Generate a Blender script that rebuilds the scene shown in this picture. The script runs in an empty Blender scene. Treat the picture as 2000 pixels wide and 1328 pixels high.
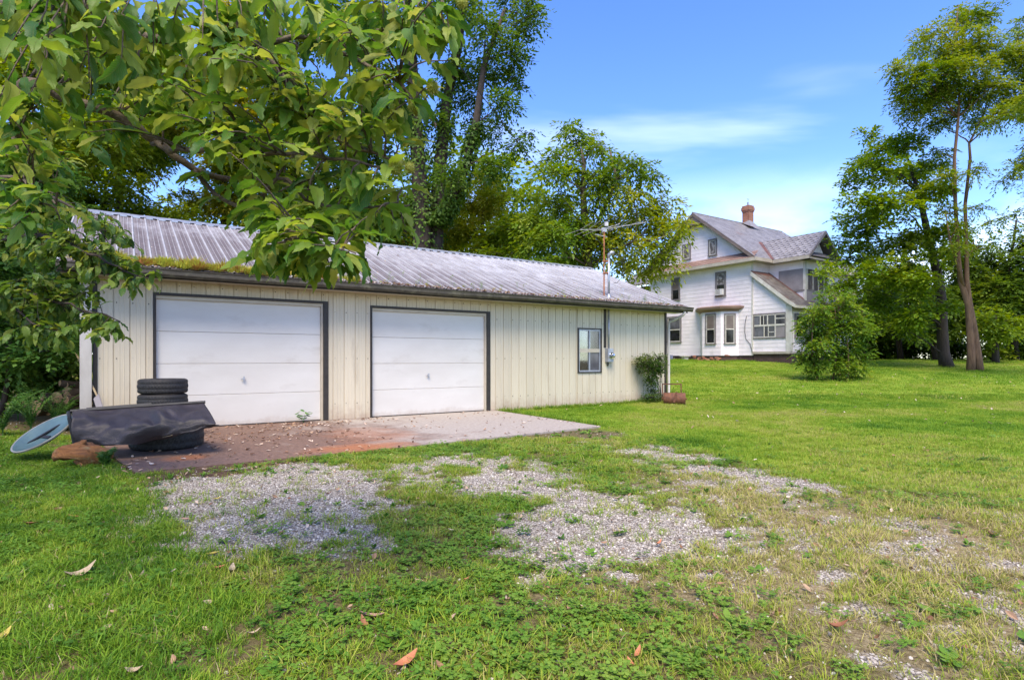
import bpy, math, random
import numpy as np
from mathutils import Vector, Matrix, noise as mnoise

R = math.radians
rng = np.random.default_rng(7)
random.seed(11)
SC = bpy.context.scene
COL = SC.collection

# ------------------------------------------------------------------ camera
EYE = 1.15
F = 1130.0                     # focal length in photo pixels (2000 wide)
HY = 700.0                     # horizon row in the photo
cam_d = bpy.data.cameras.new('camera')
cam_d.sensor_width = 36.0
cam_d.lens = F / 2000.0 * 36.0
cam_d.shift_y = (HY - 664.0) / 2000.0
cam_d.clip_start = 0.05
cam_d.clip_end = 3000.0
cam = bpy.data.objects.new('camera', cam_d)
cam.location = (0, 0, EYE)
cam.rotation_euler = (R(90), 0, 0)
COL.objects.link(cam)
SC.camera = cam
try:
    SC.view_settings.view_transform = 'Standard'
    SC.view_settings.look = 'None'
except Exception:
    pass
SC.view_settings.gamma = 1.0
SC.view_settings.use_curve_mapping = False
SC.view_settings.exposure = 2.13
SC.render.engine = 'CYCLES'
SC.cycles.max_bounces = 8
SC.cycles.diffuse_bounces = 4
SC.cycles.transparent_max_bounces = 12
SC.cycles.transmission_bounces = 6
SC.cycles.sample_clamp_indirect = 6.0

# ------------------------------------------------------------------ node helper
def N(nt, typ, ins=None, **props):
    n = nt.nodes.new(typ)
    for k, val in props.items():
        setattr(n, k, val)
    if ins:
        for k, val in ins.items():
            s = n.inputs[k]
            if isinstance(val, bpy.types.NodeSocket):
                nt.links.new(val, s)
            elif isinstance(val, bpy.types.Node):
                nt.links.new(val.outputs[0], s)
            else:
                if isinstance(val, (tuple, list)) and s.type == 'RGBA' and len(val) == 3:
                    val = (*val, 1.0)
                s.default_value = val
    return n

def ramp(nt, fac, stops, interp='LINEAR'):
    n = nt.nodes.new('ShaderNodeValToRGB')
    cr = n.color_ramp
    cr.interpolation = interp
    while len(cr.elements) > 1:
        cr.elements.remove(cr.elements[-1])
    for i, (p, c) in enumerate(stops):
        e = cr.elements[0] if i == 0 else cr.elements.new(p)
        e.position = p
        if not isinstance(c, (tuple, list)):
            c = (c, c, c)
        e.color = (*c, 1.0)
    if fac is not None:
        nt.links.new(fac, n.inputs[0])
    return n.outputs[0]

def mixc(nt, fac, a, b, blend='MIX'):
    n = nt.nodes.new('ShaderNodeMix')
    n.data_type = 'RGBA'
    n.blend_type = blend
    for idx, val in ((0, fac), (6, a), (7, b)):
        s = n.inputs[idx]
        if isinstance(val, bpy.types.NodeSocket):
            nt.links.new(val, s)
        else:
            if isinstance(val, (tuple, list)) and len(val) == 3:
                val = (*val, 1.0)
            s.default_value = val
    return n.outputs[2]

def math_(nt, op, a, b=0.0, clamp=False):
    n = nt.nodes.new('ShaderNodeMath')
    n.operation = op
    n.use_clamp = clamp
    for i, val in enumerate((a, b)):
        if isinstance(val, bpy.types.NodeSocket):
            nt.links.new(val, n.inputs[i])
        else:
            n.inputs[i].default_value = val
    return n.outputs[0]

# ------------------------------------------------------------------ sky and sun
SUN_EL, SUN_AZ = 57.0, 184.0          # azimuth clockwise from +Y: behind the camera, a little to its left
w = bpy.data.worlds.new('World')
SC.world = w
w.use_nodes = True
nt = w.node_tree
nt.nodes.clear()
sky = N(nt, 'ShaderNodeTexSky', sky_type='NISHITA', sun_disc=False)
sky.sun_elevation = R(SUN_EL)
sky.sun_rotation = R(SUN_AZ)
sky.altitude = 300.0
sky.air_density = 1.0
sky.dust_density = 0.6
sky.ozone_density = 3.0
tc = N(nt, 'ShaderNodeTexCoord')
sep = N(nt, 'ShaderNodeSeparateXYZ', {0: tc.outputs['Generated']})
zz = math_(nt, 'ADD', math_(nt, 'MAXIMUM', sep.outputs['Z'], 0.0), 0.12)
cx = math_(nt, 'DIVIDE', sep.outputs['X'], zz)
cy = math_(nt, 'DIVIDE', sep.outputs['Y'], zz)
cv = N(nt, 'ShaderNodeCombineXYZ', {0: cx, 1: math_(nt, 'MULTIPLY', cy, 1.0), 2: 0.0})
mp = N(nt, 'ShaderNodeMapping', {0: cv.outputs[0], 'Location': (1.1, 3.4, 0), 'Rotation': (0, 0, R(6)), 'Scale': (0.62, 1.7, 1)})
n1 = N(nt, 'ShaderNodeTexNoise', {'Vector': mp.outputs[0], 'Scale': 0.85, 'Detail': 5.0, 'Roughness': 0.5, 'Distortion': 0.35})
cl1 = ramp(nt, n1.outputs[0], [(0.52, 0.0), (0.70, 0.6), (0.9, 0.9)], 'EASE')
mp2 = N(nt, 'ShaderNodeMapping', {0: tc.outputs['Generated'], 'Location': (0.35, 0.2, 0.0), 'Scale': (3.2, 3.2, 7.0)})
n2 = N(nt, 'ShaderNodeTexNoise', {'Vector': mp2.outputs[0], 'Scale': 1.0, 'Detail': 6.0, 'Roughness': 0.5})
low = ramp(nt, sep.outputs['Z'], [(0.06, 1.0), (0.30, 0.0)])
cl2 = math_(nt, 'MULTIPLY', ramp(nt, n2.outputs[0], [(0.48, 0.0), (0.62, 1.0)]), low)
cloud = math_(nt, 'MAXIMUM', math_(nt, 'MULTIPLY', cl1, 0.32), math_(nt, 'MULTIPLY', cl2, 0.75), True)
hsv = N(nt, 'ShaderNodeHueSaturation', {'Saturation': 1.24, 'Hue': 0.516, 'Color': sky.outputs[0]})
skyc = mixc(nt, cloud, hsv.outputs[0], (6.2, 6.6, 7.2))
bg = N(nt, 'ShaderNodeBackground', {'Color': skyc, 'Strength': 0.088})
out = N(nt, 'ShaderNodeOutputWorld', {0: bg.outputs[0]})

sd = bpy.data.lights.new('sun', 'SUN')
sd.energy = 1.5
sd.angle = R(32)
sd.color = (1.0, 0.88, 0.70)
sun = bpy.data.objects.new('sun', sd)
_az, _el = R(SUN_AZ), R(SUN_EL)
_dir = Vector((math.sin(_az) * math.cos(_el), math.cos(_az) * math.cos(_el), math.sin(_el)))
sun.rotation_euler = _dir.to_track_quat('Z', 'Y').to_euler()
sun.location = _dir * 60
COL.objects.link(sun)

# ------------------------------------------------------------------ geometry helpers
_th = math.atan2(2685 - 1000, F)
U = Vector((math.sin(_th), math.cos(_th), 0))         # along the garage front, to the right and away
V = Vector((-U.y, U.x, 0))                            # into the garage, to the left and away
ROTZ = math.atan2(U.y, U.x)
P0 = Vector((-2.0721, 11.7072, 0))                    # origin of the garage front
HC = Vector((14.14, 34.0, 1.05))                      # near corner of the farmhouse

def pt(px, py, Z):
    """photo pixel at forward distance Z -> world"""
    return Vector(((px - 1000.0) / F * Z, Z, EYE - (py - HY) / F * Z))

def gpt(px, py, z=0.0):
    Z = F * (EYE - z) / (py - HY)
    return Vector(((px - 1000.0) / F * Z, Z, z))

class MB:
    def __init__(s):
        s.v = []; s.f = []; s.uv = None
    def add(s, vs, fs):
        o = len(s.v)
        s.v.extend([tuple(p) for p in vs])
        s.f.extend([tuple(i + o for i in f) for f in fs])
        return s
    def box(s, x0, x1, y0, y1, z0, z1, M=None):
        vs = [Vector((x, y, z)) for z in (z0, z1) for y in (y0, y1) for x in (x0, x1)]
        if M is not None:
            vs = [M @ p for p in vs]
        return s.add(vs, [(0, 2, 3, 1), (4, 5, 7, 6), (0, 1, 5, 4), (2, 6, 7, 3), (0, 4, 6, 2), (1, 3, 7, 5)])
    def extrude(s, poly, vec):
        n = len(poly); vec = Vector(vec)
        vs = [Vector(p) for p in poly] + [Vector(p) + vec for p in poly]
        fs = [tuple(range(n))[::-1], tuple(range(n, 2 * n))]
        fs += [(i, (i + 1) % n, (i + 1) % n + n, i + n) for i in range(n)]
        return s.add(vs, fs)
    def quad(s, a, b, c, d):
        return s.add([a, b, c, d], [(0, 1, 2, 3)])
    def tube(s, path, rad, n=8, cap=True):
        path = [Vector(p) for p in path]
        if not isinstance(rad, (list, tuple)):
            rad = [rad] * len(path)
        vs = []; fs = []
        ref = None
        for i, p in enumerate(path):
            t = (path[min(i + 1, len(path) - 1)] - path[max(i - 1, 0)])
            if t.length < 1e-9: t = Vector((0, 0, 1))
            t.normalize()
            if ref is None:
                ref = Vector((1, 0, 0)) if abs(t.x) < 0.8 else Vector((0, 1, 0))
            a = (ref - t * ref.dot(t))
            if a.length < 1e-6:
                a = t.orthogonal()
            a.normalize(); b = t.cross(a); ref = a
            for k in range(n):
                an = 2 * math.pi * k / n
                vs.append(p + (a * math.cos(an) + b * math.sin(an)) * rad[i])
        for i in range(len(path) - 1):
            for k in range(n):
                k2 = (k + 1) % n
                fs.append((i * n + k, i * n + k2, (i + 1) * n + k2, (i + 1) * n + k))
        if cap:
            fs.append(tuple(range(n))[::-1]); fs.append(tuple(range((len(path) - 1) * n, len(path) * n)))
        return s.add(vs, fs)
    def lathe(s, prof, n=48, M=None, mod=None):
        vs = []; fs = []; m = len(prof)
        for k in range(n):
            an = 2 * math.pi * k / n
            for j, (r, z) in enumerate(prof):
                rr = r if mod is None else mod(r, z, j, k)
                p = Vector((rr * math.cos(an), rr * math.sin(an), z))
                vs.append(M @ p if M is not None else p)
        for k in range(n):
            k2 = (k + 1) % n
            for j in range(m - 1):
                fs.append((k * m + j, k2 * m + j, k2 * m + j + 1, k * m + j + 1))
        return s.add(vs, fs)
    def build(s, name, mat, parent=None, smooth=False, label=None, kind=None):
        me = bpy.data.meshes.new(name)
        me.from_pydata(s.v, [], s.f)
        if smooth:
            me.polygons.foreach_set('use_smooth', [True] * len(me.polygons))
        me.update()
        return link(name, me, mat, parent, label, kind)

def link(name, me, mat=None, parent=None, label=None, kind=None):
    if mat is not None and len(me.materials) == 0:
        me.materials.append(mat)
    o = bpy.data.objects.new(name, me)
    COL.objects.link(o)
    if parent is not None:
        o.parent = parent
    if label: o['label'] = label
    if kind: o['kind'] = kind
    return o

def np_mesh(name, verts, faces, smooth=False, uv=None):
    """verts (n,3), faces (m,k) numpy"""
    me = bpy.data.meshes.new(name)
    verts = np.asarray(verts, dtype=np.float32); faces = np.asarray(faces, dtype=np.int32)
    k = faces.shape[1]
    me.vertices.add(len(verts)); me.vertices.foreach_set('co', verts.ravel())
    me.loops.add(faces.size); me.loops.foreach_set('vertex_index', faces.ravel())
    me.polygons.add(len(faces))
    me.polygons.foreach_set('loop_start', np.arange(0, faces.size, k, dtype=np.int32))
    if smooth:
        me.polygons.foreach_set('use_smooth', np.ones(len(faces), dtype=bool))
    if uv is not None:
        l = me.uv_layers.new(name='UVMap')
        l.data.foreach_set('uv', np.asarray(uv, dtype=np.float32)[faces.ravel()].ravel())
    me.update(calc_edges=True)
    return me

def thing(name, label, cat, loc=(0, 0, 0), rotz=0.0, group=None):
    o = bpy.data.objects.new(name, None)
    o.empty_display_size = 0.2
    COL.objects.link(o)
    o.location = loc; o.rotation_euler = (0, 0, rotz)
    return tag(o, label, cat, group)

def tag(o, label, cat, group=None):
    o['label'] = label; o['category'] = cat
    if group: o['group'] = group
    return o

# ------------------------------------------------------------------ materials
def new_mat(name):
    m = bpy.data.materials.new(name)
    m.use_nodes = True
    m.node_tree.nodes.clear()
    return m, m.node_tree

def finish(nt, bsdf):
    N(nt, 'ShaderNodeOutputMaterial', {0: bsdf})

def simple(name, c1, c2=None, rough=0.6, scale=6.0, bump=0.1, bscale=None, metal=0.0, spec=0.4, stretch=(1, 1, 1), detail=6.0,
           c3=None, pos=(0.35, 0.65), island=0.0, stain=None, stain_pos=(0.6, 0.75), stain_scale=1.3, splash=None):
    m, nt = new_mat(name)
    tc = N(nt, 'ShaderNodeTexCoord')
    mp = N(nt, 'ShaderNodeMapping', {0: tc.outputs['Object'], 'Scale': stretch})
    no = N(nt, 'ShaderNodeTexNoise', {'Vector': mp.outputs[0], 'Scale': scale, 'Detail': detail, 'Roughness': 0.62})
    c2 = c2 or tuple(x * 0.8 for x in c1)
    st = [(pos[0], c2), (pos[1], c1)]
    if c3: st = [(pos[0] - 0.12, c3)] + st
    col = ramp(nt, no.outputs[0], st)
    if stain:
        ns = N(nt, 'ShaderNodeTexNoise', {'Vector': mp.outputs[0], 'Scale': stain_scale, 'Detail': 8.0, 'Roughness': 0.65})
        col = mixc(nt, ramp(nt, ns.outputs[0], [(stain_pos[0], 0.0), (stain_pos[1], 1.0)]), col, stain)
    if splash:
        sz = N(nt, 'ShaderNodeSeparateXYZ', {0: tc.outputs['Object']})
        nz = N(nt, 'ShaderNodeTexNoise', {'Vector': tc.outputs['Object'], 'Scale': 5.0, 'Detail': 7.0, 'Roughness': 0.7})
        hz_ = math_(nt, 'ADD', math_(nt, 'MULTIPLY', sz.outputs[2], -1.0 / splash[1]), math_(nt, 'MULTIPLY', nz.outputs[0], 1.3))
        col = mixc(nt, ramp(nt, hz_, [(0.15, 0.0), (0.75, 0.6)]), col, splash[0])
    if island:
        ge = N(nt, 'ShaderNodeNewGeometry')
        oi = N(nt, 'ShaderNodeObjectInfo')
        rnd = math_(nt, 'FRACT', math_(nt, 'ADD', ge.outputs['Random Per Island'], oi.outputs['Random']))
        mr = N(nt, 'ShaderNodeMapRange', {0: rnd, 3: 1.0 - island, 4: 1.0 + island * 0.6})
        hs = N(nt, 'ShaderNodeHueSaturation', {'Value': mr.outputs[0], 'Color': col})
        col = hs.outputs[0]
    b = N(nt, 'ShaderNodeBsdfPrincipled', {'Base Color': col, 'Roughness': rough, 'Metallic': metal, 'Specular IOR Level': spec})
    if bump:
        nb = N(nt, 'ShaderNodeTexNoise', {'Vector': mp.outputs[0], 'Scale': bscale or scale * 4, 'Detail': 5.0})
        bp = N(nt, 'ShaderNodeBump', {'Strength': bump, 'Distance': 0.02, 'Height': nb.outputs[0]})
        nt.links.new(bp.outputs[0], b.inputs['Normal'])
    finish(nt, b.outputs[0])
    return m

def leaf_mat(name, cols, trans=0.42, rough=0.5, spec=0.25, vein=False, patch=None, sat=1.0):
    """cols: list of greens, picked at random per leaf; patch adds slow variation through the crown"""
    m, nt = new_mat(name)
    ge = N(nt, 'ShaderNodeNewGeometry')
    oi = N(nt, 'ShaderNodeObjectInfo')
    rnd = math_(nt, 'FRACT', math_(nt, 'ADD', ge.outputs['Random Per Island'], oi.outputs['Random']))
    if patch:
        tc = N(nt, 'ShaderNodeTexCoord')
        no = N(nt, 'ShaderNodeTexNoise', {'Vector': tc.outputs['Object'], 'Scale': patch, 'Detail': 2.0})
        rnd = math_(nt, 'ADD', math_(nt, 'MULTIPLY', rnd, 0.55), math_(nt, 'MULTIPLY', math_(nt, 'SUBTRACT', no.outputs[0], 0.28), 1.05), True)
    cols = [(c[0] * 1.6, c[1] * 1.42, c[2] * 1.25) for c in cols]
    k = len(cols)
    col = ramp(nt, rnd, [(i / (k - 1) if k > 1 else 0, c) for i, c in enumerate(cols)])
    nrm = None
    if vein:
        uvn = N(nt, 'ShaderNodeUVMap')
        sp = N(nt, 'ShaderNodeSeparateXYZ', {0: uvn.outputs[0]})
        av = math_(nt, 'ABSOLUTE', math_(nt, 'SUBTRACT', sp.outputs['Y'], 0.5))
        ph = math_(nt, 'SUBTRACT', math_(nt, 'MULTIPLY', sp.outputs['X'], 15.0), math_(nt, 'MULTIPLY', av, 7.0))
        fr = math_(nt, 'ABSOLUTE', math_(nt, 'SUBTRACT', math_(nt, 'FRACT', ph), 0.5))
        vn = ramp(nt, fr, [(0.0, 1.0), (0.16, 0.0)])
        mid = ramp(nt, av, [(0.0, 1.0), (0.035, 0.0)])
        vm = math_(nt, 'MAXIMUM', math_(nt, 'MULTIPLY', vn, 0.55), mid, True)
        tc2 = N(nt, 'ShaderNodeTexCoord')
        nn = N(nt, 'ShaderNodeTexNoise', {'Vector': tc2.outputs['Object'], 'Scale': 22.0, 'Detail': 4.0})
        col = mixc(nt, ramp(nt, nn.outputs[0], [(0.6, 0.0), (0.78, 0.75)]), col, (0.20, 0.19, 0.035))
        tipm = math_(nt, 'MULTIPLY', ramp(nt, math_(nt, 'ADD', av, math_(nt, 'MULTIPLY', nn.outputs[0], 0.25)), [(0.52, 0.0), (0.66, 1.0)]), ramp(nt, rnd, [(0.4, 0.0), (0.8, 1.0)]))
        col = mixc(nt, tipm, col, (0.17, 0.095, 0.03))
        col = mixc(nt, math_(nt, 'MULTIPLY', vm, 0.5), col, (0.22, 0.27, 0.06))
        bp = N(nt, 'ShaderNodeBump', {'Strength': 0.6, 'Distance': 0.004, 'Height': math_(nt, 'SUBTRACT', 1.0, vm)})
        nrm = bp.outputs[0]
    b = N(nt, 'ShaderNodeBsdfPrincipled', {'Base Color': col, 'Roughness': rough, 'Specular IOR Level': spec})
    tcol = N(nt, 'ShaderNodeHueSaturation', {'Saturation': 1.1, 'Value': 1.5, 'Hue': 0.485, 'Color': col})
    t = N(nt, 'ShaderNodeBsdfTranslucent', {'Color': tcol.outputs[0]})
    if nrm:
        nt.links.new(nrm, b.inputs['Normal'])
    mx = N(nt, 'ShaderNodeMixShader', {0: trans, 1: b.outputs[0], 2: t.outputs[0]})
    finish(nt, mx.outputs[0])
    return m

def glass_mat(name, tint=(0.75, 0.8, 0.82), dark=False):
    m, nt = new_mat(name)
    if dark:
        tc = N(nt, 'ShaderNodeTexCoord')
        no = N(nt, 'ShaderNodeTexNoise', {'Vector': tc.outputs['Object'], 'Scale': 2.2, 'Detail': 3.0})
        col = ramp(nt, no.outputs[0], [(0.4, tuple(c * 0.45 for c in tint)), (0.65, tint)])
        b = N(nt, 'ShaderNodeBsdfPrincipled', {'Base Color': col, 'Roughness': 0.07, 'Specular IOR Level': 0.5})
        finish(nt, b.outputs[0])
    else:
        fr = N(nt, 'ShaderNodeFresnel', {'IOR': 1.5})
        fac = math_(nt, 'ADD', math_(nt, 'MULTIPLY', fr.outputs[0], 1.6), 0.03, True)
        tr = N(nt, 'ShaderNodeBsdfTransparent', {'Color': tint})
        gl = N(nt, 'ShaderNodeBsdfGlossy', {'Color': (1, 1, 1), 'Roughness': 0.03})
        mx = N(nt, 'ShaderNodeMixShader', {0: fac, 1: tr.outputs[0], 2: gl.outputs[0]})
        finish(nt, mx.outputs[0])
    return m

M = {}
M['cream'] = simple('cream_metal_siding', (0.565, 0.495, 0.365), (0.505, 0.44, 0.32), rough=0.45, scale=2.2, bump=0.04, bscale=40, stretch=(1, 1, 0.25), island=0.05,
                    stain=(0.30, 0.235, 0.17), stain_pos=(0.60, 0.86), stain_scale=2.4, splash=((0.31, 0.20, 0.14), 0.55))
M['cream_trim'] = simple('cream_trim', (0.50, 0.44, 0.34), (0.42, 0.36, 0.265), rough=0.5, scale=4, bump=0.05)
M['brown'] = simple('dark_brown_trim', (0.035, 0.028, 0.022), (0.022, 0.017, 0.014), rough=0.5, scale=9, bump=0.08)
M['door'] = simple('white_garage_door', (0.62, 0.59, 0.535), (0.555, 0.52, 0.465), rough=0.42, scale=1.1, bump=0.03, bscale=120, stretch=(0.6, 1, 1.4), detail=8,
                   stain=(0.37, 0.32, 0.26), stain_pos=(0.56, 0.92), stain_scale=1.4, splash=((0.36, 0.27, 0.20), 0.22))
M['wood_in'] = simple('bare_stud_wood', (0.28, 0.15, 0.07), (0.18, 0.10, 0.05), scale=5, stretch=(6, 6, 1))
M['grey_metal'] = simple('galvanised_pipe', (0.42, 0.43, 0.46), (0.30, 0.31, 0.34), rough=0.38, scale=9, metal=0.5, bump=0.03)
M['white_pipe'] = simple('painted_downspout', (0.50, 0.47, 0.42), (0.36, 0.33, 0.29), rough=0.45, scale=3, bump=0.04, stretch=(1, 1, 0.3))
M['gutter'] = simple('stained_brown_gutter', (0.085, 0.072, 0.05), (0.05, 0.042, 0.03), rough=0.6, scale=7, bump=0.2, c3=(0.022, 0.018, 0.014), stain=(0.15, 0.14, 0.085), stain_pos=(0.52, 0.7), stain_scale=5)
M['rust'] = simple('rusty_iron', (0.17, 0.065, 0.03), (0.085, 0.035, 0.022), rough=0.75, scale=14, bump=0.35, c3=(0.05, 0.028, 0.024), stain=(0.24, 0.11, 0.06), stain_pos=(0.6, 0.72), stain_scale=6)
M['rust_pole'] = simple('orange_rust_pole', (0.42, 0.16, 0.06), (0.26, 0.09, 0.04), rough=0.75, scale=10, bump=0.2)
M['rubber'] = simple('tyre_rubber', (0.022, 0.021, 0.021), (0.012, 0.011, 0.011), rough=0.62, scale=20, bump=0.15, stain=(0.06, 0.042, 0.028), stain_pos=(0.58, 0.75), stain_scale=5)
M['tarp'] = simple('faded_black_tarp', (0.048, 0.039, 0.040), (0.024, 0.020, 0.021), rough=0.5, scale=3.5, bump=0.3, bscale=55, spec=0.4, stain=(0.13, 0.078, 0.055), stain_pos=(0.66, 0.82), stain_scale=2.3)
M['black_rail'] = simple('black_rail', (0.02, 0.02, 0.024), (0.012, 0.012, 0.014), rough=0.6, scale=8, bump=0.05)
M['dish'] = simple('pale_blue_dish', (0.085, 0.14, 0.15), (0.055, 0.10, 0.11), rough=0.4, scale=3.5, bump=0.04, stain=(0.10, 0.16, 0.13), stain_pos=(0.60, 0.75), stain_scale=3)
M['dish_rim'] = simple('dish_rim', (0.27, 0.27, 0.24), (0.17, 0.15, 0.12), rough=0.4, scale=9, bump=0.05)
M['deadwood'] = simple('orange_dead_wood', (0.38, 0.16, 0.05), (0.20, 0.08, 0.03), rough=0.85, scale=7, bump=1.0, bscale=30, stretch=(1, 4, 4), c3=(0.09, 0.045, 0.025), stain=(0.36, 0.27, 0.12), stain_pos=(0.55, 0.7), stain_scale=4)
M['log_bark'] = simple('log_bark', (0.11, 0.075, 0.05), (0.055, 0.038, 0.027), rough=0.9, scale=9, bump=0.6, stretch=(1, 1, 1))
M['log_end'] = simple('log_cut_end', (0.36, 0.23, 0.12), (0.25, 0.14, 0.07), rough=0.85, scale=12, bump=0.3)
M['pale_stick'] = simple('bleached_wood', (0.34, 0.27, 0.16), (0.24, 0.18, 0.10), rough=0.8, scale=8, bump=0.2)
M['grey_board'] = simple('grey_weathered_board', (0.26, 0.235, 0.24), (0.20, 0.18, 0.185), rough=0.7, scale=2, bump=0.08)
M['white_siding'] = simple('white_house_siding', (0.775, 0.71, 0.745), (0.69, 0.63, 0.665), rough=0.55, scale=1.0, bump=0.05, bscale=14, island=0.06, stain=(0.50, 0.48, 0.48), stain_pos=(0.63, 0.85), stain_scale=1.2)
M['white_trim'] = simple('weathered_white_trim', (0.58, 0.56, 0.52), (0.44, 0.41, 0.36), rough=0.6, scale=3.5, bump=0.1)
M['fascia'] = simple('house_fascia', (0.43, 0.39, 0.33), (0.33, 0.29, 0.24), rough=0.65, scale=3, bump=0.1)
M['barge'] = simple('dark_barge_board', (0.17, 0.135, 0.12), (0.11, 0.085, 0.08), rough=0.65, scale=3, bump=0.1)
M['win_frame'] = simple('grey_window_frame', (0.20, 0.18, 0.18), (0.13, 0.115, 0.115), rough=0.6, scale=5, bump=0.05)
M['slate'] = simple('grey_roof_slate', (0.29, 0.275, 0.28), (0.22, 0.205, 0.21), rough=0.5, scale=1.6, bump=0.1, island=0.18, stain=(0.21, 0.135, 0.115), stain_pos=(0.64, 0.80), stain_scale=0.8)
M['old_slate'] = simple('worn_porch_slate', (0.20, 0.18, 0.165), (0.10, 0.085, 0.078), rough=0.7, scale=2.2, bump=0.15, island=0.25, stain=(0.16, 0.08, 0.06), stain_pos=(0.6, 0.75), stain_scale=1.2)
M['pent'] = simple('rusty_pent_roof', (0.30, 0.20, 0.165), (0.21, 0.13, 0.105), rough=0.65, scale=1.6, bump=0.1, island=0.12, stretch=(1, 0.4, 1))
M['valley'] = simple('rusty_valley_tin', (0.16, 0.075, 0.055), (0.09, 0.045, 0.04), rough=0.6, scale=3, bump=0.1)
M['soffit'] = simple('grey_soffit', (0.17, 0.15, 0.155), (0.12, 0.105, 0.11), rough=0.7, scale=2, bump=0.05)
M['blind'] = simple('window_shade', (0.17, 0.135, 0.12), (0.115, 0.09, 0.08), rough=0.35, scale=2, bump=0.02)
M['curtain'] = simple('pale_torn_shade', (0.33, 0.30, 0.285), (0.10, 0.085, 0.08), rough=0.5, scale=5.5, bump=0.05, pos=(0.45, 0.55))
M['ac_white'] = simple('ac_case', (0.62, 0.61, 0.60), (0.52, 0.51, 0.50), rough=0.5, scale=6, bump=0.02)
M['dark_in'] = simple('dark_interior', (0.02, 0.019, 0.02), (0.012, 0.012, 0.012), rough=0.9, scale=2, bump=0.0)
M['glass'] = glass_mat('window_glass')
M['dark_glass'] = glass_mat('dark_window_glass', (0.022, 0.022, 0.026), dark=True)
M['grey_glass'] = glass_mat('dusty_window_glass', (0.13, 0.13, 0.15), dark=True)
M['wire'] = simple('black_cable', (0.02, 0.02, 0.022), rough=0.5, bump=0)
M['alu'] = simple('aluminium_rod', (0.60, 0.58, 0.56), (0.45, 0.42, 0.40), rough=0.4, metal=0.6, scale=10, bump=0)
M['block_blue'] = simple('blue_grey_block', (0.16, 0.17, 0.26), rough=0.8, scale=6)
M['bark'] = simple('tree_bark', (0.115, 0.085, 0.062), (0.06, 0.043, 0.033), rough=0.9, scale=4.5, bump=0.9, bscale=14, stretch=(3, 3, 0.7), c3=(0.035, 0.026, 0.02))
M['bark_tan'] = simple('tan_tree_bark', (0.20, 0.118, 0.068), (0.10, 0.058, 0.036), rough=0.9, scale=4.0, bump=0.9, bscale=12, stretch=(3, 3, 0.6), c3=(0.07, 0.045, 0.03))
M['bark_dark'] = simple('dark_tree_bark', (0.062, 0.046, 0.036), (0.03, 0.023, 0.019), rough=0.92, scale=5, bump=0.8, stretch=(3, 3, 0.7))
M['twig'] = simple('chestnut_twig_bark', (0.15, 0.115, 0.075), (0.07, 0.05, 0.035), rough=0.85, scale=22, bump=0.5, stain=(0.17, 0.18, 0.10), stain_pos=(0.6, 0.75), stain_scale=12)

def brick_mat(name, c1, c2, mortar, scale=1.0, white=0.0):
    m, nt = new_mat(name)
    tc = N(nt, 'ShaderNodeTexCoord')
    sp = N(nt, 'ShaderNodeSeparateXYZ', {0: tc.outputs['Object']})
    cv = N(nt, 'ShaderNodeCombineXYZ', {0: math_(nt, 'ADD', sp.outputs[0], sp.outputs[1]), 1: sp.outputs[2], 2: 0.0})
    br = N(nt, 'ShaderNodeTexBrick', {'Vector': cv.outputs[0], 'Color1': c1, 'Color2': c2, 'Mortar': mortar, 'Scale': 1.0 / scale, 'Mortar Size': 0.012,
                                      'Brick Width': 0.21, 'Row Height': 0.075, 'Bias': 0.0})
    no = N(nt, 'ShaderNodeTexNoise', {'Vector': tc.outputs['Object'], 'Scale': 2.5, 'Detail': 6.0})
    col = mixc(nt, ramp(nt, no.outputs[0], [(0.45, 0.0), (0.7, 0.6)]), br.outputs[0], tuple(c * 0.45 for c in c1))
    if white:
        col = mixc(nt, ramp(nt, no.outputs[0], [(0.24, 1.0), (0.36, 0.0)]), col, (0.5, 0.46, 0.44))
    bp = N(nt, 'ShaderNodeBump', {'Strength': 0.6, 'Distance': 0.01, 'Height': br.outputs[1]})
    bp.invert = True
    b = N(nt, 'ShaderNodeBsdfPrincipled', {'Base Color': col, 'Roughness': 0.85, 'Normal': bp.outputs[0]})
    finish(nt, b.outputs[0])
    return m
M['brick'] = brick_mat('chimney_brick', (0.36, 0.13, 0.065), (0.26, 0.085, 0.05), (0.24, 0.17, 0.13))
M['found'] = brick_mat('foundation_brick', (0.075, 0.032, 0.028), (0.05, 0.024, 0.022), (0.10, 0.07, 0.06), white=1.0)

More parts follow.
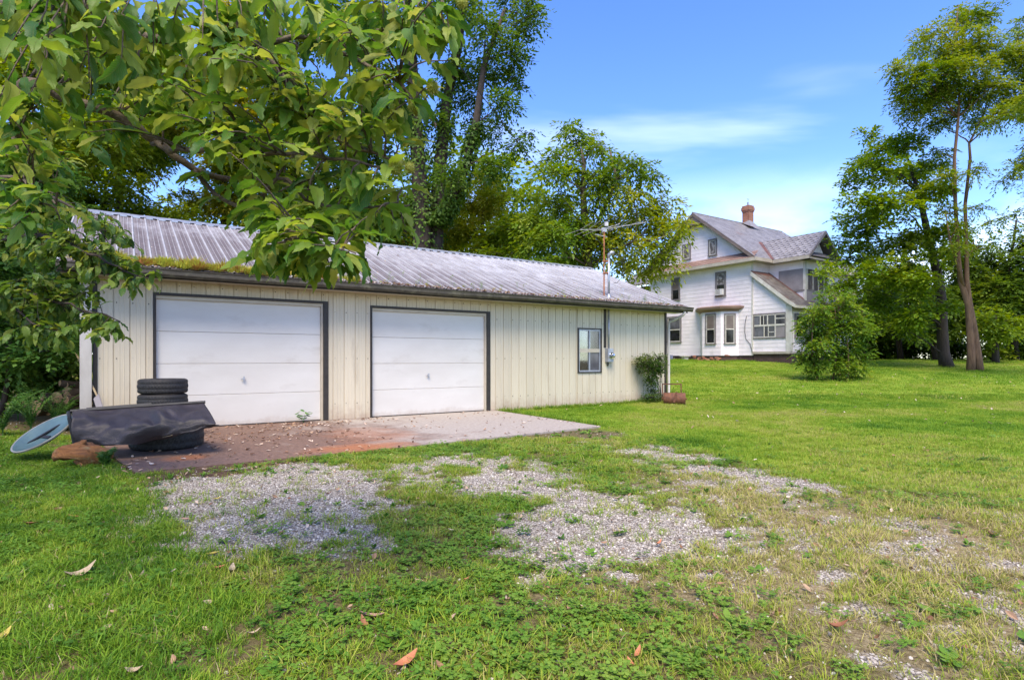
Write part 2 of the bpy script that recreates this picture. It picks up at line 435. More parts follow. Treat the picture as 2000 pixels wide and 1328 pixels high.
def roof_mat():
    m, nt = new_mat('stained_galvanised_roof')
    tc = N(nt, 'ShaderNodeTexCoord')
    sp = N(nt, 'ShaderNodeSeparateXYZ', {0: tc.outputs['Object']})
    mp = N(nt, 'ShaderNodeMapping', {0: tc.outputs['Object'], 'Scale': (1.0, 0.22, 0.22)})
    st = N(nt, 'ShaderNodeTexNoise', {'Vector': mp.outputs[0], 'Scale': 7.0, 'Detail': 8.0, 'Roughness': 0.65})
    bl = N(nt, 'ShaderNodeTexNoise', {'Vector': tc.outputs['Object'], 'Scale': 0.9, 'Detail': 7.0, 'Roughness': 0.7})
    fi = N(nt, 'ShaderNodeTexNoise', {'Vector': tc.outputs['Object'], 'Scale': 26.0, 'Detail': 5.0, 'Roughness': 0.75})
    # mildew: the older left half and the wet strip above the gutter carry most of it
    lx = N(nt, 'ShaderNodeMapRange', {0: sp.outputs[0], 1: -5.6, 2: 3.0, 3: 0.30, 4: 0.02})
    ly = N(nt, 'ShaderNodeMapRange', {0: sp.outputs[1], 1: -0.45, 2: 2.6, 3: 0.16, 4: -0.08})
    mk = math_(nt, 'ADD', math_(nt, 'ADD', math_(nt, 'MULTIPLY', st.outputs[0], 0.55), math_(nt, 'MULTIPLY', bl.outputs[0], 0.5)), math_(nt, 'ADD', lx.outputs[0], ly.outputs[0]))
    mk = math_(nt, 'ADD', mk, math_(nt, 'MULTIPLY', math_(nt, 'SUBTRACT', fi.outputs[0], 0.5), 0.6))
    dirt = ramp(nt, mk, [(0.40, 0.0), (0.56, 0.55), (0.74, 1.0)])
    ge = N(nt, 'ShaderNodeNewGeometry')
    zin = N(nt, 'ShaderNodeTexNoise', {'Vector': tc.outputs['Object'], 'Scale': 3.0, 'Detail': 3.0})
    zinc = ramp(nt, zin.outputs[0], [(0.35, (0.41, 0.395, 0.395)), (0.65, (0.53, 0.515, 0.51))])
    ro = ramp(nt, fi.outputs[0], [(0.38, (0.058, 0.045, 0.043)), (0.64, (0.155, 0.125, 0.125))])
    # ribs are real raised geometry; their crests take less of the mildew colour
    at = N(nt, 'ShaderNodeAttribute', attribute_name='crest')
    d2 = math_(nt, 'MULTIPLY', dirt, math_(nt, 'SUBTRACT', 1.0, math_(nt, 'MULTIPLY', at.outputs['Fac'], 0.85)))
    col = mixc(nt, d2, zinc, ro)
    b = N(nt, 'ShaderNodeBsdfPrincipled', {'Base Color': col, 'Metallic': math_(nt, 'MULTIPLY', math_(nt, 'SUBTRACT', 1.0, d2), 0.18),
                                           'Roughness': ramp(nt, d2, [(0.0, 0.38), (1.0, 0.7)])})
    bp = N(nt, 'ShaderNodeBump', {'Strength': 0.25, 'Distance': 0.01, 'Height': fi.outputs[0]})
    nt.links.new(bp.outputs[0], b.inputs['Normal'])
    finish(nt, b.outputs[0])
    return m
M['roof'] = roof_mat()

def slab_mat():
    m, nt = new_mat('stained_concrete')
    tc = N(nt, 'ShaderNodeTexCoord')
    sp = N(nt, 'ShaderNodeSeparateXYZ', {0: tc.outputs['Object']})
    big = N(nt, 'ShaderNodeTexNoise', {'Vector': tc.outputs['Object'], 'Scale': 1.1, 'Detail': 8.0, 'Roughness': 0.65})
    fin = N(nt, 'ShaderNodeTexNoise', {'Vector': tc.outputs['Object'], 'Scale': 18.0, 'Detail': 6.0, 'Roughness': 0.7})
    base = ramp(nt, fin.outputs[0], [(0.32, (0.24, 0.20, 0.165)), (0.62, (0.38, 0.33, 0.28))])
    # rotted leaf soil on the left half
    lx = N(nt, 'ShaderNodeMapRange', {0: sp.outputs[0], 1: -3.6, 2: 1.2, 3: 0.36, 4: -0.22})
    mk = math_(nt, 'ADD', big.outputs[0], lx.outputs[0])
    col = mixc(nt, ramp(nt, mk, [(0.48, 0.0), (0.72, 0.92)]), base, ramp(nt, fin.outputs[0], [(0.3, (0.065, 0.032, 0.018)), (0.65, (0.19, 0.10, 0.062))]))
    # rust-red stain near the front edge
    n3 = N(nt, 'ShaderNodeTexNoise', {'Vector': tc.outputs['Object'], 'Scale': 2.4, 'Detail': 5.0, 'Roughness': 0.6})
    def spot(x, y, rx, ry):
        dx = math_(nt, 'DIVIDE', math_(nt, 'SUBTRACT', sp.outputs[0], x), rx)
        dy = math_(nt, 'DIVIDE', math_(nt, 'SUBTRACT', sp.outputs[1], y), ry)
        d = math_(nt, 'ADD', math_(nt, 'MULTIPLY', dx, dx), math_(nt, 'MULTIPLY', dy, dy))
        return math_(nt, 'SUBTRACT', 1.0, math_(nt, 'ADD', d, math_(nt, 'MULTIPLY', math_(nt, 'SUBTRACT', n3.outputs[0], 0.5), 1.6)), True)
    rs = math_(nt, 'MAXIMUM', spot(-2.25, -3.55, 0.9, 0.42), math_(nt, 'MULTIPLY', spot(-1.7, -2.4, 0.8, 1.2), 0.5))
    rs = math_(nt, 'MAXIMUM', rs, spot(-4.2, -3.2, 0.3, 0.25))
    col = mixc(nt, ramp(nt, rs, [(0.05, 0.0), (0.9, 0.85)]), col, ramp(nt, fin.outputs[0], [(0.3, (0.22, 0.075, 0.025)), (0.7, (0.42, 0.16, 0.055))]))
    b = N(nt, 'ShaderNodeBsdfPrincipled', {'Base Color': col, 'Roughness': 0.85})
    bp = N(nt, 'ShaderNodeBump', {'Strength': 0.4, 'Distance': 0.01, 'Height': fin.outputs[0]})
    nt.links.new(bp.outputs[0], b.inputs['Normal'])
    finish(nt, b.outputs[0])
    return m
M['slab'] = slab_mat()

# ================================================================== GARAGE
G = thing('garage', 'low cream metal sided double garage with ribbed stained metal roof', 'garage', P0, ROTZ)
S0, S1, DEPTH = -5.15, 7.55, 7.0
EV_Z, RD_Z = 2.55, 4.10           # eave and ridge heights
DOORS = [(-4.41, -1.64, 2.21), (-0.82, 1.91, 2.18)]
WIN = (4.43, 5.21, 0.79, 1.90)

mb = MB()
mb.box(S0 + .02, S0 + .12, 0.03, DEPTH, -0.3, 2.42); mb.box(S1 - .12, S1 - .02, 0.03, DEPTH, -0.3, 2.42)
mb.box(S0 + .02, S1 - .02, DEPTH - .1, DEPTH, -0.3, 2.42)
for x in (S0 + .02, S1 - .12):
    mb.extrude([(x, 0.03, 2.42), (x, 3.5, 3.92), (x, DEPTH, 2.42)], (0.1, 0, 0))
mb.build('wall', M['cream'], G)
mb = MB()      # framing behind the sheets
mb.box(S0 + .12, DOORS[0][0] + .04, .03, .12, -.1, 2.40); mb.box(DOORS[0][1] - .04, DOORS[1][0] + .04, .03, .12, -.1, 2.40)
mb.box(DOORS[1][1] - .04, WIN[0], .03, .12, -.1, 2.40); mb.box(WIN[1], S1 - .12, .03, .12, -.1, 2.40)
mb.box(WIN[0], WIN[1], .03, .12, -.1, WIN[2]); mb.box(WIN[0], WIN[1], .03, .12, WIN[3], 2.40)
for d in DOORS: mb.box(d[0] + .04, d[1] - .04, .03, .12, d[2] - .01, 2.40)
mb.build('wall_frame', M['wood_in'], G)
mb = MB(); mb.box(S0 + .12, S1 - .12, .12, DEPTH - .1, -.1, -.005); mb.build('floor', M['dark_in'], G)
mb = MB()
mb.box(5.02, 5.3, .5, .62, .0, 2.4); mb.box(4.0, 6.0, 2.2, 2.6, 1.45, 1.5)
mb.build('stud', M['wood_in'], G)

def siding_panel(s0, s1, z0, z1):
    """one vertical ribbed strip of sheet: sunk joint, flats, two faint stiffening ribs"""
    w_ = s1 - s0
    prof = [(0, .016), (.008, .016), (.014, .0), (w_ * .34, .0), (w_ * .36, -.004), (w_ * .40, -.004), (w_ * .42, .0),
            (w_ * .62, .0), (w_ * .64, -.004), (w_ * .68, -.004), (w_ * .70, .0), (w_ - .006, .0), (w_, .016)]
    vs = []
    for z in (z0, z1):
        vs += [(s0 + a, b, z) for a, b in prof]
    n = len(prof)
    fs = [(i, i + 1, i + 1 + n, i + n) for i in range(n - 1)]
    MB().add(vs, fs).build('siding_panel', M['cream'], G)

PITCH = 0.2117
s = S0
while s < S1 - 1e-4:
    e = min(s + PITCH, S1)
    cuts = [s, e]
    for d in DOORS:
        for b in d[:2]:
            if s + 1e-4 < b < e - 1e-4: cuts.append(b)
    for b in WIN[:2]:
        if s + 1e-4 < b < e - 1e-4: cuts.append(b)
    cuts.sort()
    for a, b in zip(cuts[:-1], cuts[1:]):
        if b - a < .03: continue
        m_ = (a + b) / 2
        zr = [(0.0, 2.40)]
        for d in DOORS:
            if d[0] < m_ < d[1]: zr = [(d[2] + .002, 2.40)]
        if WIN[0] < m_ < WIN[1]: zr = [(0.0, WIN[2]), (WIN[3], 2.40)]
        for z0, z1 in zr: siding_panel(a, b, z0, z1)
    s = e

mb = MB()          # screw heads in three rows
for zz_ in (.30, 1.15, 2.02, 2.33):
    s = S0 + PITCH * .2
    while s < S1 - .05:
        if not any(d[0] - .02 < s < d[1] + .02 and zz_ < d[2] + .05 for d in DOORS) and not (WIN[0] - .05 < s < WIN[1] + .05 and WIN[2] - .05 < zz_ < WIN[3] + .05):
            mb.box(s - .006, s + .006, -.007, .0, zz_ - .006 + random.uniform(-.01, .01), zz_ + .006)
        s += PITCH
mb.build('screw', M['brown'], G, kind='stuff')
# doors
def garage_door(s0, s1, h, hx):
    d = thing('garage_door', None or '', '', (0, 0, 0)); d.parent = G
    for k in ('label', 'category'): del d[k]
    d.location = ((s0 + s1) / 2, 0, 0)
    wd = (s1 - s0) / 2
    mb = MB()
    mb.box(-wd, -wd + .035, -.014, .10, 0, h); mb.box(wd - .085, wd, -.02, .10, 0, h); mb.box(-wd + .035, wd - .085, -.018, .10, h - .045, h)
    mb.build('door_trim', M['brown'], d)
    mb = MB(); mb.box(-wd + .035, wd - .086, .012, .055, h - .10, h - .046); mb.box(wd - .122, wd - .086, .014, .055, 0.0, h - .10)
    mb.build('weather_strip', M['cream_trim'], d)
    x0, x1 = -wd + .037, wd - .124
    n = 4; H = h - .105; hs = H / n
    for i in range(n):
        z0 = .012 + i * hs; z1 = z0 + hs - .0035
        mb = MB()
        mb.box(x0, x1, .062, .10, z0, z1)
        # raised face with bevelled top and bottom edges
        a = [(x0, .062, z0), (x1, .062, z0), (x1, .056, z0 + .005), (x0, .056, z0 + .005)]
        b = [(x0, .056, z1 - .005), (x1, .056, z1 - .005), (x1, .062, z1), (x0, .062, z1)]
        mb.add(a + b, [(0, 1, 2, 3), (3, 2, 5, 4), (4, 5, 6, 7)])
        mb.build('door_section', M['door'], d)
    mb = MB(); mb.tube([(hx, .056, .80), (hx, .02, .80)], .018, 10); mb.box(hx - .045, hx - .005, .022, .030, .78, .80); mb.box(hx - .012, hx + .012, .012, .022, .765, .84)
    mb.build('handle', M['grey_metal'], d)
    mb = MB(); mb.box(x0, x1, .05, .10, -.004, .010); mb.build('bottom_seal', M['brown'], d)
    return d
garage_door(*DOORS[0], -.05)
garage_door(*DOORS[1], -.11)

# window
def gwin():
    x0, x1, z0, z1 = WIN
    mb = MB(); t = .03
    mb.box(x0, x1, -.022, .06, z1 - t, z1); mb.box(x0, x1, -.022, .06, z0, z0 + t)
    mb.box(x0, x0 + t, -.022, .06, z0 + t, z1 - t); mb.box(x1 - t, x1, -.022, .06, z0 + t, z1 - t)
    wn = mb.build('window', M['brown'], G)
    a0, a1, b0, b1 = x0 + t, x1 - t, z0 + t, z1 - t
    mid = (b0 + b1) / 2; cx_ = (a0 + a1) / 2
    mb = MB(); f = .035
    mb.box(a0, a1, -.004, .05, b1 - f, b1); mb.box(a0, a1, -.004, .05, b0, b0 + f)
    mb.box(a0, a0 + f, -.003, .05, b0 + f, b1 - f); mb.box(a1 - f, a1, -.003, .05, b0 + f, b1 - f)
    mb.box(cx_ - .018, cx_ + .018, -.002, .05, b0 + f, mid - .045); mb.box(cx_ - .018, cx_ + .018, -.002, .05, mid + .045, b1 - f)
    mb.build('window_frame', M['grey_metal'], wn)
    mb = MB(); mb.box(a0 + f, a1 - f, -.008, .05, mid - .045, mid + .045); mb.build('meeting_rail', M['cream_trim'], wn)
    for (p0, p1) in ((a0 + f, cx_ - .018), (cx_ + .018, a1 - f)):
        for (q0, q1) in ((b0 + f, mid - .045), (mid + .045, b1 - f)):
            last = p0 > cx_ and q0 < mid
            MB().box(p0, p1, .018, .024, q0, q1).build('pane', M['grey_glass'] if last else M['glass'], wn)
gwin()

# corner trims, soffit, fascia, gutters, downspouts
mb = MB(); mb.box(S0 - .045, S0 + .012, -.02, .12, -.05, 2.40); mb.build('corner_trim', M['brown'], G)
mb = MB(); mb.box(S1 - .012, S1 + .065, -.02, .12, -.05, 2.40); mb.build('corner_trim', M['brown'], G)
RX0, RX1 = -5.60, 7.99
mb = MB()
x = RX0 + .03
while x < RX1 - .05:
    x2 = min(x + .3, RX1 - .03)
    mb.box(x, x2 - .006, -.40, .028, 2.40, 2.415); x = x2
mb.box(RX0 + .03, RX1 - .03, -.40, .02, 2.407, 2.425)
mb.build('soffit', M['cream_trim'], G)
mb = MB(); mb.box(RX0, RX1, -.425, -.402, 2.385, 2.56); mb.build('fascia', M['brown'], G)
mb = MB()
prof = [(-.428, 2.53), (-.428, 2.43), (-.50, 2.42), (-.535, 2.46), (-.54, 2.51), (-.555, 2.535), (-.545, 2.54), (-.53, 2.512), (-.525, 2.465), (-.495, 2.432), (-.436, 2.44), (-.436, 2.53)]
nseg = 34
pr = []
for i in range(nseg + 1):
    xx = RX0 + (RX1 + .10 - RX0) * i / nseg
    sag = -.014 * math.sin(i / nseg * math.pi * 3.2) ** 2 - .010 * (1 - i / nseg)
    pr.append([(xx, a, b + sag) for a, b in prof])
vs = [p for r_ in pr for p in r_]; n = len(prof)
fs = [(i * n + j, i * n + (j + 1) % n, (i + 1) * n + (j + 1) % n, (i + 1) * n + j) for i in range(nseg) for j in range(n)]
fs += [tuple(range(n)), tuple(range(nseg * n, nseg * n + n))[::-1]]
mb.add(vs, fs); mb.build('gutter', M['gutter'], G)
mb = MB(); mb.tube([(RX1 - .18, -.47, 2.425), (RX1 - .18, -.46, 2.36), (RX1 - .22, -.42, 2.31), (S1 + .20, -.16, 2.20), (S1 + .115, -.07, 2.16), (S1 + .105, -.05, 2.08), (S1 + .105, -.05, .12), (S1 + .105, -.12, .03)], .038, 10)
mb.build('downspout', M['white_pipe'], G, smooth=True)
mb = MB(); mb.box(S0 - .20, S0 - .055, -.10, .0, .0, 2.3); mb.box(S0 - .20, S0 - .055, -.42, .0, 2.3, 2.37); mb.build('downspout', M['white_pipe'], G)

# ribbed roof: one strip of sheet per rib
RP = 0.2286
def roof_panel(x0, x1, back=False, last=False):
    w_ = x1 - x0
    prof = [(0, 0, .2), (.010, .022, 1), (.028, .022, 1), (.040, 0, .2), (w_ * .42, 0, 0), (w_ * .45, .006, .4), (w_ * .49, .006, .4), (w_ * .52, 0, 0), (w_ * .72, 0, 0), (w_ * .75, .006, .4), (w_ * .79, .006, .4), (w_ * .82, 0, 0), (w_, 0, .2)]
    ye, ze = (-.47, EV_Z - .008)
    yr, zr = 3.5, RD_Z
    if back: ye = 7.47
    L = math.hypot(yr - ye, zr - ze)
    nrm = Vector((0, -(zr - ze) / L, (yr - ye) / L)) if not back else Vector((0, (zr - ze) / L, (ye - yr) / L))
    vs = []; cr = []
    jit = random.uniform(-.012, .012)
    for (yy, zz_) in ((ye + (jit if not back else 0), ze), (yr, zr)):
        for a, h, c in prof:
            p = Vector((x0 + a, yy, zz_)) + nrm * h
            vs.append(p); cr.append(c)
    n = len(prof)
    fs = [(i, i + 1, i + 1 + n, i + n) for i in range(n - 1)]
    if back: fs = [f[::-1] for f in fs]
    o = MB().add(vs, fs).build('roof_panel', M['roof'], G)
    at = o.data.attributes.new('crest', 'FLOAT', 'POINT')
    at.data.foreach_set('value', np.array(cr, dtype=np.float32))
x = RX0
while x < RX1 - 1e-3:
    x2 = min(x + RP, RX1)
    roof_panel(x, x2); roof_panel(x, x2, back=True)
    x = x2
mb = MB()
mb.extrude([(RX0 + .01, -.42, EV_Z - .012), (RX0 + .01, 3.5, RD_Z - .03), (RX0 + .01, 7.42, EV_Z - .012), (RX0 + .01, 7.42, EV_Z - .11), (RX0 + .01, 3.5, RD_Z - .13), (RX0 + .01, -.42, EV_Z - .11)], (.04, 0, 0))
mb.extrude([(RX1 - .05, -.42, EV_Z - .012), (RX1 - .05, 3.5, RD_Z - .03), (RX1 - .05, 7.42, EV_Z - .012), (RX1 - .05, 7.42, EV_Z - .11), (RX1 - .05, 3.5, RD_Z - .13), (RX1 - .05, -.42, EV_Z - .11)], (.04, 0, 0))
mb.build('barge_board', M['brown'], G)
mb = MB()
nr = 60
for i in range(nr):      # ridge cap with small lapped sections
    a = RX0 + (RX1 - RX0) * i / nr; b = RX0 + (RX1 - RX0) * (i + 1) / nr
    d = .004 * (i % 2)
    mb.add([(a, 3.34, RD_Z - .035 + d), (b, 3.34, RD_Z - .035 + d), (b, 3.5, RD_Z + .042 + d), (a, 3.5, RD_Z + .042 + d), (b, 3.66, RD_Z - .035 + d), (a, 3.66, RD_Z - .035 + d)], [(0, 1, 2, 3), (3, 2, 4, 5)])
    mb.box(a + .05, a + .17, 3.325, 3.345, RD_Z - .06, RD_Z - .03)
mb.build('ridge_cap', M['grey_metal'], G)

# service mast, meter and conduit
mb = MB(); mb.box(5.29, 5.37, -.012, .02, 1.42, 2.40); mb.build('backing_strip', M['brown'], G)
MSX = 5.42
mb = MB(); mb.tube([(MSX, -.05, 1.40), (MSX, -.05, 2.39)], .022, 10); mb.tube([(MSX, -.05, 1.75), (MSX, -.05, 1.79)], .028, 10)
mb.build('conduit', M['grey_metal'], G, smooth=True)
mb = MB(); mb.tube([(MSX, -.05, 2.60), (MSX, -.05, 3.72)], .030, 12)
cone = [(.075, 2.68), (.05, 2.73), (.034, 2.78)]
mb.lathe(cone, 14, Matrix.Translation((MSX, -.05, 0)))
mb.tube([(MSX, -.05, 3.70), (MSX + .005, -.06, 3.78), (MSX + .05, -.10, 3.83), (MSX + .10, -.14, 3.82)], [.036, .05, .055, .042], 10)
ms = mb.build('service_mast', M['grey_metal'], G, smooth=True)
mb = MB()
mb.tube([(MSX + .10, -.14, 3.80), (MSX + .18, -.2, 3.76), (MSX + .30, -.22, 3.62), (MSX + .36, -.2, 3.42), (MSX + .33, -.16, 3.2), (MSX + .22, -.12, 3.08), (MSX + .12, -.1, 3.06)], .007, 6)
mb.tube([(MSX + .10, -.14, 3.80), (MSX + .22, -.2, 3.80), (MSX + .36, -.22, 3.66), (MSX + .43, -.2, 3.44), (MSX + .38, -.16, 3.18)], .006, 6)
mb.build('drip_loop', M['wire'], ms)
mb = MB(); mb.box(5.33, 5.52, -.115, .0, 1.06, 1.40); mb.box(5.345, 5.505, -.122, -.115, 1.075, 1.385)
mt = mb.build('meter_box', M['grey_metal'], G)
mb = MB(); mb.lathe([(.0, .10), (.045, .095), (.068, .07), (.075, .0), (.085, .0), (.085, -.012)], 20, Matrix.Translation((5.44, -.122, 1.22)) @ Matrix.Rotation(R(90), 4, 'X'))
mb.build('meter_dial', M['glass'], mt, smooth=True)
mb = MB(); mb.lathe([(.0, .055), (.05, .055), (.05, .0)], 16, Matrix.Translation((5.44, -.122, 1.22)) @ Matrix.Rotation(R(90), 4, 'X'))
mb.build('meter_face', M['grey_board'], mt)
mb = MB(); mb.tube([(5.39, -.05, 1.06), (5.39, -.05, 1.0), (5.40, -.03, .97)], .022, 8); mb.build('cable_entry', M['brown'], mt)

# aerial clamped beside the mast
def gw(x, y, z): return P0 + U * x + V * y + Vector((0, 0, z))
AN = thing('tv_antenna', 'old television aerial of thin rods on a rusty pole beside the roof mast', 'antenna', gw(MSX - .07, .05, 2.75), ROTZ)
mb = MB(); mb.tube([(0, 0, 0), (0, 0, .9), (0, 0, 1.70)], .017, 8); mb.box(-.03, .09, -.11, .03, .55, .58); mb.box(-.03, .09, -.11, .03, .85, .88)
mb.build('mast', M['rust_pole'], AN)
mb = MB(); mb.tube([(-.72, .1, 1.60), (0, 0, 1.68), (1.25, -.25, 1.98)], .0085, 6); mb.tube([(-.3, 0, 1.52), (.1, 0, 1.5)], .012, 6)
mb.tube([(0, 0, 1.70), (.45, -.1, 1.86)], .009, 6); mb.box(-.06, .06, -.03, .03, 1.62, 1.72)
mb.build('boom', M['alu'], AN)
for i in range(9):
    f = i / 8.0
    c = Vector((-.72, .1, 1.60)).lerp(Vector((0, 0, 1.68)), f / .37) if f < .37 else Vector((0, 0, 1.68)).lerp(Vector((1.25, -.25, 1.98)), (f - .37) / .63)
    l = .95 - .055 * i
    tl = random.uniform(-.06, .06)
    mb = MB(); mb.tube([c + Vector((-.35 * l, -l * .9, tl)), c, c + Vector((.25 * l, l * .9, -tl + .05))], .0052, 5)
    mb.build('rod', M['alu'], AN)
mb = MB(); mb.box(.02, .09, -.06, .0, 1.77, 1.87); mb.build('balun', M['ac_white'], AN)

# overhead wire from the mast head
WR = [gw(MSX + .02, -.08, 3.80)]
A_, B_ = WR[0], pt(870, 113, 8.6)
end = B_ + (B_ - A_) * 1.5 + Vector((0, 0, 1.7))
pts_ = []
for i in range(25):
    f = i / 24
    p = A_.lerp(end, f)
    # sagging curve through the measured point
    p.z -= 0.55 * 4 * f * (1 - f)
    pts_.append(p)
mb = MB(); mb.tube(pts_, .0075, 6)
tag(mb.build('power_line', M['wire'], None), 'thin black overhead wire running up from the garage mast past the tall trees', 'wire')

# concrete apron
sl = [(-4.98, -1.9), (-4.85, -3.0), (-4.70, -3.9), (-3.2, -3.86), (-1.6, -3.80), (.2, -3.66), (1.95, -3.52), (2.02, -1.8), (2.05, -.02), (-5.2, -.02)]
mb = MB(); mb.extrude([(x, y, -.12) for x, y in sl], (0, 0, .118))
slab = mb.build('driveway_apron', M['slab'], None, kind='structure')
slab.location = P0; slab.rotation_euler = (0, 0, ROTZ)
mb = MB(); mb.box(-5.2, 7.6, -.05, .10, -.25, -.004); mb.build('footing', M['slab'], G)

# ================================================================== FARMHOUSE
HS = thing('farmhouse', 'white two storey farmhouse with slate roof, brick chimney and lean-to porch', 'house', HC, ROTZ)
EH = EYE - HC.z
def hP(x, t): return HC + U * x + V * t
def ht(px, x=0.0):
    k = (px - 1000) / F
    b = HC + U * x
    return (b.x - k * b.y) / (k * V.y - V.x)
def hx_(px, t):
    k = (px - 1000) / F
    b = HC + V * t
    return (k * b.y - b.x) / (U.x - k * U.y)
def hz(py, x, t): return EH + (HY - py) / F * hP(x, t).y
W, ZF, ZE = 7.92, 0.28, 5.80
RIDGE_T, RIDGE_Z, EAVE_T, EAVE_Z = 3.96, 9.40, -.48, 5.95
SL = (RIDGE_Z - EAVE_Z) / (RIDGE_T - EAVE_T)
LEN = 12.4

def frame_x(x=0.0):            # walls facing the camera's left: local x runs to the right (-t), y into the house
    return Matrix(((0, 1, 0, x), (-1, 0, 0, 0), (0, 0, 1, 0), (0, 0, 0, 1)))
def frame_t(t=0.0):            # walls facing the garden front (-t)
    return Matrix(((1, 0, 0, 0), (0, 1, 0, t), (0, 0, 1, 0), (0, 0, 0, 1)))

def siding(mb, Mx, span, z0, z1, course=0.235, board=0.61):
    z = z0; r = 0
    while z < z1 - .02:
        zt = min(z + course, z1)
        a, b = span((z + zt) / 2)
        if b - a > .05:
            x = a; first = True
            while x < b - 1e-3:
                e = min(x + (board * (.5 if (first and r % 2) else 1)), b); first = False
                g = .004
                a2, b2 = x + g, e - g
                vs = [Mx @ Vector(p) for p in ((a2, -.015, z), (b2, -.015, z), (b2, -.005, zt), (a2, -.005, zt), (a2, 0, z), (b2, 0, z))]
                mb.add(vs, [(0, 1, 2, 3), (4, 5, 1, 0)])
                x = e
        z = zt; r += 1

# walls
mb = MB()
mb.extrude([(0, 0, ZF), (0, W, ZF), (0, W, 5.9), (0, RIDGE_T, 9.05), (0, 0, 5.9)], (LEN, 0, 0))
mb.build('wall', M['white_siding'], HS)
mb = MB(); mb.box(.05, LEN, .04, W - .04, -.5, ZF); mb.build('foundation', M['found'], HS)
mb = MB()
siding(mb, frame_x(-.001), lambda z: (-W, 0), ZF, 5.85)
def gspan(z):
    k = (9.02 - z) / (9.05 - 5.85) * 3.92
    return (-RIDGE_T - k, -RIDGE_T + k)
siding(mb, frame_x(-.001), gspan, 6.35, 8.95)
siding(mb, frame_t(-.001), lambda z: (0, 4.2), 5.0, 5.85)
mb.build('siding', M['white_siding'], HS, kind='stuff')
mb = MB(); mb.box(-.034, .02, -.034, .05, ZF, 5.8); mb.box(-.034, .02, W - .05, W + .03, ZF, 5.8); mb.build('corner_board', M['white_trim'], HS)

def shingles(mb, O, a, b, ra, rb, wid=.26, exp=.20, keep=None, point=0.0):
    """O origin; a,b unit vectors along eave and up slope; ra extent along, rb extent up"""
    O, a, b = Vector(O), Vector(a).normalized(), Vector(b).normalized()
    n = a.cross(b).normalized()
    if n.z < 0: n = -n
    y = 0.0; r = 0
    while y < rb - .03:
        y2 = min(y + exp, rb)
        x = -wid * (.5 if r % 2 else 0)
        while x < ra:
            x0, x1 = max(x, 0), min(x + wid, ra)
            if x1 - x0 > .02 and (keep is None or keep((x0 + x1) / 2, (y + y2) / 2)):
                h = .018 + random.uniform(0, .006)
                g = .006; xm = (x0 + x1) / 2
                if point:
                    P = [(x0 + g, y + point, h), (xm - .03, y, h), (xm + .03, y, h), (x1 - g, y + point, h), (x1 - g, y2 + .02, .003), (x0 + g, y2 + .02, .003)]
                    B = [(x0 + g, y + point, 0), (xm - .03, y, 0), (xm + .03, y, 0), (x1 - g, y + point, 0)]
                    vs = [O + a * p[0] + b * p[1] + n * p[2] for p in P + B]
                    mb.add(vs, [(0, 1, 2, 3, 4, 5), (0, 1, 7, 6)[::-1], (1, 2, 8, 7)[::-1], (2, 3, 9, 8)[::-1]])
                else:
                    P = [(x0 + g, y, h), (x1 - g, y, h), (x1 - g, y2 + .02, .003), (x0 + g, y2 + .02, .003), (x0 + g, y, 0), (x1 - g, y, 0)]
                    vs = [O + a * p[0] + b * p[1] + n * p[2] for p in P]
                    mb.add(vs, [(0, 1, 2, 3), (4, 5, 1, 0)])
            x += wid
        y = y2; r += 1

# main roof
RXF, RXB = -.48, 9.6
WRX, WRZ, WEX, WEZ, WT0 = 2.92, 7.44, 1.17, 5.90, -2.75        # wing: ridge x, ridge z, eave x, eave z, front overhang
WSL = (WRZ - WEZ) / (WRX - WEX)
mb = MB()
th_ = .10
mb.add([(RXF, EAVE_T, EAVE_Z), (LEN + .4, EAVE_T, EAVE_Z), (RXB, RIDGE_T, RIDGE_Z), (RXF, RIDGE_T, RIDGE_Z), (RXF, W + .48, EAVE_Z), (LEN + .4, W + .48, EAVE_Z)],
       [(0, 1, 2, 3), (3, 2, 5, 4), (1, 5, 2)])
mb.add([(RXF, EAVE_T, EAVE_Z - th_), (LEN + .4, EAVE_T, EAVE_Z - th_), (RXB, RIDGE_T, RIDGE_Z - th_), (RXF, RIDGE_T, RIDGE_Z - th_), (RXF, W + .48, EAVE_Z - th_), (LEN + .4, W + .48, EAVE_Z - th_)],
       [(3, 2, 1, 0), (4, 5, 2, 3)])
roof = mb.build('roof', M['soffit'], HS)
mb = MB()
def keep_main(a, b):
    t = EAVE_T + b * (RIDGE_T - EAVE_T) / math.hypot(RIDGE_T - EAVE_T, RIDGE_Z - EAVE_Z); z = EAVE_Z + (t - EAVE_T) * SL; x = RXF + a
    if x > RXB + (LEN + .4 - RXB) * (RIDGE_T - t) / (RIDGE_T - EAVE_T): return False
    wz = WRZ - abs(x - WRX) * WSL
    return z > wz - .02 or wz < EAVE_Z - .1
LS = math.hypot(RIDGE_T - EAVE_T, RIDGE_Z - EAVE_Z)
shingles(mb, (RXF, EAVE_T, EAVE_Z + .004), (1, 0, 0), (0, RIDGE_T - EAVE_T, RIDGE_Z - EAVE_Z), LEN + .4 - RXF, LS, keep=keep_main)
shingles(mb, (RXF, W + .48, EAVE_Z + .004), (1, 0, 0), (0, -(W + .48 - RIDGE_T), RIDGE_Z - EAVE_Z), RXB - RXF, math.hypot(W + .48 - RIDGE_T, RIDGE_Z - EAVE_Z), wid=.5, exp=.4)
mb.build('roof_slates', M['slate'], roof, kind='stuff')
mb = MB(); mb.tube([(RXF, RIDGE_T, RIDGE_Z + .02), (RXB, RIDGE_T, RIDGE_Z + .02)], .05, 8); mb.build('ridge_roll', M['slate'], roof)
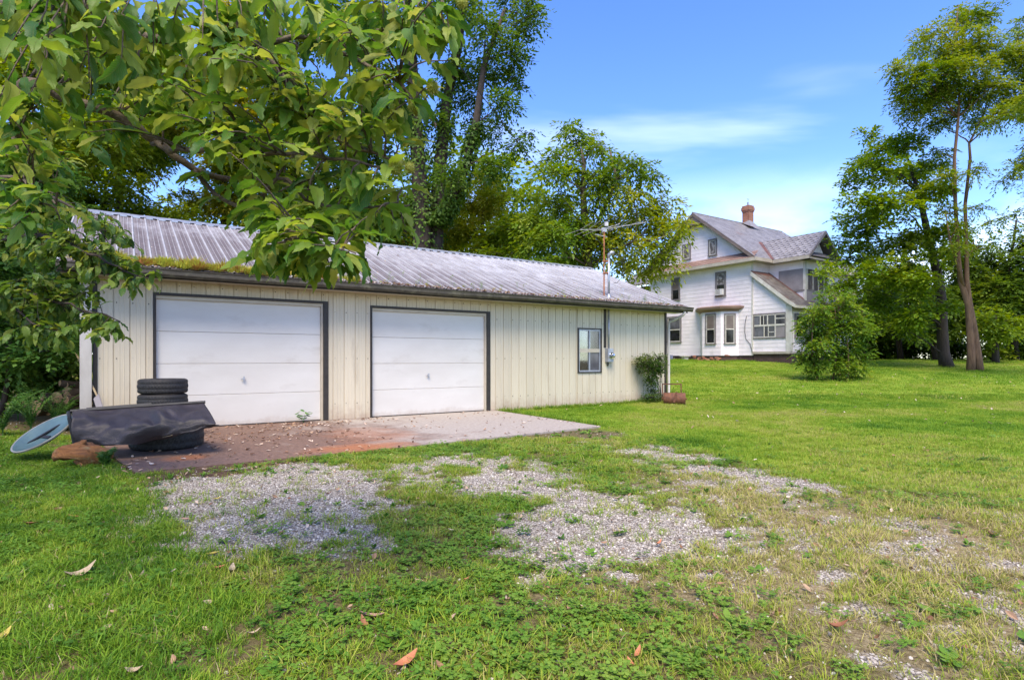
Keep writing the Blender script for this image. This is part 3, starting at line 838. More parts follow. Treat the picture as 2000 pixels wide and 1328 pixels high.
# barge boards, gable soffit, peak bracket
mb = MB()
for sgn, te in ((1, EAVE_T), (-1, W + .48)):
    dt = RIDGE_T - te
    p = [(RXF - .02, te, EAVE_Z - .02), (RXF - .02, RIDGE_T, RIDGE_Z + .0), (RXF - .02, RIDGE_T, RIDGE_Z - .20), (RXF - .02, te, EAVE_Z - .22)]
    mb.extrude(p, (.04, 0, 0))
mb.build('barge_board', M['barge'], HS)
mb = MB()
mb.box(RXF, RXF + .05, RIDGE_T - .72, RIDGE_T + .72, RIDGE_Z - .78, RIDGE_Z - .70); mb.box(RXF + .01, RXF + .04, RIDGE_T - .04, RIDGE_T + .04, RIDGE_Z - .70, RIDGE_Z - .2)
mb.extrude([(RXF + .02, RIDGE_T - .7, RIDGE_Z - .72), (RXF + .02, RIDGE_T, RIDGE_Z - .22), (RXF + .02, RIDGE_T + .7, RIDGE_Z - .72)], (.015, 0, 0))
mb.build('gable_bracket', M['barge'], HS)
# pent roof over the facade
mb = MB(); mb.add([(-.50, EAVE_T, EAVE_Z), (-.50, W + .48, EAVE_Z), (0, W + .0, 6.38), (0, 0, 6.38), (-.5, EAVE_T, EAVE_Z - .05), (-.5, W + .48, EAVE_Z - .05), (0, W, EAVE_Z - .05), (0, 0, EAVE_Z - .05)], [(0, 3, 2, 1), (4, 5, 6, 7)])
pent = mb.build('pent_roof', M['soffit'], HS)
mb = MB()
Lp = math.hypot(.5, .43)
shingles(mb, (-.50, W + .4, EAVE_Z + .004), (0, -1, 0), (.5, 0, .43), W + .8, Lp, wid=.8, exp=.22)
mb.build('pent_sheets', M['pent'], pent, kind='stuff')
mb = MB()
mb.box(-.53, -.505, EAVE_T - .02, W + .5, EAVE_Z - .20, EAVE_Z - .002)
mb.box(-.53, LEN + .4, EAVE_T - .045, EAVE_T - .002, EAVE_Z - .20, EAVE_Z - .004)
mb.box(-.50, 0, EAVE_T, W + .48, EAVE_Z - .21, EAVE_Z - .18); mb.box(0, LEN + .4, EAVE_T, 0, EAVE_Z - .21, EAVE_Z - .18)
mb.build('eave_fascia', M['fascia'], HS)

# chimney
cx0 = 5.27; CT = RIDGE_T - .1
czt = hz(403, cx0, CT)
mb = MB(); mb.box(cx0 - .26, cx0 + .26, CT - .26, CT + .26, RIDGE_Z - .9, czt - .42)
mb.box(cx0 - .29, cx0 + .29, CT - .29, CT + .29, czt - .42, czt - .33); mb.box(cx0 - .32, cx0 + .32, CT - .32, CT + .32, czt - .33, czt - .12); mb.box(cx0 - .28, cx0 + .28, CT - .28, CT + .28, czt - .12, czt)
ch = mb.build('chimney', M['brick'], roof)
mb = MB(); mb.tube([(cx0, CT, czt - .02), (cx0, CT, czt + .26)], .07, 10); mb.tube([(cx0 + .02, CT, czt + .26), (cx0 + .02, CT, czt + .5)], .02, 6)
mb.tube([(cx0 - .12, CT, czt + .48), (cx0 + .16, CT, czt + .5)], .014, 6)
mb.build('flue_pipe', M['grey_metal'], ch)
mb = MB(); mb.add([(cx0 - .62, CT - .62, RIDGE_Z - .32), (cx0 + .6, CT - .6, RIDGE_Z - .34), (cx0 + .26, CT - .265, RIDGE_Z + .12), (cx0 - .26, CT - .265, RIDGE_Z + .2)], [(0, 1, 2, 3)])
mb.add([(cx0 - .62, CT - .62, RIDGE_Z - .32), (cx0 - .265, CT - .26, RIDGE_Z + .2), (cx0 - .265, CT + .2, RIDGE_Z + .1), (cx0 - .7, CT + .1, RIDGE_Z + .05)], [(0, 1, 2, 3)])
mb.build('chimney_flashing', M['slate'], ch)

def window(name, Mx, x0, x1, z0, z1, upper='dark_glass', lower='dark_glass', split=True, fw=.085, frame='win_frame', sash='white_trim', sill=True):
    mb = MB()
    mb.box(x0, x1, -.055, .02, z1 - fw * 1.2, z1, Mx); mb.box(x0, x0 + fw, -.05, .02, z0 + .05, z1 - fw * 1.2, Mx); mb.box(x1 - fw, x1, -.05, .02, z0 + .05, z1 - fw * 1.2, Mx)
    mb.box(x0 - .02, x1 + .02, -.085, .02, z0, z0 + .05, Mx)
    wn = mb.build(name, M[frame], HS)
    a0, a1, b0, b1 = x0 + fw, x1 - fw, z0 + .05, z1 - fw * 1.2
    mid = (b0 + b1) / 2; s_ = .035
    mb = MB()
    mb.box(a0, a0 + s_, -.038, .0, b0, b1, Mx); mb.box(a1 - s_, a1, -.038, .0, b0, b1, Mx); mb.box(a0 + s_, a1 - s_, -.037, .0, b0, b0 + s_ * 1.4, Mx); mb.box(a0 + s_, a1 - s_, -.037, .0, b1 - s_, b1, Mx)
    if split: mb.box(a0 + s_, a1 - s_, -.04, .0, mid - .03, mid + .03, Mx)
    mb.build('sash', M[sash], wn)
    if split:
        MB().box(a0 + s_, a1 - s_, -.028, -.024, mid + .03, b1 - s_, Mx).build('pane', M[upper], wn)
        MB().box(a0 + s_, a1 - s_, -.028, -.024, b0 + s_ * 1.4, mid - .03, Mx).build('pane', M[lower], wn)
    else:
        MB().box(a0 + s_, a1 - s_, -.028, -.024, b0 + s_ * 1.4, b1 - s_, Mx).build('pane', M[upper], wn)
    return wn

def fwin(pl, pr_, pt_, pb, **kw):
    t0, t1 = ht(pl), ht(pr_)
    tm = (t0 + t1) / 2
    return window('window', frame_x(-.02), -t0, -t1, hz(pb, 0, tm), hz(pt_, 0, tm), **kw)
fwin(1333.6, 1350, 477, 508, split=False, upper='curtain')
fwin(1384, 1401, 467, 500, split=False, upper='curtain')
fwin(1312.4, 1329, 543, 587.5, upper='blind', sash='win_frame')
wac = fwin(1398, 1418.5, 531, 579.5, upper='curtain', sash='win_frame')
fwin(1304, 1331.5, 618, 669, upper='grey_glass')

# window air conditioner, its own thing
ta, tb = ht(1400.8), ht(1415)
za, zb = hz(577.5, 0, ta), hz(566, 0, ta)
AC = thing('air_conditioner', 'white box air conditioner sticking out of an upstairs farmhouse window', 'air conditioner', HC + V * ((ta + tb) / 2) + Vector((0, 0, za)), ROTZ)
wa = abs(ta - tb) / 2; ha = zb - za
mb = MB(); mb.box(-.22, .0, -wa, wa, 0, ha); mb.build('case', M['ac_white'], AC)
mb = MB()
for i in range(7):
    mb.box(-.228, -.221, -wa * .35 + 0, wa * .85, .05 + i * (ha - .1) / 7, .05 + i * (ha - .1) / 7 + .022)
mb.build('grille', M['ac_white'], AC)
mb = MB(); mb.box(-.2235, -.2215, -wa * .35, wa * .85, .04, ha - .04); mb.build('coil', M['dark_in'], AC)

# bay window
BP = .73; bt0, bt1, bt2, bt3 = .93, 1.66, 2.99, 3.72
zb1 = 2.95
mb = MB(); mb.extrude([(0.02, bt0, ZF - .02), (-BP, bt1, ZF - .02), (-BP, bt2, ZF - .02), (0.02, bt3, ZF - .02)], (0, 0, zb1 - ZF))
bay = mb.build('bay_window', M['white_siding'], HS)
def frame_edge(p, q):           # wall from p to q, seen from outside left to right
    d = Vector((q[0] - p[0], q[1] - p[1], 0)).normalized()
    n = Vector((0, 0, 1)).cross(d)      # into the house
    return Matrix(((d.x, n.x, 0, p[0]), (d.y, n.y, 0, p[1]), (0, 0, 1, 0), (0, 0, 0, 1)))
f1 = frame_edge((-BP, bt2), (-BP, bt1)); f2 = frame_edge((-BP, bt1), (0, bt0)); f3 = frame_edge((0, bt3), (-BP, bt2))
LB = math.hypot(BP, bt1 - bt0)
mb = MB(); siding(mb, f1, lambda z: (0, bt2 - bt1), ZF, zb1); siding(mb, f2, lambda z: (0, LB), ZF, zb1); siding(mb, f3, lambda z: (0, LB), ZF, zb1)
mb.build('bay_siding', M['white_siding'], bay, kind='stuff')
zwb, zwt = hz(673, -BP, bt2), hz(613.5, -BP, bt2)
window('window', f1 @ Matrix.Translation((0, -.02, 0)), .26, 1.02, zwb, zwt, upper='blind')
zwb, zwt = hz(672.5, -BP / 2, bt1), hz(612.5, -BP / 2, bt1)
window('window', f2 @ Matrix.Translation((0, -.02, 0)), .19, .86, zwb, zwt, upper='blind')
mb = MB()
def ring(o, z): return [(0.0, bt0 - o * 1.2, z), (-BP - o * .9, bt1 - o * .5, z), (-BP - o * .9, bt2 + o * .5, z), (0.0, bt3 + o * 1.2, z)]
lv = [ring(.02, zb1 - .02), ring(.04, zb1 + .05), ring(.30, zb1 + .15), ring(.34, zb1 + .27), ring(.10, zb1 + .34)]
vs = [p for r_ in lv for p in r_]
fs = []
for i in range(len(lv) - 1):
    for j in range(3): fs.append((i * 4 + j + 1, i * 4 + j, (i + 1) * 4 + j, (i + 1) * 4 + j + 1))
fs += [(0, 1, 2, 3), (16, 19, 18, 17)]
mb.add(vs, fs); mb.build('bay_cornice', M['pent'], bay)
mb = MB(); mb.extrude([(-.01, bt0 + .08, -.4), (-BP + .06, bt1 + .03, -.4), (-BP + .06, bt2 - .03, -.4), (-.01, bt3 - .08, -.4)], (0, 0, ZF + .37))
mb.build('bay_footing', M['found'], bay)

# lean-to porch
PT = -2.39; PRZ0, PRZ1, PRT1 = 5.22, 3.02, -2.72
def pz(t): return PRZ0 + (t - 0.0) * (PRZ0 - PRZ1) / (0 - PRT1)
PL = 7.0
mb = MB(); mb.extrude([(.03, -.01, .44), (.03, PT + .05, .44), (.03, PT + .05, pz(PT) - .16), (.03, -.01, pz(0) - .16)], (.05, 0, 0))
mb.box(.03, PL, PT + .05, PT + .10, .44, pz(PT) - .14)
porch = mb.build('porch_wall', M['white_siding'], HS)
mb = MB()
zs0, zs1 = hz(661, 0, -1.2), hz(611, 0, -1.2)
siding(mb, frame_x(.03), lambda z: (.03, 2.30), .50, zs0)
def pspan(z):
    # under the sloping roof
    t = -(PRZ0 - .17 - z) / ((PRZ0 - PRZ1) / (-PRT1))
    return (.03, min(2.36, -t))
siding(mb, frame_x(.03), pspan, zs1, 5.0)
siding(mb, frame_t(PT + .05), lambda z: (.3, PL), .50, hz(661, 2, PT))
mb.build('porch_siding', M['white_siding'], porch, kind='stuff')
mb = MB(); mb.box(-.05, .12, -.02, PT + .02, .36, .50); mb.box(-.05, .12, PT - .01, PT + .05, .36, .5); mb.box(.0, PL, PT - .03, PT + .1, .36, .47); mb.build('porch_sill', M['fascia'], porch)
mb = MB(); mb.box(.06, PL, PT + .06, -.02, -.5, .36); mb.build('porch_foundation', M['found'], porch)
mb = MB(); mb.box(-.02, .10, PT - .02, PT + .33, .48, pz(PT) - .15); mb.box(-.05, .0, PT - .04, PT + .06, .48, pz(PT) - .15); mb.build('porch_post', M['white_trim'], porch)
# porch windows: a ragged row of small sashes
def porch_windows():
    Mx = frame_x(.03)
    x0, x1 = .06, 2.04
    mb = MB()
    mb.box(x0 - .03, x1 + .02, -.04, .02, zs1 - .09, zs1, Mx); mb.box(x0 - .03, x1 + .02, -.06, .02, zs0, zs0 + .07, Mx)
    mb.box(x0 - .03, x0 + .05, -.04, .02, zs0 + .07, zs1 - .09, Mx); mb.box(x1 - .05, x1 + .02, -.04, .02, zs0 + .07, zs1 - .09, Mx)
    fr_ = mb.build('porch_window', M['win_frame'], HS)
    zm = (zs0 + zs1) / 2 + .03
    mb = MB(); mb.box(x0 + .05, x1 - .05, -.045, .0, zm - .05, zm + .05, Mx)
    for xx in (.50, .95, 1.42):
        mb.box(xx - .03, xx + .03, -.042, .0, zm + .05, zs1 - .09, Mx)
    for xx in (.74, 1.42):
        mb.box(xx - .03, xx + .03, -.042, .0, zs0 + .07, zm - .05, Mx)
    mb.box(.95 + .03, 1.36, -.04, 0, zs0 + .35, zs0 + .39, Mx); mb.box(1.45, x1 - .05, -.04, 0, zm + .34, zm + .39, Mx); mb.box(.68, .72, -.04, 0, zm + .05, zs1 - .09, Mx)
    mb.box(.98, 1.02, -.04, 0, zs0 + .07, zm - .05, Mx)
    mb.box(x0, x1 - .05, -.042, .0, zs1 - .13, zs1 - .09, Mx); mb.box(x0, x1 - .6, -.043, .0, zs0 + .07, zs0 + .12, Mx)
    mb.build('sash', M['white_trim'], fr_)
    mats = ['grey_glass', 'dark_glass', 'dark_glass', 'dark_glass', 'grey_glass', 'dark_glass', 'grey_board']
    cells = [(.11, .47, zm + .05, zs1 - .13), (.53, .92, zm + .05, zs1 - .13), (.98, 1.39, zm + .05, zs1 - .13), (1.45, 1.99, zm + .05, zs1 - .13),
             (.11, .71, zs0 + .12, zm - .05), (.77, 1.39, zs0 + .12, zm - .05), (1.45, 1.99, zs0 + .07, zm - .05)]
    for c, m_ in zip(cells, mats):
        MB().box(c[0], c[1], -.02, -.014, c[2], c[3], Mx).build('pane', M[m_], fr_)
porch_windows()
for k in range(3):
    window('porch_window', frame_t(PT + .03), .35 + k * 1.5, 1.65 + k * 1.5, hz(661, 1, PT), hz(613, 1, PT), sash='white_trim')
mb = MB(); mb.box(-.0, PL, PT - .03, PT + .09, hz(608, 1, PT), pz(PT) - .1); mb.build('porch_beam', M['fascia'], porch)
# porch roof with a slight flare at the eave
mb = MB()
Ls = math.hypot(-PRT1, PRZ0 - PRZ1)
def slab_roof(mb, x0, x1, t0, z0, t1, z1, th):
    mb.extrude([(x0, t0, z0), (x0, t1, z1), (x0, t1, z1 - th), (x0, t0, z0 - th)], (x1 - x0, 0, 0))
slab_roof(mb, -.18, 1.66, .0, PRZ0, PRT1, PRZ1, .07)
slab_roof(mb, 1.66, PL + .3, -2.2, pz(-2.2), PRT1, PRZ1, .07)
slab_roof(mb, 4.18, PL + .3, 0, pz(0), -2.2, pz(-2.2), .07)
pr_ = mb.build('porch_roof', M['soffit'], HS)
mb = MB()
bdir = (0, -PRT1, PRZ0 - PRZ1)
shingles(mb, (-.18, PRT1, PRZ1 + .004), (1, 0, 0), bdir, 1.84, Ls, wid=.2, exp=.16)
shingles(mb, (1.66, PRT1, PRZ1 + .004), (1, 0, 0), bdir, PL - 1.3, Ls * .19, wid=.2, exp=.16)
shingles(mb, (4.18, PRT1, PRZ1 + .004), (1, 0, 0), bdir, PL - 3.9, Ls, wid=.2, exp=.16)
mb.build('roof_slates', M['old_slate'], pr_, kind='stuff')
mb = MB(); mb.add([(-.2, -.001, PRZ0 + .03), (1.66, -.001, PRZ0 + .03), (1.66, -.40, pz(-.40) + .035), (-.2, -.22, pz(-.22) + .035)], [(0, 3, 2, 1)])
mb.add([(1.655, 0, PRZ0 + .06), (1.655, -2.2, pz(-2.2) + .06), (1.50, -2.2, pz(-2.2) + .03), (1.50, 0, PRZ0 + .03)], [(0, 3, 2, 1)])
mb.build('roof_flashing', M['valley'], pr_)
mb = MB()
mb.extrude([(-.20, .02, PRZ0 - .0), (-.20, PRT1 + .4, pz(PRT1 + .4) - .0), (-.20, PRT1, PRZ1 + .04), (-.20, PRT1, PRZ1 - .16), (-.20, PRT1 + .45, pz(PRT1 + .45) - .24), (-.20, .02, PRZ0 - .26)], (.03, 0, 0))
mb.box(-.18, PL + .3, PRT1 - .03, PRT1 - .002, PRZ1 - .15, PRZ1 + .0)
mb.build('porch_fascia', M['white_trim'], pr_)

# upstairs wing over the porch
WX0, WX1, WT = 1.67, 4.17, -2.2
wz1 = 5.72
mb = MB(); mb.box(WX0, WX1, WT, -.02, 2.4, wz1)
mb.extrude([(WX0, WT + .02, wz1), (WX1, WT + .02, wz1), (WRX, WT + .02, WRZ - .22)], (0, .3, 0))
wing = mb.build('wing', M['white_siding'], HS)
mb = MB()
siding(mb, frame_x(WX0 - .001), lambda z: (.02, -WT), hz(529.6, WX0, -1), wz1)
mb.build('wing_siding', M['white_siding'], wing, kind='stuff')
tq0, tq1 = ht(1521.5, WX0), -2.12
zq0, zq1 = 4.06, 5.26
mb = MB(); mb.box(WX0 - .035, WX0 - .002, tq1, tq0, zq0, zq1); mb.build('board_panel', M['grey_board'], wing)
mb = MB(); mb.box(WX0 - .05, WX0 - .004, WT - .01, -.7, zq0 - .10, zq0 - .01); mb.box(WX0 - .012, WX1, WT - .04, WT - .005, zq0 - .10, zq0 - .01); mb.build('band_board', M['win_frame'], wing)
mb = MB(); mb.box(WX0 - .04, WX0 + .12, WT - .045, WT + .08, 2.9, wz1); mb.box(WX1 - .12, WX1 + .02, WT - .045, WT + .08, 2.9, wz1); mb.build('corner_board', M['white_trim'], wing)
mb = MB(); mb.box(WX0 + .13, WX1 - .13, WT - .02, WT - .004, zq0, zq1 - .02); scr = mb.build('sleeping_porch_screen', M['dark_in'], wing)
nb_ = 15
for i in range(nb_):
    x = WX0 + .20 + i * (WX1 - WX0 - .4) / (nb_ - 1)
    w_ = .055 if i in (0, 4, 8, 12) else .025
    MB().box(x - w_ / 2, x + w_ / 2, WT - .055, WT - .021, zq0 - .0, zq1 - .02).build('slat', M['win_frame'] if i % 4 else M['white_trim'], scr)
mb = MB(); mb.box(WX0 + .12, WX1 - .12, WT - .03, WT - .004, 2.95, zq0 - .10); mb.build('apron_panel', M['grey_board'], wing)
mb = MB()
tr = EAVE_T + (WRZ - EAVE_Z) / SL
tv = EAVE_T + (WEZ - EAVE_Z) / SL
WEX2 = 2 * WRX - WEX
mb.add([(WEX, WT0, WEZ), (WRX, WT0, WRZ), (WRX, tr, WRZ), (WEX, tv, WEZ), (WEX2, WT0, WEZ), (WEX2, tv, WEZ)], [(0, 1, 2, 3)[::-1], (1, 4, 5, 2)[::-1]])
mb.add([(WEX, WT0, WEZ - .09), (WRX, WT0, WRZ - .09), (WRX, tr, WRZ - .09), (WEX, tv, WEZ - .09), (WEX2, WT0, WEZ - .09), (WEX2, tv, WEZ - .09)], [(0, 1, 2, 3), (1, 4, 5, 2)])
mb.extrude([(WEX, WT0 - .02, WEZ + .01), (WRX, WT0 - .02, WRZ + .02), (WRX, WT0 - .02, WRZ - .17), (WEX, WT0 - .02, WEZ - .17)], (0, .04, 0))
mb.extrude([(WRX, WT0 - .02, WRZ + .02), (WEX2, WT0 - .02, WEZ + .01), (WEX2, WT0 - .02, WEZ - .17), (WRX, WT0 - .02, WRZ - .17)], (0, .04, 0))
wroof = mb.build('wing_roof', M['soffit'], HS)
mb = MB()
Lw = math.hypot(WRX - WEX, WRZ - WEZ)
def keep_w(a, b):
    t = WT0 + a
    x = WEX + b / Lw * (WRX - WEX); z = WEZ + b / Lw * (WRZ - WEZ)
    return t < EAVE_T + (z - EAVE_Z) / SL + .05
shingles(mb, (WEX, WT0, WEZ + .004), (0, 1, 0), (WRX - WEX, 0, WRZ - WEZ), tr - WT0, Lw, wid=.36, exp=.22, keep=keep_w, point=.09)
def keep_w2(a, b): return keep_w(tr - WT0 - a, b)
shingles(mb, (WEX2, tr, WEZ + .004), (0, -1, 0), (WRX - WEX2, 0, WRZ - WEZ), tr - WT0, Lw, wid=.36, exp=.22, keep=keep_w2)
mb.build('roof_slates', M['slate'], wroof, kind='stuff')
mb = MB(); e0 = Vector((WEX, tv, WEZ + .05)); e1 = Vector((WRX, tr, WRZ + .05)); off = Vector((-.12, .0, .03))
mb.add([e0 + Vector((.10, -.12, .0)), e1 + Vector((.02, -.1, .0)), e1 + Vector((-.12, .06, .0)), e0 + Vector((-.12, .06, .0))], [(0, 1, 2, 3)[::-1]])
mb.build('valley_flashing', M['valley'], wroof)
mb = MB(); mb.box(WEX - .03, WEX - .002, WT0, tv, WEZ - .19, WEZ - .0); mb.box(WEX, WX0, WT0, tv, WEZ - .2, WEZ - .17)
mb.box(WEX, WEX2, WT0, WT0 + .03, WEZ - .2, WEZ - .1); mb.box(WEX, WEX2, WT0 + .03, WT, WEZ - .2, WEZ - .17)
mb.build('wing_fascia', M['fascia'], wroof)
mb = MB(); mb.add([(WEX, WT0, WEZ), (WEX2, WT0, WEZ), (WEX2 - .3, WT, WEZ + .38), (WEX + .3, WT, WEZ + .38)], [(0, 1, 2, 3)]); mb.build('gable_pent', M['soffit'], wroof)

# rear wing seen beyond the corner
mb = MB(); mb.box(1.6, 9, W + .01, W + 4.2, -.3, 5.45)
rw = mb.build('rear_wing', M['white_siding'], HS)
mb = MB(); siding(mb, frame_x(1.599), lambda z: (-W - 4.2, -W), .28, 5.45); mb.build('rear_wing_siding', M['white_siding'], rw, kind='stuff')
mb = MB()
mb.extrude([(1.1, W + .02, 5.62), (5.3, W + .02, 7.7), (9.4, W + .02, 5.62), (9.4, W + .02, 5.5), (5.3, W + .02, 7.58), (1.1, W + .02, 5.5)], (0, 4.6, 0))
rr = mb.build('rear_roof', M['fascia'], HS)
mb = MB(); shingles(mb, (1.1, W + 4.6, 5.625), (0, -1, 0), (4.2, 0, 2.08), 4.5, math.hypot(4.2, 2.08)); mb.build('roof_slates', M['slate'], rr, kind='stuff')
t0_, t1_ = ht(1255, 1.6), ht(1268, 1.6)
window('window', frame_x(1.58), -t0_, -t1_, hz(606, 1.6, t0_), hz(560, 1.6, t0_))
# cable on the facade
mb = MB()
cp = [(1459, 617), (1456, 632), (1455.5, 648), (1458, 662), (1466, 672), (1470, 688)]
mb.tube([(-.045, ht(a), hz(b, 0, ht(a))) for a, b in cp], .014, 5); mb.build('cable', M['wire'], HS)

# blocks and a broken brick heap against the foundation
def house_pt(px, dx): 
    t = ht(px, dx); p = hP(dx, t); return p
bk = MB(); bk.box(-.2, .2, -.1, .1, -.04, .33); o = bk.build('concrete_block', M['block_blue'], None); o.location = house_pt(1309, -.35); o.rotation_euler.z = ROTZ + 1.2
tag(o, 'blue grey block standing on the grass against the farmhouse foundation', 'block')
mb = MB(); mb.box(-.16, .16, -.14, .14, -.05, .22); mb.box(-.26, .26, -.22, .22, .22, .27); o = mb.build('stone_block', M['white_trim'], None); o.location = house_pt(1338, -.5); o.rotation_euler.z = .4
tag(o, 'pale capped stone post on the grass in front of the dark foundation', 'stone')
BH = thing('brick_heap', 'heap of loose orange red bricks at the foot of the bay window', 'bricks', house_pt(1385, -BP - .35), ROTZ)
for i in range(26):
    f = random.random()
    l = (random.uniform(-.35, .25), random.gauss(0, .55), random.uniform(-.02, .34 - .25 * f))
    mb = MB(); mb.box(-.10, .10, -.05, .05, -.03, .03, Matrix.Translation(l) @ Matrix.Rotation(random.uniform(0, 3), 4, 'Z') @ Matrix.Rotation(random.uniform(-.5, .5), 4, 'X'))
    mb.build('brick', M['brick'], BH)

# ================================================================== JUNK BESIDE THE LEFT DOOR
def tyre(r, w_, loc, rot=(0, 0, 0), seed=0, lugs=72):
    t = MB()
    ri = r * .60
    prof = [(ri, -w_ * .42), (ri + .012, -w_ * .47), (r * .74, -w_ * .50), (r * .86, -w_ * .50), (r * .93, -w_ * .46), (r * .975, -w_ * .40), (r * .99, -w_ * .30), (r, -w_ * .18), (r, -w_ * .17), (r, -.01), (r, .01),
            (r, w_ * .17), (r, w_ * .18), (r * .99, w_ * .30), (r * .975, w_ * .40), (r * .93, w_ * .46), (r * .86, w_ * .50), (r * .74, w_ * .50), (ri + .012, w_ * .47), (ri, w_ * .42), (ri - .012, w_ * .38), (ri - .012, -w_ * .38), (ri, -w_ * .42)]
    def mod(rr, z, j, k):
        if 5 <= j <= 14:
            g = 0
            if j in (7, 8, 11, 12): g = .007
            elif (k + (j // 2) % 2 * 1) % 3 == 0: g = .0045
            return rr - g
        return rr
    t.lathe(prof, lugs * 2, None, mod)
    o = t.build('tyre', M['rubber'], None, smooth=False)
    o.location = loc; o.rotation_euler = rot
    return o

SX, SY = -5.02, 8.32
tw = .215
grp = 'tyres stacked in front of the garage door'
for i, lab in enumerate(['car tyre at the very bottom of the stack behind the tarp', 'car tyre second from the bottom of the stack, mostly hidden by the tarp',
                         'black car tyre just under the top one of the stack', 'black car tyre lying on top of the stack by the white door']):
    o = tyre(.318, tw - .006, (SX + [.0, .012, .004, .0][i], SY + [0, .008, -.006, .004][i], .001 + tw * (i + .5)), (0, 0, i * 1.3))
    tag(o, lab, 'tyre', grp)
o = tyre(.43, .27, (-4.50, 7.55, .137), (R(1), 0, .4), lugs=60)
tag(o, 'large wide tyre lying flat under the black tarp', 'tyre')

TP = thing('truck_bed_cover', 'faded black vinyl truck bed cover slumped over a tyre by the garage', 'tarp', (-4.9, 7.0, 0))
TPo = Vector((-4.9, 7.0, 0))
def lerp(a, b, f): return a + (b - a) * f
nU, nV = 72, 30
rail0, rail1 = pt(141, 805, 6.95), pt(397, 787, 7.45)
cr_px = [(0, 816), (.1, 820), (.22, 831), (.33, 837), (.45, 833), (.55, 827), (.66, 818), (.78, 822), (.9, 824), (1, 827)]
bot_px = [(0, 868), (.2, 870), (.4, 868), (.6, 857), (.8, 844), (.93, 835), (1, 829)]
def interp(tab, f):
    for (a, va), (b, vb) in zip(tab[:-1], tab[1:]):
        if f <= b: 
            g = (f - a) / (b - a); g = g * g * (3 - 2 * g)
            return va + (vb - va) * g
    return tab[-1][1]
vs = []
for i in range(nU + 1):
    f = i / nU
    A = rail0.lerp(rail1, f)
    xpx = lerp(141, 422, f)
    Bc = pt(xpx, interp(cr_px, f), lerp(6.55, 6.95, f) + .05 * math.sin(f * 9))
    Cb = pt(lerp(150, 428, f), interp(bot_px, f), lerp(6.50, 6.98, f) + .05 * math.sin(f * 13 + 1))
    for j in range(nV + 1):
        g = j / nV
        if g < .42:
            q = g / .42
            p = A.lerp(Bc, q); p.z += .028 * math.sin(q * math.pi) * (1 - .4 * f)
        else:
            q = (g - .42) / .58
            p = Bc.lerp(Cb, q)
            p += Vector((0, -.045 * math.sin(q * math.pi), 0))
        nz = mnoise.noise(Vector((f * 5.0, g * 2.2, 3.1))) * .045 + mnoise.noise(Vector((f * 13 + g * 4, g * 5 - f * 3, 7.7))) * .026 + mnoise.noise(Vector((f * 8 + g * 6, f * 3 - g * 2, 1.3))) * .03
        # pinched fold near the middle
        d = (f - .60 - .25 * (g - .25)); nz += .07 * math.exp(-(d / .05) ** 2) * math.exp(-((g - .25) / .16) ** 2)
        d = (f - .70 - .35 * (g - .2)); nz += .06 * math.exp(-(d / .035) ** 2) * math.exp(-((g - .2) / .13) ** 2)
        d = (f - .5 - .8 * (g - .3)); nz -= .03 * math.exp(-(d / .06) ** 2) * math.exp(-((g - .4) / .2) ** 2)
        edge = min(1, min(g, 1 - g, f, 1 - f) * 12)
        p += Vector((.0, -.55, .85)) * nz * edge
        p.z = max(p.z, .015)
        vs.append(p - TPo)
fs = [(i * (nV + 1) + j, (i + 1) * (nV + 1) + j, (i + 1) * (nV + 1) + j + 1, i * (nV + 1) + j + 1) for i in range(nU) for j in range(nV)]
o = MB().add(vs, fs).build('cover_sheet', M['tarp'], TP, smooth=True)
sm = o.modifiers.new('thickness', 'SOLIDIFY'); sm.thickness = .006
mb = MB()
a, b = rail0 - TPo, rail1 - TPo
mb.tube([a + Vector((-.02, .0, .012)), b + Vector((.02, .01, .012))], .022, 6)
mb.tube([a + Vector((.1, .10, .03)), a.lerp(b, .55) + Vector((0, .10, .03))], .018, 6)
mb.build('top_rail', M['black_rail'], TP)
mb = MB(); mb.tube([a + Vector((-.03, -.02, 0)), Vector(vs[int((nV + 1) * .42)]) + Vector((-.03, 0, 0)), Vector(vs[nV]) + Vector((-.03, .01, 0))], .020, 6); mb.build('end_rail', M['black_rail'], TP)
# second folded flap standing up behind at the right end
e0, e1 = pt(333, 791, 7.30) - TPo, pt(394, 785, 7.50) - TPo
mb = MB()
g0 = [pt(x, y, z) - TPo for x, y, z in ((300, 792, 7.35), (340, 789, 7.42), (395, 784, 7.52), (404, 799, 7.35), (350, 806, 7.25), (305, 812, 7.15))]
mb.add(g0 + [p + Vector((0, .02, 0)) for p in g0], [(0, 1, 4, 5), (1, 2, 3, 4), (11, 10, 7, 6), (10, 9, 8, 7)])
mb.build('folded_flap', M['tarp'], TP)
lt = [Vector(vs[(int(nU * .62)) * (nV + 1) + nV - 1]), Vector(vs[(int(nU * .69)) * (nV + 1) + nV - 1])]
mb = MB(); d_ = (lt[1] - lt[0]); mb.add([lt[0] + Vector((0, -.012, 0)), lt[1] + Vector((0, -.012, 0)), lt[1] + Vector((0, -.012, .022)), lt[0] + Vector((0, -.012, .022))], [(0, 1, 2, 3)])
mb.build('sewn_label', M['pale_stick'], TP)

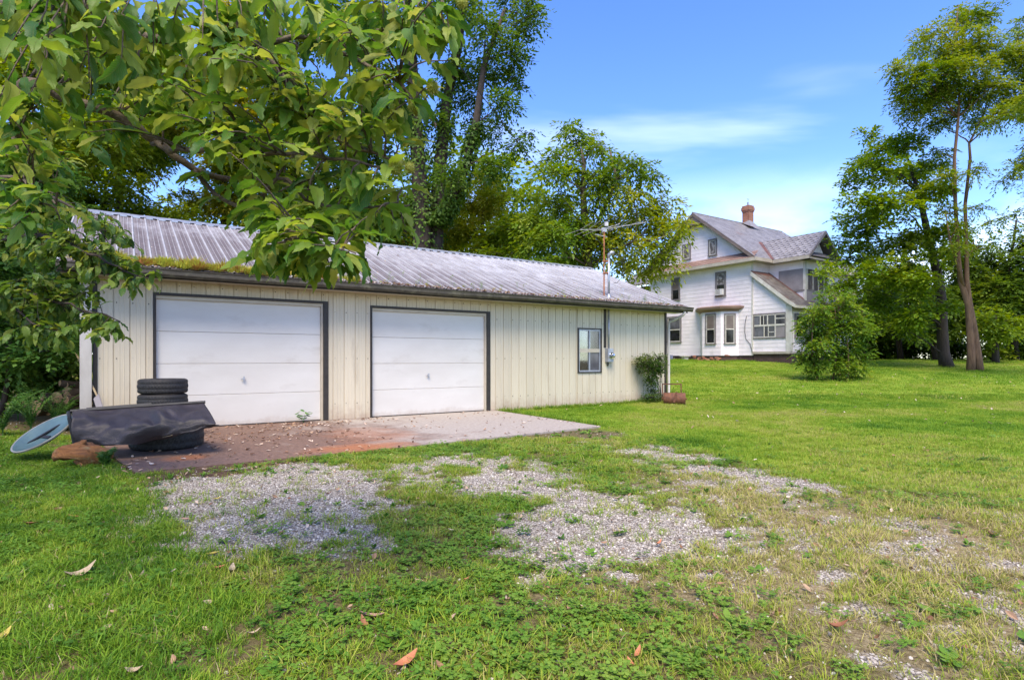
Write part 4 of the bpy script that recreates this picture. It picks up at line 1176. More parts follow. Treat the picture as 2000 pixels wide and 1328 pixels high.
# pale blue dish lying on its edge
ma = Vector((.61, .566, .547)).normalized()
nn = Vector((-.262, -.49, .83)); nn = (nn - ma * nn.dot(ma)).normalized(); mi = nn.cross(ma)
Dm = Matrix(((ma.x, mi.x, nn.x, 0), (ma.y, mi.y, nn.y, 0), (ma.z, mi.z, nn.z, 0), (0, 0, 0, 1)))
DS = thing('dish', 'round pale blue dish with a dark slot leaning on the end of the tarp', 'dish', pt(84, 845, 6.75))
rd = .335
prof = [(0, -.075), (rd * .3, -.07), (rd * .6, -.048), (rd * .85, -.012), (rd * .95, .004), (rd, .008), (rd * 1.01, .0), (rd, -.014), (rd * .86, -.03), (rd * .6, -.066), (0, -.095)]
mb = MB(); mb.lathe(prof[:5], 56, Dm); mb.build('bowl', M['dish'], DS, smooth=True)
mb = MB(); mb.lathe(prof[4:8], 56, Dm); mb.build('rim', M['dish_rim'], DS, smooth=True)
mb = MB(); mb.lathe(prof[7:], 40, Dm); mb.build('back', M['black_rail'], DS, smooth=True)
mb = MB()
mb.box(-.24, .20, .09, .125, -.06, -.045, Dm); mb.box(-.02, .02, -.06, .12, -.075, -.06, Dm @ Matrix.Rotation(.3, 4, 'Z')); mb.build('slot', M['black_rail'], DS)

# lump of orange dead wood
def lumpy(path, rad, n, amp, fr, seed):
    mb = MB(); mb.tube(path, rad, n)
    out = []
    for i, p in enumerate(mb.v):
        p = Vector(p); c = Vector(path[min(i // n, len(path) - 1)])
        d = p - c; k = 1 + amp * mnoise.noise(p * fr + Vector((seed, 0, 0))) + amp * .5 * mnoise.noise(p * fr * 2.7 + Vector((seed, 5, 0)))
        out.append(tuple(c + d * k))
    mb.v = out
    return mb
LG = gpt(160, 910, -.02)
pth = [Vector((-.27, .02, .13)), Vector((-.24, .02, .13)), Vector((-.17, 0, .14)), Vector((-.06, 0, .135)), Vector((.05, .0, .11)), Vector((.15, .02, .10)), Vector((.22, .03, .11)), Vector((.27, .02, .12)), Vector((.285, .02, .12))]
lg = lumpy(pth, [.03, .055, .075, .105, .11, .085, .055, .05, .02], 28, .95, 11.0, 2.0)
lg2 = lumpy([Vector((-.03, 0, .16)), Vector((-.01, 0, .22)), Vector((0.01, .0, .265)), Vector((.04, 0, .275))], [.06, .05, .03, .01], 14, .9, 16, 4.0)
lg3 = lumpy([Vector((.0, 0, .10)), Vector((.05, -.02, .03)), Vector((.09, -.03, -.02))], [.07, .07, .04], 14, .9, 14, 6.0)
lg.add(lg2.v, lg2.f); lg.add(lg3.v, lg3.f)
o = lg.build('driftwood', M['deadwood'], None, smooth=True); o.location = LG; o.rotation_euler.z = .35
tag(o, 'gnarled orange lump of dead wood in the grass before the tarp', 'dead wood')

# firewood pile behind the corner
fw = [(112, 795, .62, .115), (135, 772, .5, .10), (152, 765, .5, .085), (100, 800, .5, .09), (128, 797, .55, .10), (148, 790, .5, .09), (160, 778, .5, .07), (118, 779, .5, .08),
      (158, 752, .5, .06), (146, 752, .4, .055), (160, 765, .5, .075), (140, 805, .5, .09), (160, 802, .5, .085)]
FWL = ['fat log with a pale cut face on the outer side of the firewood heap', 'long log lying across the middle of the firewood heap', 'log just under the top of the firewood heap near the garage trim',
       'lowest outermost log of the firewood heap behind the dish', 'thick log in the middle of the bottom row of firewood', 'log between the bottom row of firewood and the garage corner', 'thin log against the garage downspout halfway up the heap',
       'short log lying above the fat pale faced firewood log', 'slim topmost log of the firewood heap beside the downspout', 'slim log next to the topmost one of the firewood heap', 'log under the two slim top ones in the firewood heap',
       'log of the firewood heap on the soil behind the tarp rail', 'innermost bottom log of the firewood heap by the garage corner']
for i, (px, py, ln, rr) in enumerate(fw):
    p = pt(px, py, 9.3 + .06 * (i % 3))
    L = thing('firewood_log', FWL[i], 'log', p, random.uniform(-.6, .3), 'firewood heap')
    tl = random.uniform(-.15, .15)
    path = [Vector((0, -ln / 2, tl * -.3)), Vector((.01, 0, 0)), Vector((0, ln / 2, tl * .3))]
    mb = MB(); mb.tube(path, [rr, rr * 1.04, rr], 9, cap=False); mb.build('log_bark', M['log_bark'], L)
    mb = MB(); mb.lathe([(0, .0), (rr * .5, .004), (rr * .97, 0)], 9, Matrix.Translation(path[0]) @ Matrix.Rotation(R(90), 4, 'X')); mb.build('cut_end', M['log_end'], L)
a, b = pt(142, 678, 9.0), pt(192, 778, 8.7)
mb = MB(); mb.tube([a, a.lerp(b, .5) + Vector((.01, 0, -.01)), b], [.013, .015, .014], 6)
tag(mb.build('leaning_stick', M['pale_stick'], None), 'thin bleached stick leaning against the garage corner', 'stick')
a, b = pt(187, 774, 8.62), pt(207, 838, 8.2)
mb = MB(); d_ = (b - a).normalized(); s_ = d_.cross(Vector((0, 1, 0))).normalized()
mb.extrude([a - s_ * .05, a + s_ * .05, b + s_ * .05, b - s_ * .05], Vector((0, .02, 0)))
tag(mb.build('plank', M['grey_board'], None), 'short grey plank propped against the cream wall behind the tarp', 'plank')

# lawn roller at the far corner
LRp = gpt(1317, 790, .0); LRp = pt(1317, 790, 14.7)
LR = thing('lawn_roller', 'rusty iron lawn roller drum with square handle at the garage corner', 'roller', LRp, R(-14))
mb = MB(); Mr = Matrix.Translation((0, 0, .15)) @ Matrix.Rotation(R(90), 4, 'Y')
mb.lathe([(0, -.26), (.10, -.255), (.10, -.245), (.135, -.245), (.145, -.27), (.15, -.265), (.152, -.1), (.15, .1), (.15, .265), (.145, .27), (.135, .25), (0, .25)], 40, Mr)
mb.build('drum', M['rust'], LR, smooth=True)
mb = MB()
for x in (-.29, .17):
    mb.box(x - .014, x + .014, .10, .13, .12, .50)
mb.box(-.304, .184, .10, .13, .50, .528); mb.build('handle_frame', M['rust'], LR)
mb = MB(); mb.box(-.304, -.276, -.02, .12, .11, .135); mb.tube([(-.31, 0, .15), (-.24, 0, .15)], .022, 10); mb.tube([(.31, 0, .15), (.24, 0, .15)], .022, 10); mb.build('axle', M['rust'], LR)
mb = MB(); mb.box(-.025, .025, -.168, -.156, .06, .33, Matrix.Rotation(R(14), 4, 'Y') @ Matrix.Translation((-.03, 0, 0))); mb.build('scraper_bar', M['rust'], LR)

# ================================================================== GROUND
def vnoise(x, y, seed=0):
    x = np.asarray(x, dtype=np.float64); y = np.asarray(y, dtype=np.float64)
    xi = np.floor(x); yi = np.floor(y); fx = x - xi; fy = y - yi
    fx = fx * fx * (3 - 2 * fx); fy = fy * fy * (3 - 2 * fy)
    def h(a, b):
        v = np.sin(a * 127.1 + b * 311.7 + seed * 74.7) * 43758.5453
        return v - np.floor(v)
    return (h(xi, yi) * (1 - fx) + h(xi + 1, yi) * fx) * (1 - fy) + (h(xi, yi + 1) * (1 - fx) + h(xi + 1, yi + 1) * fx) * fy

def fbm(x, y, seed=0, oct=4):
    a, s, t = 0.5, 0.0, 0.0
    for o in range(oct):
        s = s + a * vnoise(x * 2 ** o + 13.7 * o, y * 2 ** o - 7.3 * o, seed + o); t += a; a *= .5
    return s / t

def sstep(a, b, x):
    t = np.clip((x - a) / (b - a), 0, 1); return t * t * (3 - 2 * t)

def poly_sd(x, y, poly):
    """signed distance, negative inside"""
    d = np.full(x.shape, 1e9); ins = np.zeros(x.shape, dtype=bool)
    n = len(poly)
    for i in range(n):
        ax, ay = poly[i]; bx, by = poly[(i + 1) % n]
        ex, ey = bx - ax, by - ay
        t = np.clip(((x - ax) * ex + (y - ay) * ey) / (ex * ex + ey * ey + 1e-12), 0, 1)
        d = np.minimum(d, np.hypot(x - ax - t * ex, y - ay - t * ey))
        c = ((ay > y) != (by > y)) & (x < (bx - ax) * (y - ay) / (by - ay + 1e-12) + ax)
        ins ^= c
    return np.where(ins, -d, d)

def gpoly(pp): return [tuple(gpt(a, b)[:2]) for a, b in pp]
GRAVEL = [gpoly(p) for p in (
    [(325, 968), (360, 935), (450, 922), (560, 912), (640, 908), (720, 925), (768, 962), (740, 990), (722, 1020), (690, 1042), (600, 1055), (500, 1062), (420, 1066), (350, 1046), (318, 1000)],
    [(775, 905), (830, 886), (900, 884), (990, 898), (1060, 915), (1100, 945), (1170, 965), (1250, 985), (1330, 1015), (1390, 1045), (1350, 1065), (1250, 1075), (1160, 1090), (1095, 1085), (1070, 1040), (1010, 990), (900, 962), (820, 935)],
    [(1130, 864), (1180, 860), (1250, 868), (1350, 880), (1450, 903), (1540, 925), (1610, 945), (1520, 948), (1420, 930), (1310, 905), (1200, 882)])]
SPOTS = [(1685, 1182, 60, 16), (1985, 1180, 45, 40), (1755, 1018, 60, 12), (1650, 1012, 40, 8), (1030, 1124, 22, 9), (590, 1284, 26, 12), (745, 1055, 25, 14), (1940, 1130, 25, 10), (1990, 1250, 40, 20), (1880, 1250, 40, 16),
         (1780, 1300, 45, 18), (1700, 1270, 40, 14), (1530, 1320, 30, 10), (1240, 1110, 45, 12), (1410, 965, 50, 10), (1560, 1040, 60, 14), (1400, 1110, 60, 14), (1850, 1210, 30, 8), (1130, 1060, 40, 14), (980, 930, 60, 14), (1960, 1000, 40, 8)]
SPW = []
for a, b, rx, ry in SPOTS:
    c = gpt(a, b); e = gpt(a + rx, b); f_ = gpt(a, b - ry)
    SPW.append((c.x, c.y, abs(e.x - c.x), abs(f_.y - c.y)))
LB_ = [tuple(gpt(a, b)[:2]) for a, b in [(985, 801), (1075, 818), (1160, 836), (1300, 864), (1450, 893), (1560, 926), (1700, 944), (1850, 958), (2000, 975)]]
LAWN = LB_ + [(20, 5.4), (400, 30), (400, 400), (-400, 400), (-30, 40), (-6, 22)]
DRY = gpoly([(1230, 878), (1400, 915), (1560, 950), (2000, 985), (2400, 1020), (2400, 1400), (1750, 1328), (1500, 1250), (1250, 1200), (1100, 1130), (1230, 1060), (1400, 1040), (1330, 960)])
LUSH = gpoly([(-900, 820), (60, 868), (260, 930), (310, 1000), (330, 1070), (420, 1130), (480, 1420), (-900, 1420)])
SOILP = gpoly([(270, 925), (420, 905), (560, 895), (620, 890), (640, 905), (560, 914), (430, 925), (350, 945), (310, 975), (290, 950)])
TRACK = gpoly([(980, 900), (1250, 925), (1560, 985), (2000, 1040), (2300, 1100), (2300, 1300), (1900, 1260), (1600, 1180), (1350, 1120), (1100, 1080)])
SLABP = [tuple((P0 + U * a + V * b)[:2]) for a, b in sl]
GARP = [tuple((P0 + U * a + V * b)[:2]) for a, b in [(-5.15, -.02), (7.58, -.02), (7.58, 7.0), (-5.15, 7.0)]]

def zones(x, y):
    x = np.asarray(x, float); y = np.asarray(y, float)
    n1 = fbm(x * 2.2, y * 2.2, 3) - .5; n2 = fbm(x * 7, y * 7, 9) - .5; n3 = fbm(x * .6, y * .6, 21) - .5
    g = np.zeros(x.shape)
    for p in GRAVEL:
        sd = poly_sd(x, y, p)
        g = np.maximum(g, sstep(.60, -.40, sd + n1 * .9 + n2 * .9))
    # holes where weeds took over
    g = g * (.25 + .75 * sstep(.70, .52, fbm(x * 1.7 + 5, y * 1.7, 41) + n2 * .25))
    # the first bay of gravel stays cleaner
    g = np.maximum(g, sstep(.10, -.12, poly_sd(x, y, GRAVEL[0]) + n1 * .45 + n2 * .35))
    tr = sstep(.5, -.5, poly_sd(x, y, TRACK) + n1 * 1.0)
    g = np.maximum(g, .62 * tr * sstep(-.14, .22, n2 + n1 * .6))
    for cx_, cy_, rx, ry in SPW:
        d = np.hypot((x - cx_) / rx, (y - cy_) / (ry * 1.3))
        g = np.maximum(g, .58 * sstep(1.5, .3, d + n2 * 2.2 + n1 * 1.0))
    lawn = sstep(.12, -.25, poly_sd(x, y, LAWN) + n1 * .7 + n2 * .2)
    dry = sstep(.5, -.7, poly_sd(x, y, DRY) + n1 * 1.0)
    lush = sstep(.35, -.45, poly_sd(x, y, LUSH) + n1 * .7)
    soil = sstep(.08, -.10, poly_sd(x, y, SOILP) + n2 * .25)
    slabd = poly_sd(x, y, SLABP)
    return dict(g=np.clip(g * (1 - lawn), 0, 1), lawn=lawn, dry=dry, lush=lush, soil=soil, slab=slabd, gar=poly_sd(x, y, GARP), n1=n1, n2=n2, n3=n3)

def height(x, y):
    x = np.asarray(x, float); y = np.asarray(y, float)
    t = np.clip((y - 13.6) / 20.4, 0, None)
    r = np.where(t < .1, t * t * 5, t - .05)
    z = 1.06 * np.minimum(r, .95 + .05 * np.tanh(np.maximum(r - .95, 0) * 6))
    z = z + (fbm(x * .35, y * .35, 60) - .5) * .05 * np.clip(y / 10, .3, 3) * sstep(-8, 2, x - .2 * y) + (fbm(x * 2.1, y * 2.1, 61, 3) - .5) * .045
    z = z - .035
    # left bank rises a little toward the hedge
    z = z + .22 * sstep(-5.6, -9.5, x) 
    # keep clear of the slab top and the garage floor
    sd = np.minimum(poly_sd(x, y, SLABP), poly_sd(x, y, GARP))
    k = sstep(.5, .0, sd)
    z = z * (1 - k) + np.where(y > 15.2, np.minimum(z, .08), -.03) * k
    z = np.where(sd < -.06, -.16, z)
    return z

def axis(a, b, step, lo, hi, grow=1.13):
    v = list(np.arange(a, b + 1e-6, step))
    s_ = step; q = b
    while q < hi: s_ *= grow; q += s_; v.append(q)
    s_ = step; q = a; l = []
    while q > lo: s_ *= grow; q -= s_; l.append(q)
    return np.array(l[::-1] + v)
ax = axis(-6.0, 6.5, .055, -500, 500); ay = axis(1.2, 12.5, .055, -60, 700)
gx, gy = np.meshgrid(ax, ay)
gxf, gyf = gx.ravel(), gy.ravel()
gz = height(gxf, gyf)
nx_, ny_ = len(ax), len(ay)
idx = np.arange(nx_ * ny_).reshape(ny_, nx_)
fc = np.stack([idx[:-1, :-1].ravel(), idx[:-1, 1:].ravel(), idx[1:, 1:].ravel(), idx[1:, :-1].ravel()], 1)
zn = zones(gxf, gyf)
me = np_mesh('ground', np.stack([gxf, gyf, gz], 1), fc, smooth=True)
for nm, arr in (('gravel', zn['g']), ('lawn', zn['lawn']), ('dry', zn['dry']), ('soil', np.maximum(zn['soil'], sstep(.10, .0, zn['gar']) * .8))):
    at = me.attributes.new(nm, 'FLOAT', 'POINT'); at.data.foreach_set('value', arr.astype(np.float32))

def ground_mat():
    m, nt = new_mat('ground')
    tc = N(nt, 'ShaderNodeTexCoord')
    P = tc.outputs['Object']
    A = {k: N(nt, 'ShaderNodeAttribute', attribute_name=k).outputs['Fac'] for k in ('gravel', 'lawn', 'dry', 'soil')}
    fine = N(nt, 'ShaderNodeTexNoise', {'Vector': P, 'Scale': 55.0, 'Detail': 8.0, 'Roughness': .8})
    mid = N(nt, 'ShaderNodeTexNoise', {'Vector': P, 'Scale': 3.2, 'Detail': 6.0, 'Roughness': .6})
    big = N(nt, 'ShaderNodeTexNoise', {'Vector': P, 'Scale': .35, 'Detail': 5.0, 'Roughness': .6})
    thatch = ramp(nt, fine.outputs[0], [(.34, (.040, .026, .015)), (.46, (.095, .075, .032)), (.58, (.155, .125, .055)), (.70, (.30, .235, .13))])
    strawy = ramp(nt, fine.outputs[0], [(.34, (.085, .055, .032)), (.46, (.20, .15, .08)), (.58, (.36, .29, .17)), (.70, (.54, .46, .33))])
    base = mixc(nt, math_(nt, 'MULTIPLY', A['dry'], ramp(nt, mid.outputs[0], [(.35, .35), (.6, 1.0)])), thatch, strawy)
    lg = ramp(nt, fine.outputs[0], [(.3, (.075, .145, .010)), (.5, (.13, .22, .014)), (.7, (.20, .285, .024))])
    lg2 = ramp(nt, fine.outputs[0], [(.3, (.12, .16, .014)), (.5, (.20, .25, .022)), (.7, (.27, .30, .04))])
    lawnc = mixc(nt, ramp(nt, math_(nt, 'ADD', math_(nt, 'MULTIPLY', big.outputs[0], .55), math_(nt, 'MULTIPLY', mid.outputs[0], .45)), [(.42, 0.0), (.58, 1.0)]), lg, lg2)
    base = mixc(nt, A['lawn'], base, lawnc)
    soil = ramp(nt, fine.outputs[0], [(.3, (.045, .026, .018)), (.6, (.11, .065, .042)), (.75, (.17, .11, .075))])
    base = mixc(nt, math_(nt, 'MULTIPLY', A['soil'], .9), base, soil)
    vo = N(nt, 'ShaderNodeTexVoronoi', {'Vector': P, 'Scale': 80.0, 'Randomness': 1.0})
    rc = N(nt, 'ShaderNodeSeparateColor', {0: vo.outputs['Color']})
    gr = ramp(nt, rc.outputs[0], [(0, (.15, .115, .085)), (.35, (.315, .27, .22)), (.7, (.45, .40, .34)), (1, (.60, .55, .48))])
    gap = ramp(nt, vo.outputs['Distance'], [(.35, 1.0), (.75, .35)])
    gr = mixc(nt, 1.0, gr, gap, 'MULTIPLY')
    gm = ramp(nt, math_(nt, 'ADD', A['gravel'], math_(nt, 'MULTIPLY', math_(nt, 'SUBTRACT', fine.outputs[0], .5), .5)), [(.32, 0.0), (.55, 1.0)])
    col = mixc(nt, gm, base, gr)
    hgt = mixc(nt, gm, fine.outputs[0], math_(nt, 'SUBTRACT', 1.0, vo.outputs['Distance']))
    bp = N(nt, 'ShaderNodeBump', {'Strength': .7, 'Distance': .012, 'Height': hgt})
    b = N(nt, 'ShaderNodeBsdfPrincipled', {'Base Color': col, 'Roughness': .95, 'Specular IOR Level': .15, 'Normal': bp.outputs[0]})
    finish(nt, b.outputs[0])
    return m
ground = link('ground', me, ground_mat(), kind='structure')

# ------------------------------------------------------------------ ground cover, scattered with geometry nodes
def scatter(name, pts, rot, scl, idx, tint, protos):
    col = bpy.data.collections.new(name + '_kinds')
    for p in protos: col.objects.link(p)
    me = bpy.data.meshes.new(name)
    me.vertices.add(len(pts)); me.vertices.foreach_set('co', np.asarray(pts, np.float32).ravel())
    for nm, typ, arr, key in (('rot', 'FLOAT_VECTOR', rot, 'vector'), ('scl', 'FLOAT', scl, 'value'), ('kind_index', 'INT', idx, 'value'), ('tint', 'FLOAT', tint, 'value')):
        at = me.attributes.new(nm, typ, 'POINT')
        at.data.foreach_set(key, np.asarray(arr, np.int32 if typ == 'INT' else np.float32).ravel())
    me.update()
    o = link(name, me, None, kind='stuff')
    ng = bpy.data.node_groups.new(name, 'GeometryNodeTree')
    ng.interface.new_socket('Geometry', in_out='INPUT', socket_type='NodeSocketGeometry')
    ng.interface.new_socket('Geometry', in_out='OUTPUT', socket_type='NodeSocketGeometry')
    gi = ng.nodes.new('NodeGroupInput'); go = ng.nodes.new('NodeGroupOutput')
    ci = ng.nodes.new('GeometryNodeCollectionInfo')
    ci.inputs['Collection'].default_value = col
    ci.inputs['Separate Children'].default_value = True
    ci.inputs['Reset Children'].default_value = True
    ip = ng.nodes.new('GeometryNodeInstanceOnPoints')
    ip.inputs['Pick Instance'].default_value = True
    def na(nm, typ):
        n = ng.nodes.new('GeometryNodeInputNamedAttribute'); n.data_type = typ; n.inputs['Name'].default_value = nm
        return n.outputs['Attribute']
    er = ng.nodes.new('FunctionNodeEulerToRotation')
    L = ng.links.new
    L(gi.outputs[0], ip.inputs['Points']); L(ci.outputs[0], ip.inputs['Instance'])
    L(na('kind_index', 'INT'), ip.inputs['Instance Index'])
    L(na('rot', 'FLOAT_VECTOR'), er.inputs[0]); L(er.outputs[0], ip.inputs['Rotation'])
    L(na('scl', 'FLOAT'), ip.inputs['Scale'])
    L(ip.outputs[0], go.inputs[0])
    md = o.modifiers.new('scatter', 'NODES'); md.node_group = ng
    return o

def tint_mat(name, stops, trans=.3, rough=.5, spec=.2, jitter=.35):
    m, nt = new_mat(name)
    at = N(nt, 'ShaderNodeAttribute', attribute_name='tint', attribute_type='INSTANCER')
    ge = N(nt, 'ShaderNodeNewGeometry')
    f = math_(nt, 'ADD', at.outputs['Fac'], math_(nt, 'MULTIPLY', math_(nt, 'SUBTRACT', ge.outputs['Random Per Island'], .5), jitter), True)
    col = ramp(nt, f, stops)
    b = N(nt, 'ShaderNodeBsdfPrincipled', {'Base Color': col, 'Roughness': rough, 'Specular IOR Level': spec})
    if trans:
        t = N(nt, 'ShaderNodeBsdfTranslucent', {'Color': col})
        mx = N(nt, 'ShaderNodeMixShader', {0: trans, 1: b.outputs[0], 2: t.outputs[0]})
        finish(nt, mx.outputs[0])
    else:
        finish(nt, b.outputs[0])
    return m
GRASS_ST = [(0, (.038, .105, .010)), (.3, (.105, .225, .014)), (.55, (.215, .34, .022)), (.75, (.34, .385, .045)), (.88, (.43, .38, .11)), (1, (.46, .37, .19))]
M['grass'] = tint_mat('grass_blades', GRASS_ST, trans=.35)
M['clover'] = tint_mat('clover_leaves', [(0, (.04, .115, .014)), (.5, (.12, .25, .026)), (1, (.25, .35, .05))], trans=.38)
M['stone'] = tint_mat('gravel_stones', [(0, (.15, .115, .085)), (.35, (.33, .285, .235)), (.7, (.48, .43, .365)), (1, (.66, .61, .54))], trans=0, rough=.85, jitter=0)
M['litter'] = tint_mat('small_dead_leaves', [(0, (.10, .05, .03)), (.4, (.24, .12, .065)), (.7, (.42, .28, .18)), (1, (.58, .47, .38))], trans=.1, rough=.7)
M['moss'] = tint_mat('stonecrop', [(0, (.32, .11, .035)), (.3, (.38, .24, .05)), (.6, (.50, .45, .05)), (1, (.40, .46, .06))], trans=.35)

def proto(name, V_, F_, mat):
    me = bpy.data.meshes.new(name); me.from_pydata([tuple(v) for v in V_], [], F_); me.materials.append(mat); me.update()
    return bpy.data.objects.new(name, me)

def blade(V_, F_, x, y, az, h, w_, bend, seg=3):
    d = Vector((math.cos(az), math.sin(az), 0)); s_ = Vector((-d.y, d.x, 0))
    o = len(V_); p = Vector((x, y, -.006))
    for i in range(seg):
        f = i / seg
        c = p + d * (bend * h * f * f) + Vector((0, 0, h * (f - .35 * bend * f * f)))
        ww = w_ * (1 - f * .55)
        V_.append(c - s_ * ww); V_.append(c + s_ * ww)
    f = 1.0; V_.append(p + d * (bend * h) + Vector((0, 0, h * (1 - .35 * bend))))
    for i in range(seg - 1): F_.append((o + 2 * i, o + 2 * i + 1, o + 2 * i + 3, o + 2 * i + 2))
    F_.append((o + 2 * seg - 2, o + 2 * seg - 1, o + 2 * seg))

def tuft(name, n, rad, h0, h1, w_, bend, mat=None, seg=3):
    V_, F_ = [], []
    for i in range(n):
        r_ = rad * math.sqrt(random.random()); a = random.uniform(0, 6.283)
        blade(V_, F_, r_ * math.cos(a), r_ * math.sin(a), a + random.uniform(-1.2, 1.2), random.uniform(h0, h1), w_ * random.uniform(.7, 1.3), random.uniform(.15, 1) * bend, seg)
    return proto(name, V_, F_, mat or M['grass'])

def leaflet(V_, F_, c, az, tilt, ln, wd, n=6, cup=.15):
    d = Vector((math.cos(az), math.sin(az), 0)); s_ = Vector((-d.y, d.x, 0)); up = Vector((0, 0, 1))
    dd = d * math.cos(tilt) + up * math.sin(tilt); nn_ = s_.cross(dd)
    o = len(V_); V_.append(c)
    prof = [(.3, .35), (.65, .5), (.92, .32), (1.0, 0), (.92, -.32), (.65, -.5), (.3, -.35)]
    for a, b in prof: V_.append(c + dd * (a * ln) + s_ * (b * wd) + nn_ * (abs(b) * cup * wd))
    for i in range(6): F_.append((o, o + 1 + i, o + 2 + i))

def clover(name, n, rad):
    V_, F_ = [], []
    for i in range(n):
        r_ = rad * math.sqrt(random.random()); a = random.uniform(0, 6.283)
        c = Vector((r_ * math.cos(a), r_ * math.sin(a), random.uniform(.012, .045))); az = random.uniform(0, 6.28); l = random.uniform(.010, .019)
        for k in range(3): leaflet(V_, F_, c, az + k * 2.094 + random.uniform(-.15, .15), random.uniform(-.35, .35), l, l * 1.0)
    return proto(name, V_, F_, M['clover'])

def weed(name, n, ln, up=.35):
    V_, F_ = [], []
    for i in range(n):
        leaflet(V_, F_, Vector((0, 0, .005 + .012 * random.random())), i * 2.4 + random.uniform(-.3, .3), random.uniform(.05, up * 2), ln * random.uniform(.6, 1.1), ln * random.uniform(.38, .55), cup=.3)
    return proto(name, V_, F_, M['clover'])

def stone(name):
    bm = __import__('bmesh').new()
    __import__('bmesh').ops.create_icosphere(bm, subdivisions=1, radius=1.0)
    sx, sy, sz = random.uniform(.8, 1.3), random.uniform(.7, 1.0), random.uniform(.45, .75)
    for v in bm.verts:
        k = random.uniform(.78, 1.12); v.co = Vector((v.co.x * sx, v.co.y * sy, v.co.z * sz)) * k
    me = bpy.data.meshes.new(name); bm.to_mesh(me); bm.free(); me.materials.append(M['stone'])
    return bpy.data.objects.new(name, me)

def dead_leaf_geo(V_, F_, c, az, ln, wd, curl, tilt=0.0):
    d = Vector((math.cos(az), math.sin(az), 0)); s_ = Vector((-d.y, d.x, 0)); o = len(V_)
    n = 4
    for i in range(n + 1):
        f = i / n; ww = wd * math.sin(math.pi * (f * .92 + .04)) * .5
        h = ln * curl * (2 * f - 1) ** 2 + ln * tilt * f
        p = c + d * (ln * (f - .5)) + Vector((0, 0, h))
        V_ += [p - s_ * ww + Vector((0, 0, ww * .6)), p, p + s_ * ww + Vector((0, 0, ww * .6))]
    for i in range(n):
        for j in range(2): F_.append((o + i * 3 + j, o + i * 3 + j + 1, o + i * 3 + j + 4, o + i * 3 + j + 3))

def frustum_pts(n, y0, y1, mx=1.2, power=1.0):
    y = y0 + (y1 - y0) * rng.random(n) ** power
    hw = y * .93 + mx
    # uniform in area: weight by width
    keep = rng.random(n) < hw / (y1 * .93 + mx)
    y = y[keep]; hw = hw[keep]
    x = (rng.random(len(y)) * 2 - 1) * hw
    return x, y

def lay(name, x, y, dens, tint, smin, smax, protos, dz=0.0, tilt=.15, sfac=None):
    keep = rng.random(len(x)) < dens
    x, y, t = x[keep], y[keep], tint[keep]
    n = len(x)
    z = height(x, y) + dz
    rot = np.stack([rng.normal(0, tilt, n), rng.normal(0, tilt, n), rng.random(n) * 6.283], 1)
    s = smin + (smax - smin) * rng.random(n)
    if sfac is not None: s = s * sfac[keep]
    return scatter(name, np.stack([x, y, z], 1), rot, s, rng.integers(0, len(protos), n), t, protos)

def clear(z): return (z['slab'] > .03) & (z['gar'] > .05)

P_tuft = [tuft('grass_tuft', 13, .034, .018, .060, .0019, 1.25) for _ in range(5)]
P_lush = [tuft('tall_grass_tuft', 16, .04, .03, .085, .002, 1.3) for _ in range(4)]
P_lawn = [tuft('lawn_tuft', 34, .10, .025, .055, .0026, .9, seg=2) for _ in range(4)]
P_far = [tuft('far_lawn_tuft', 42, .28, .03, .07, .007, .8, seg=2) for _ in range(4)]
P_clov = [clover('clover_patch', 12, .055) for _ in range(4)]
P_weed = [weed('broadleaf_weed', 8, .045), weed('broadleaf_weed', 7, .06, .2), weed('broadleaf_weed', 10, .035, .6)]
P_stone = [stone('gravel_stone') for _ in range(6)]

# driveway grass and weeds in front
x, y = frustum_pts(170000, 1.3, 8.6, 1.3)
z = zones(x, y)
patch = fbm(x * 2.6, y * 2.6, 77)
bare = sstep(.62, .48, patch + z['n2'] * .3)
d = (.62 + .38 * z['lush']) * (1 - .90 * sstep(.2, .9, z['g'])) * clear(z) * (1 - .9 * z['lawn']) * (.55 + .45 * bare) * (1 - .8 * z['soil']) * (1 - .05 * z['dry'])
tint = .60 - .20 * z['lush'] + .27 * z['dry'] + z['n1'] * .5 + z['n3'] * .25 + rng.normal(0, .06, len(x))
tint = np.clip(tint, .02, 1)
dead = rng.random(len(x)) < .07 + .20 * z['dry']
tint = np.where(dead, rng.uniform(.86, 1, len(x)), tint)
lay('driveway_grass', x, y, d * .95, tint, .7, 1.25, P_tuft, sfac=.75 + .5 * (1 - sstep(.3, .7, patch)))
x, y = frustum_pts(34000, 1.3, 8.0, 1.3); z = zones(x, y)
d = z['lush'] * clear(z) * .85
lay('long_grass', x, y, d, np.clip(.36 + z['n1'] * .6 + z['n2'] * .2 + rng.normal(0, .05, len(x)), 0, .8), .7, 1.2, P_lush)
x, y = frustum_pts(42000, 1.3, 8.0, 1.3); z = zones(x, y)
cp = sstep(.46, .60, fbm(x * 1.3 + 3, y * 1.3, 31) + z['n2'] * .2)
d = (.15 + .85 * cp) * (1 - .93 * sstep(.2, .55, z['g'])) * clear(z) * (1 - .85 * z['lawn']) * (1 - .75 * z['dry']) * (1 - .6 * z['soil'])
lay('clover', x, y, d * .55, np.clip(.58 + z['n1'] * .7 - .2 * z['lush'] + rng.normal(0, .1, len(x)), 0, 1), .65, 1.15, P_clov)
x, y = frustum_pts(9000, 1.3, 9.5, 1.3); z = zones(x, y)
edge = sstep(.9, .05, z['slab']) * sstep(-.1, .5, x + 2.4)
d = (.26 + .5 * edge) * (1 - .62 * sstep(.2, .6, z['g'])) * clear(z) * (1 - .8 * z['lawn']) * (1 - .5 * z['dry'])
lay('broadleaf_weeds', x, y, d, np.clip(.4 + z['n1'] * .6 + rng.normal(0, .15, len(x)), 0, 1), .6, 1.3, P_weed)

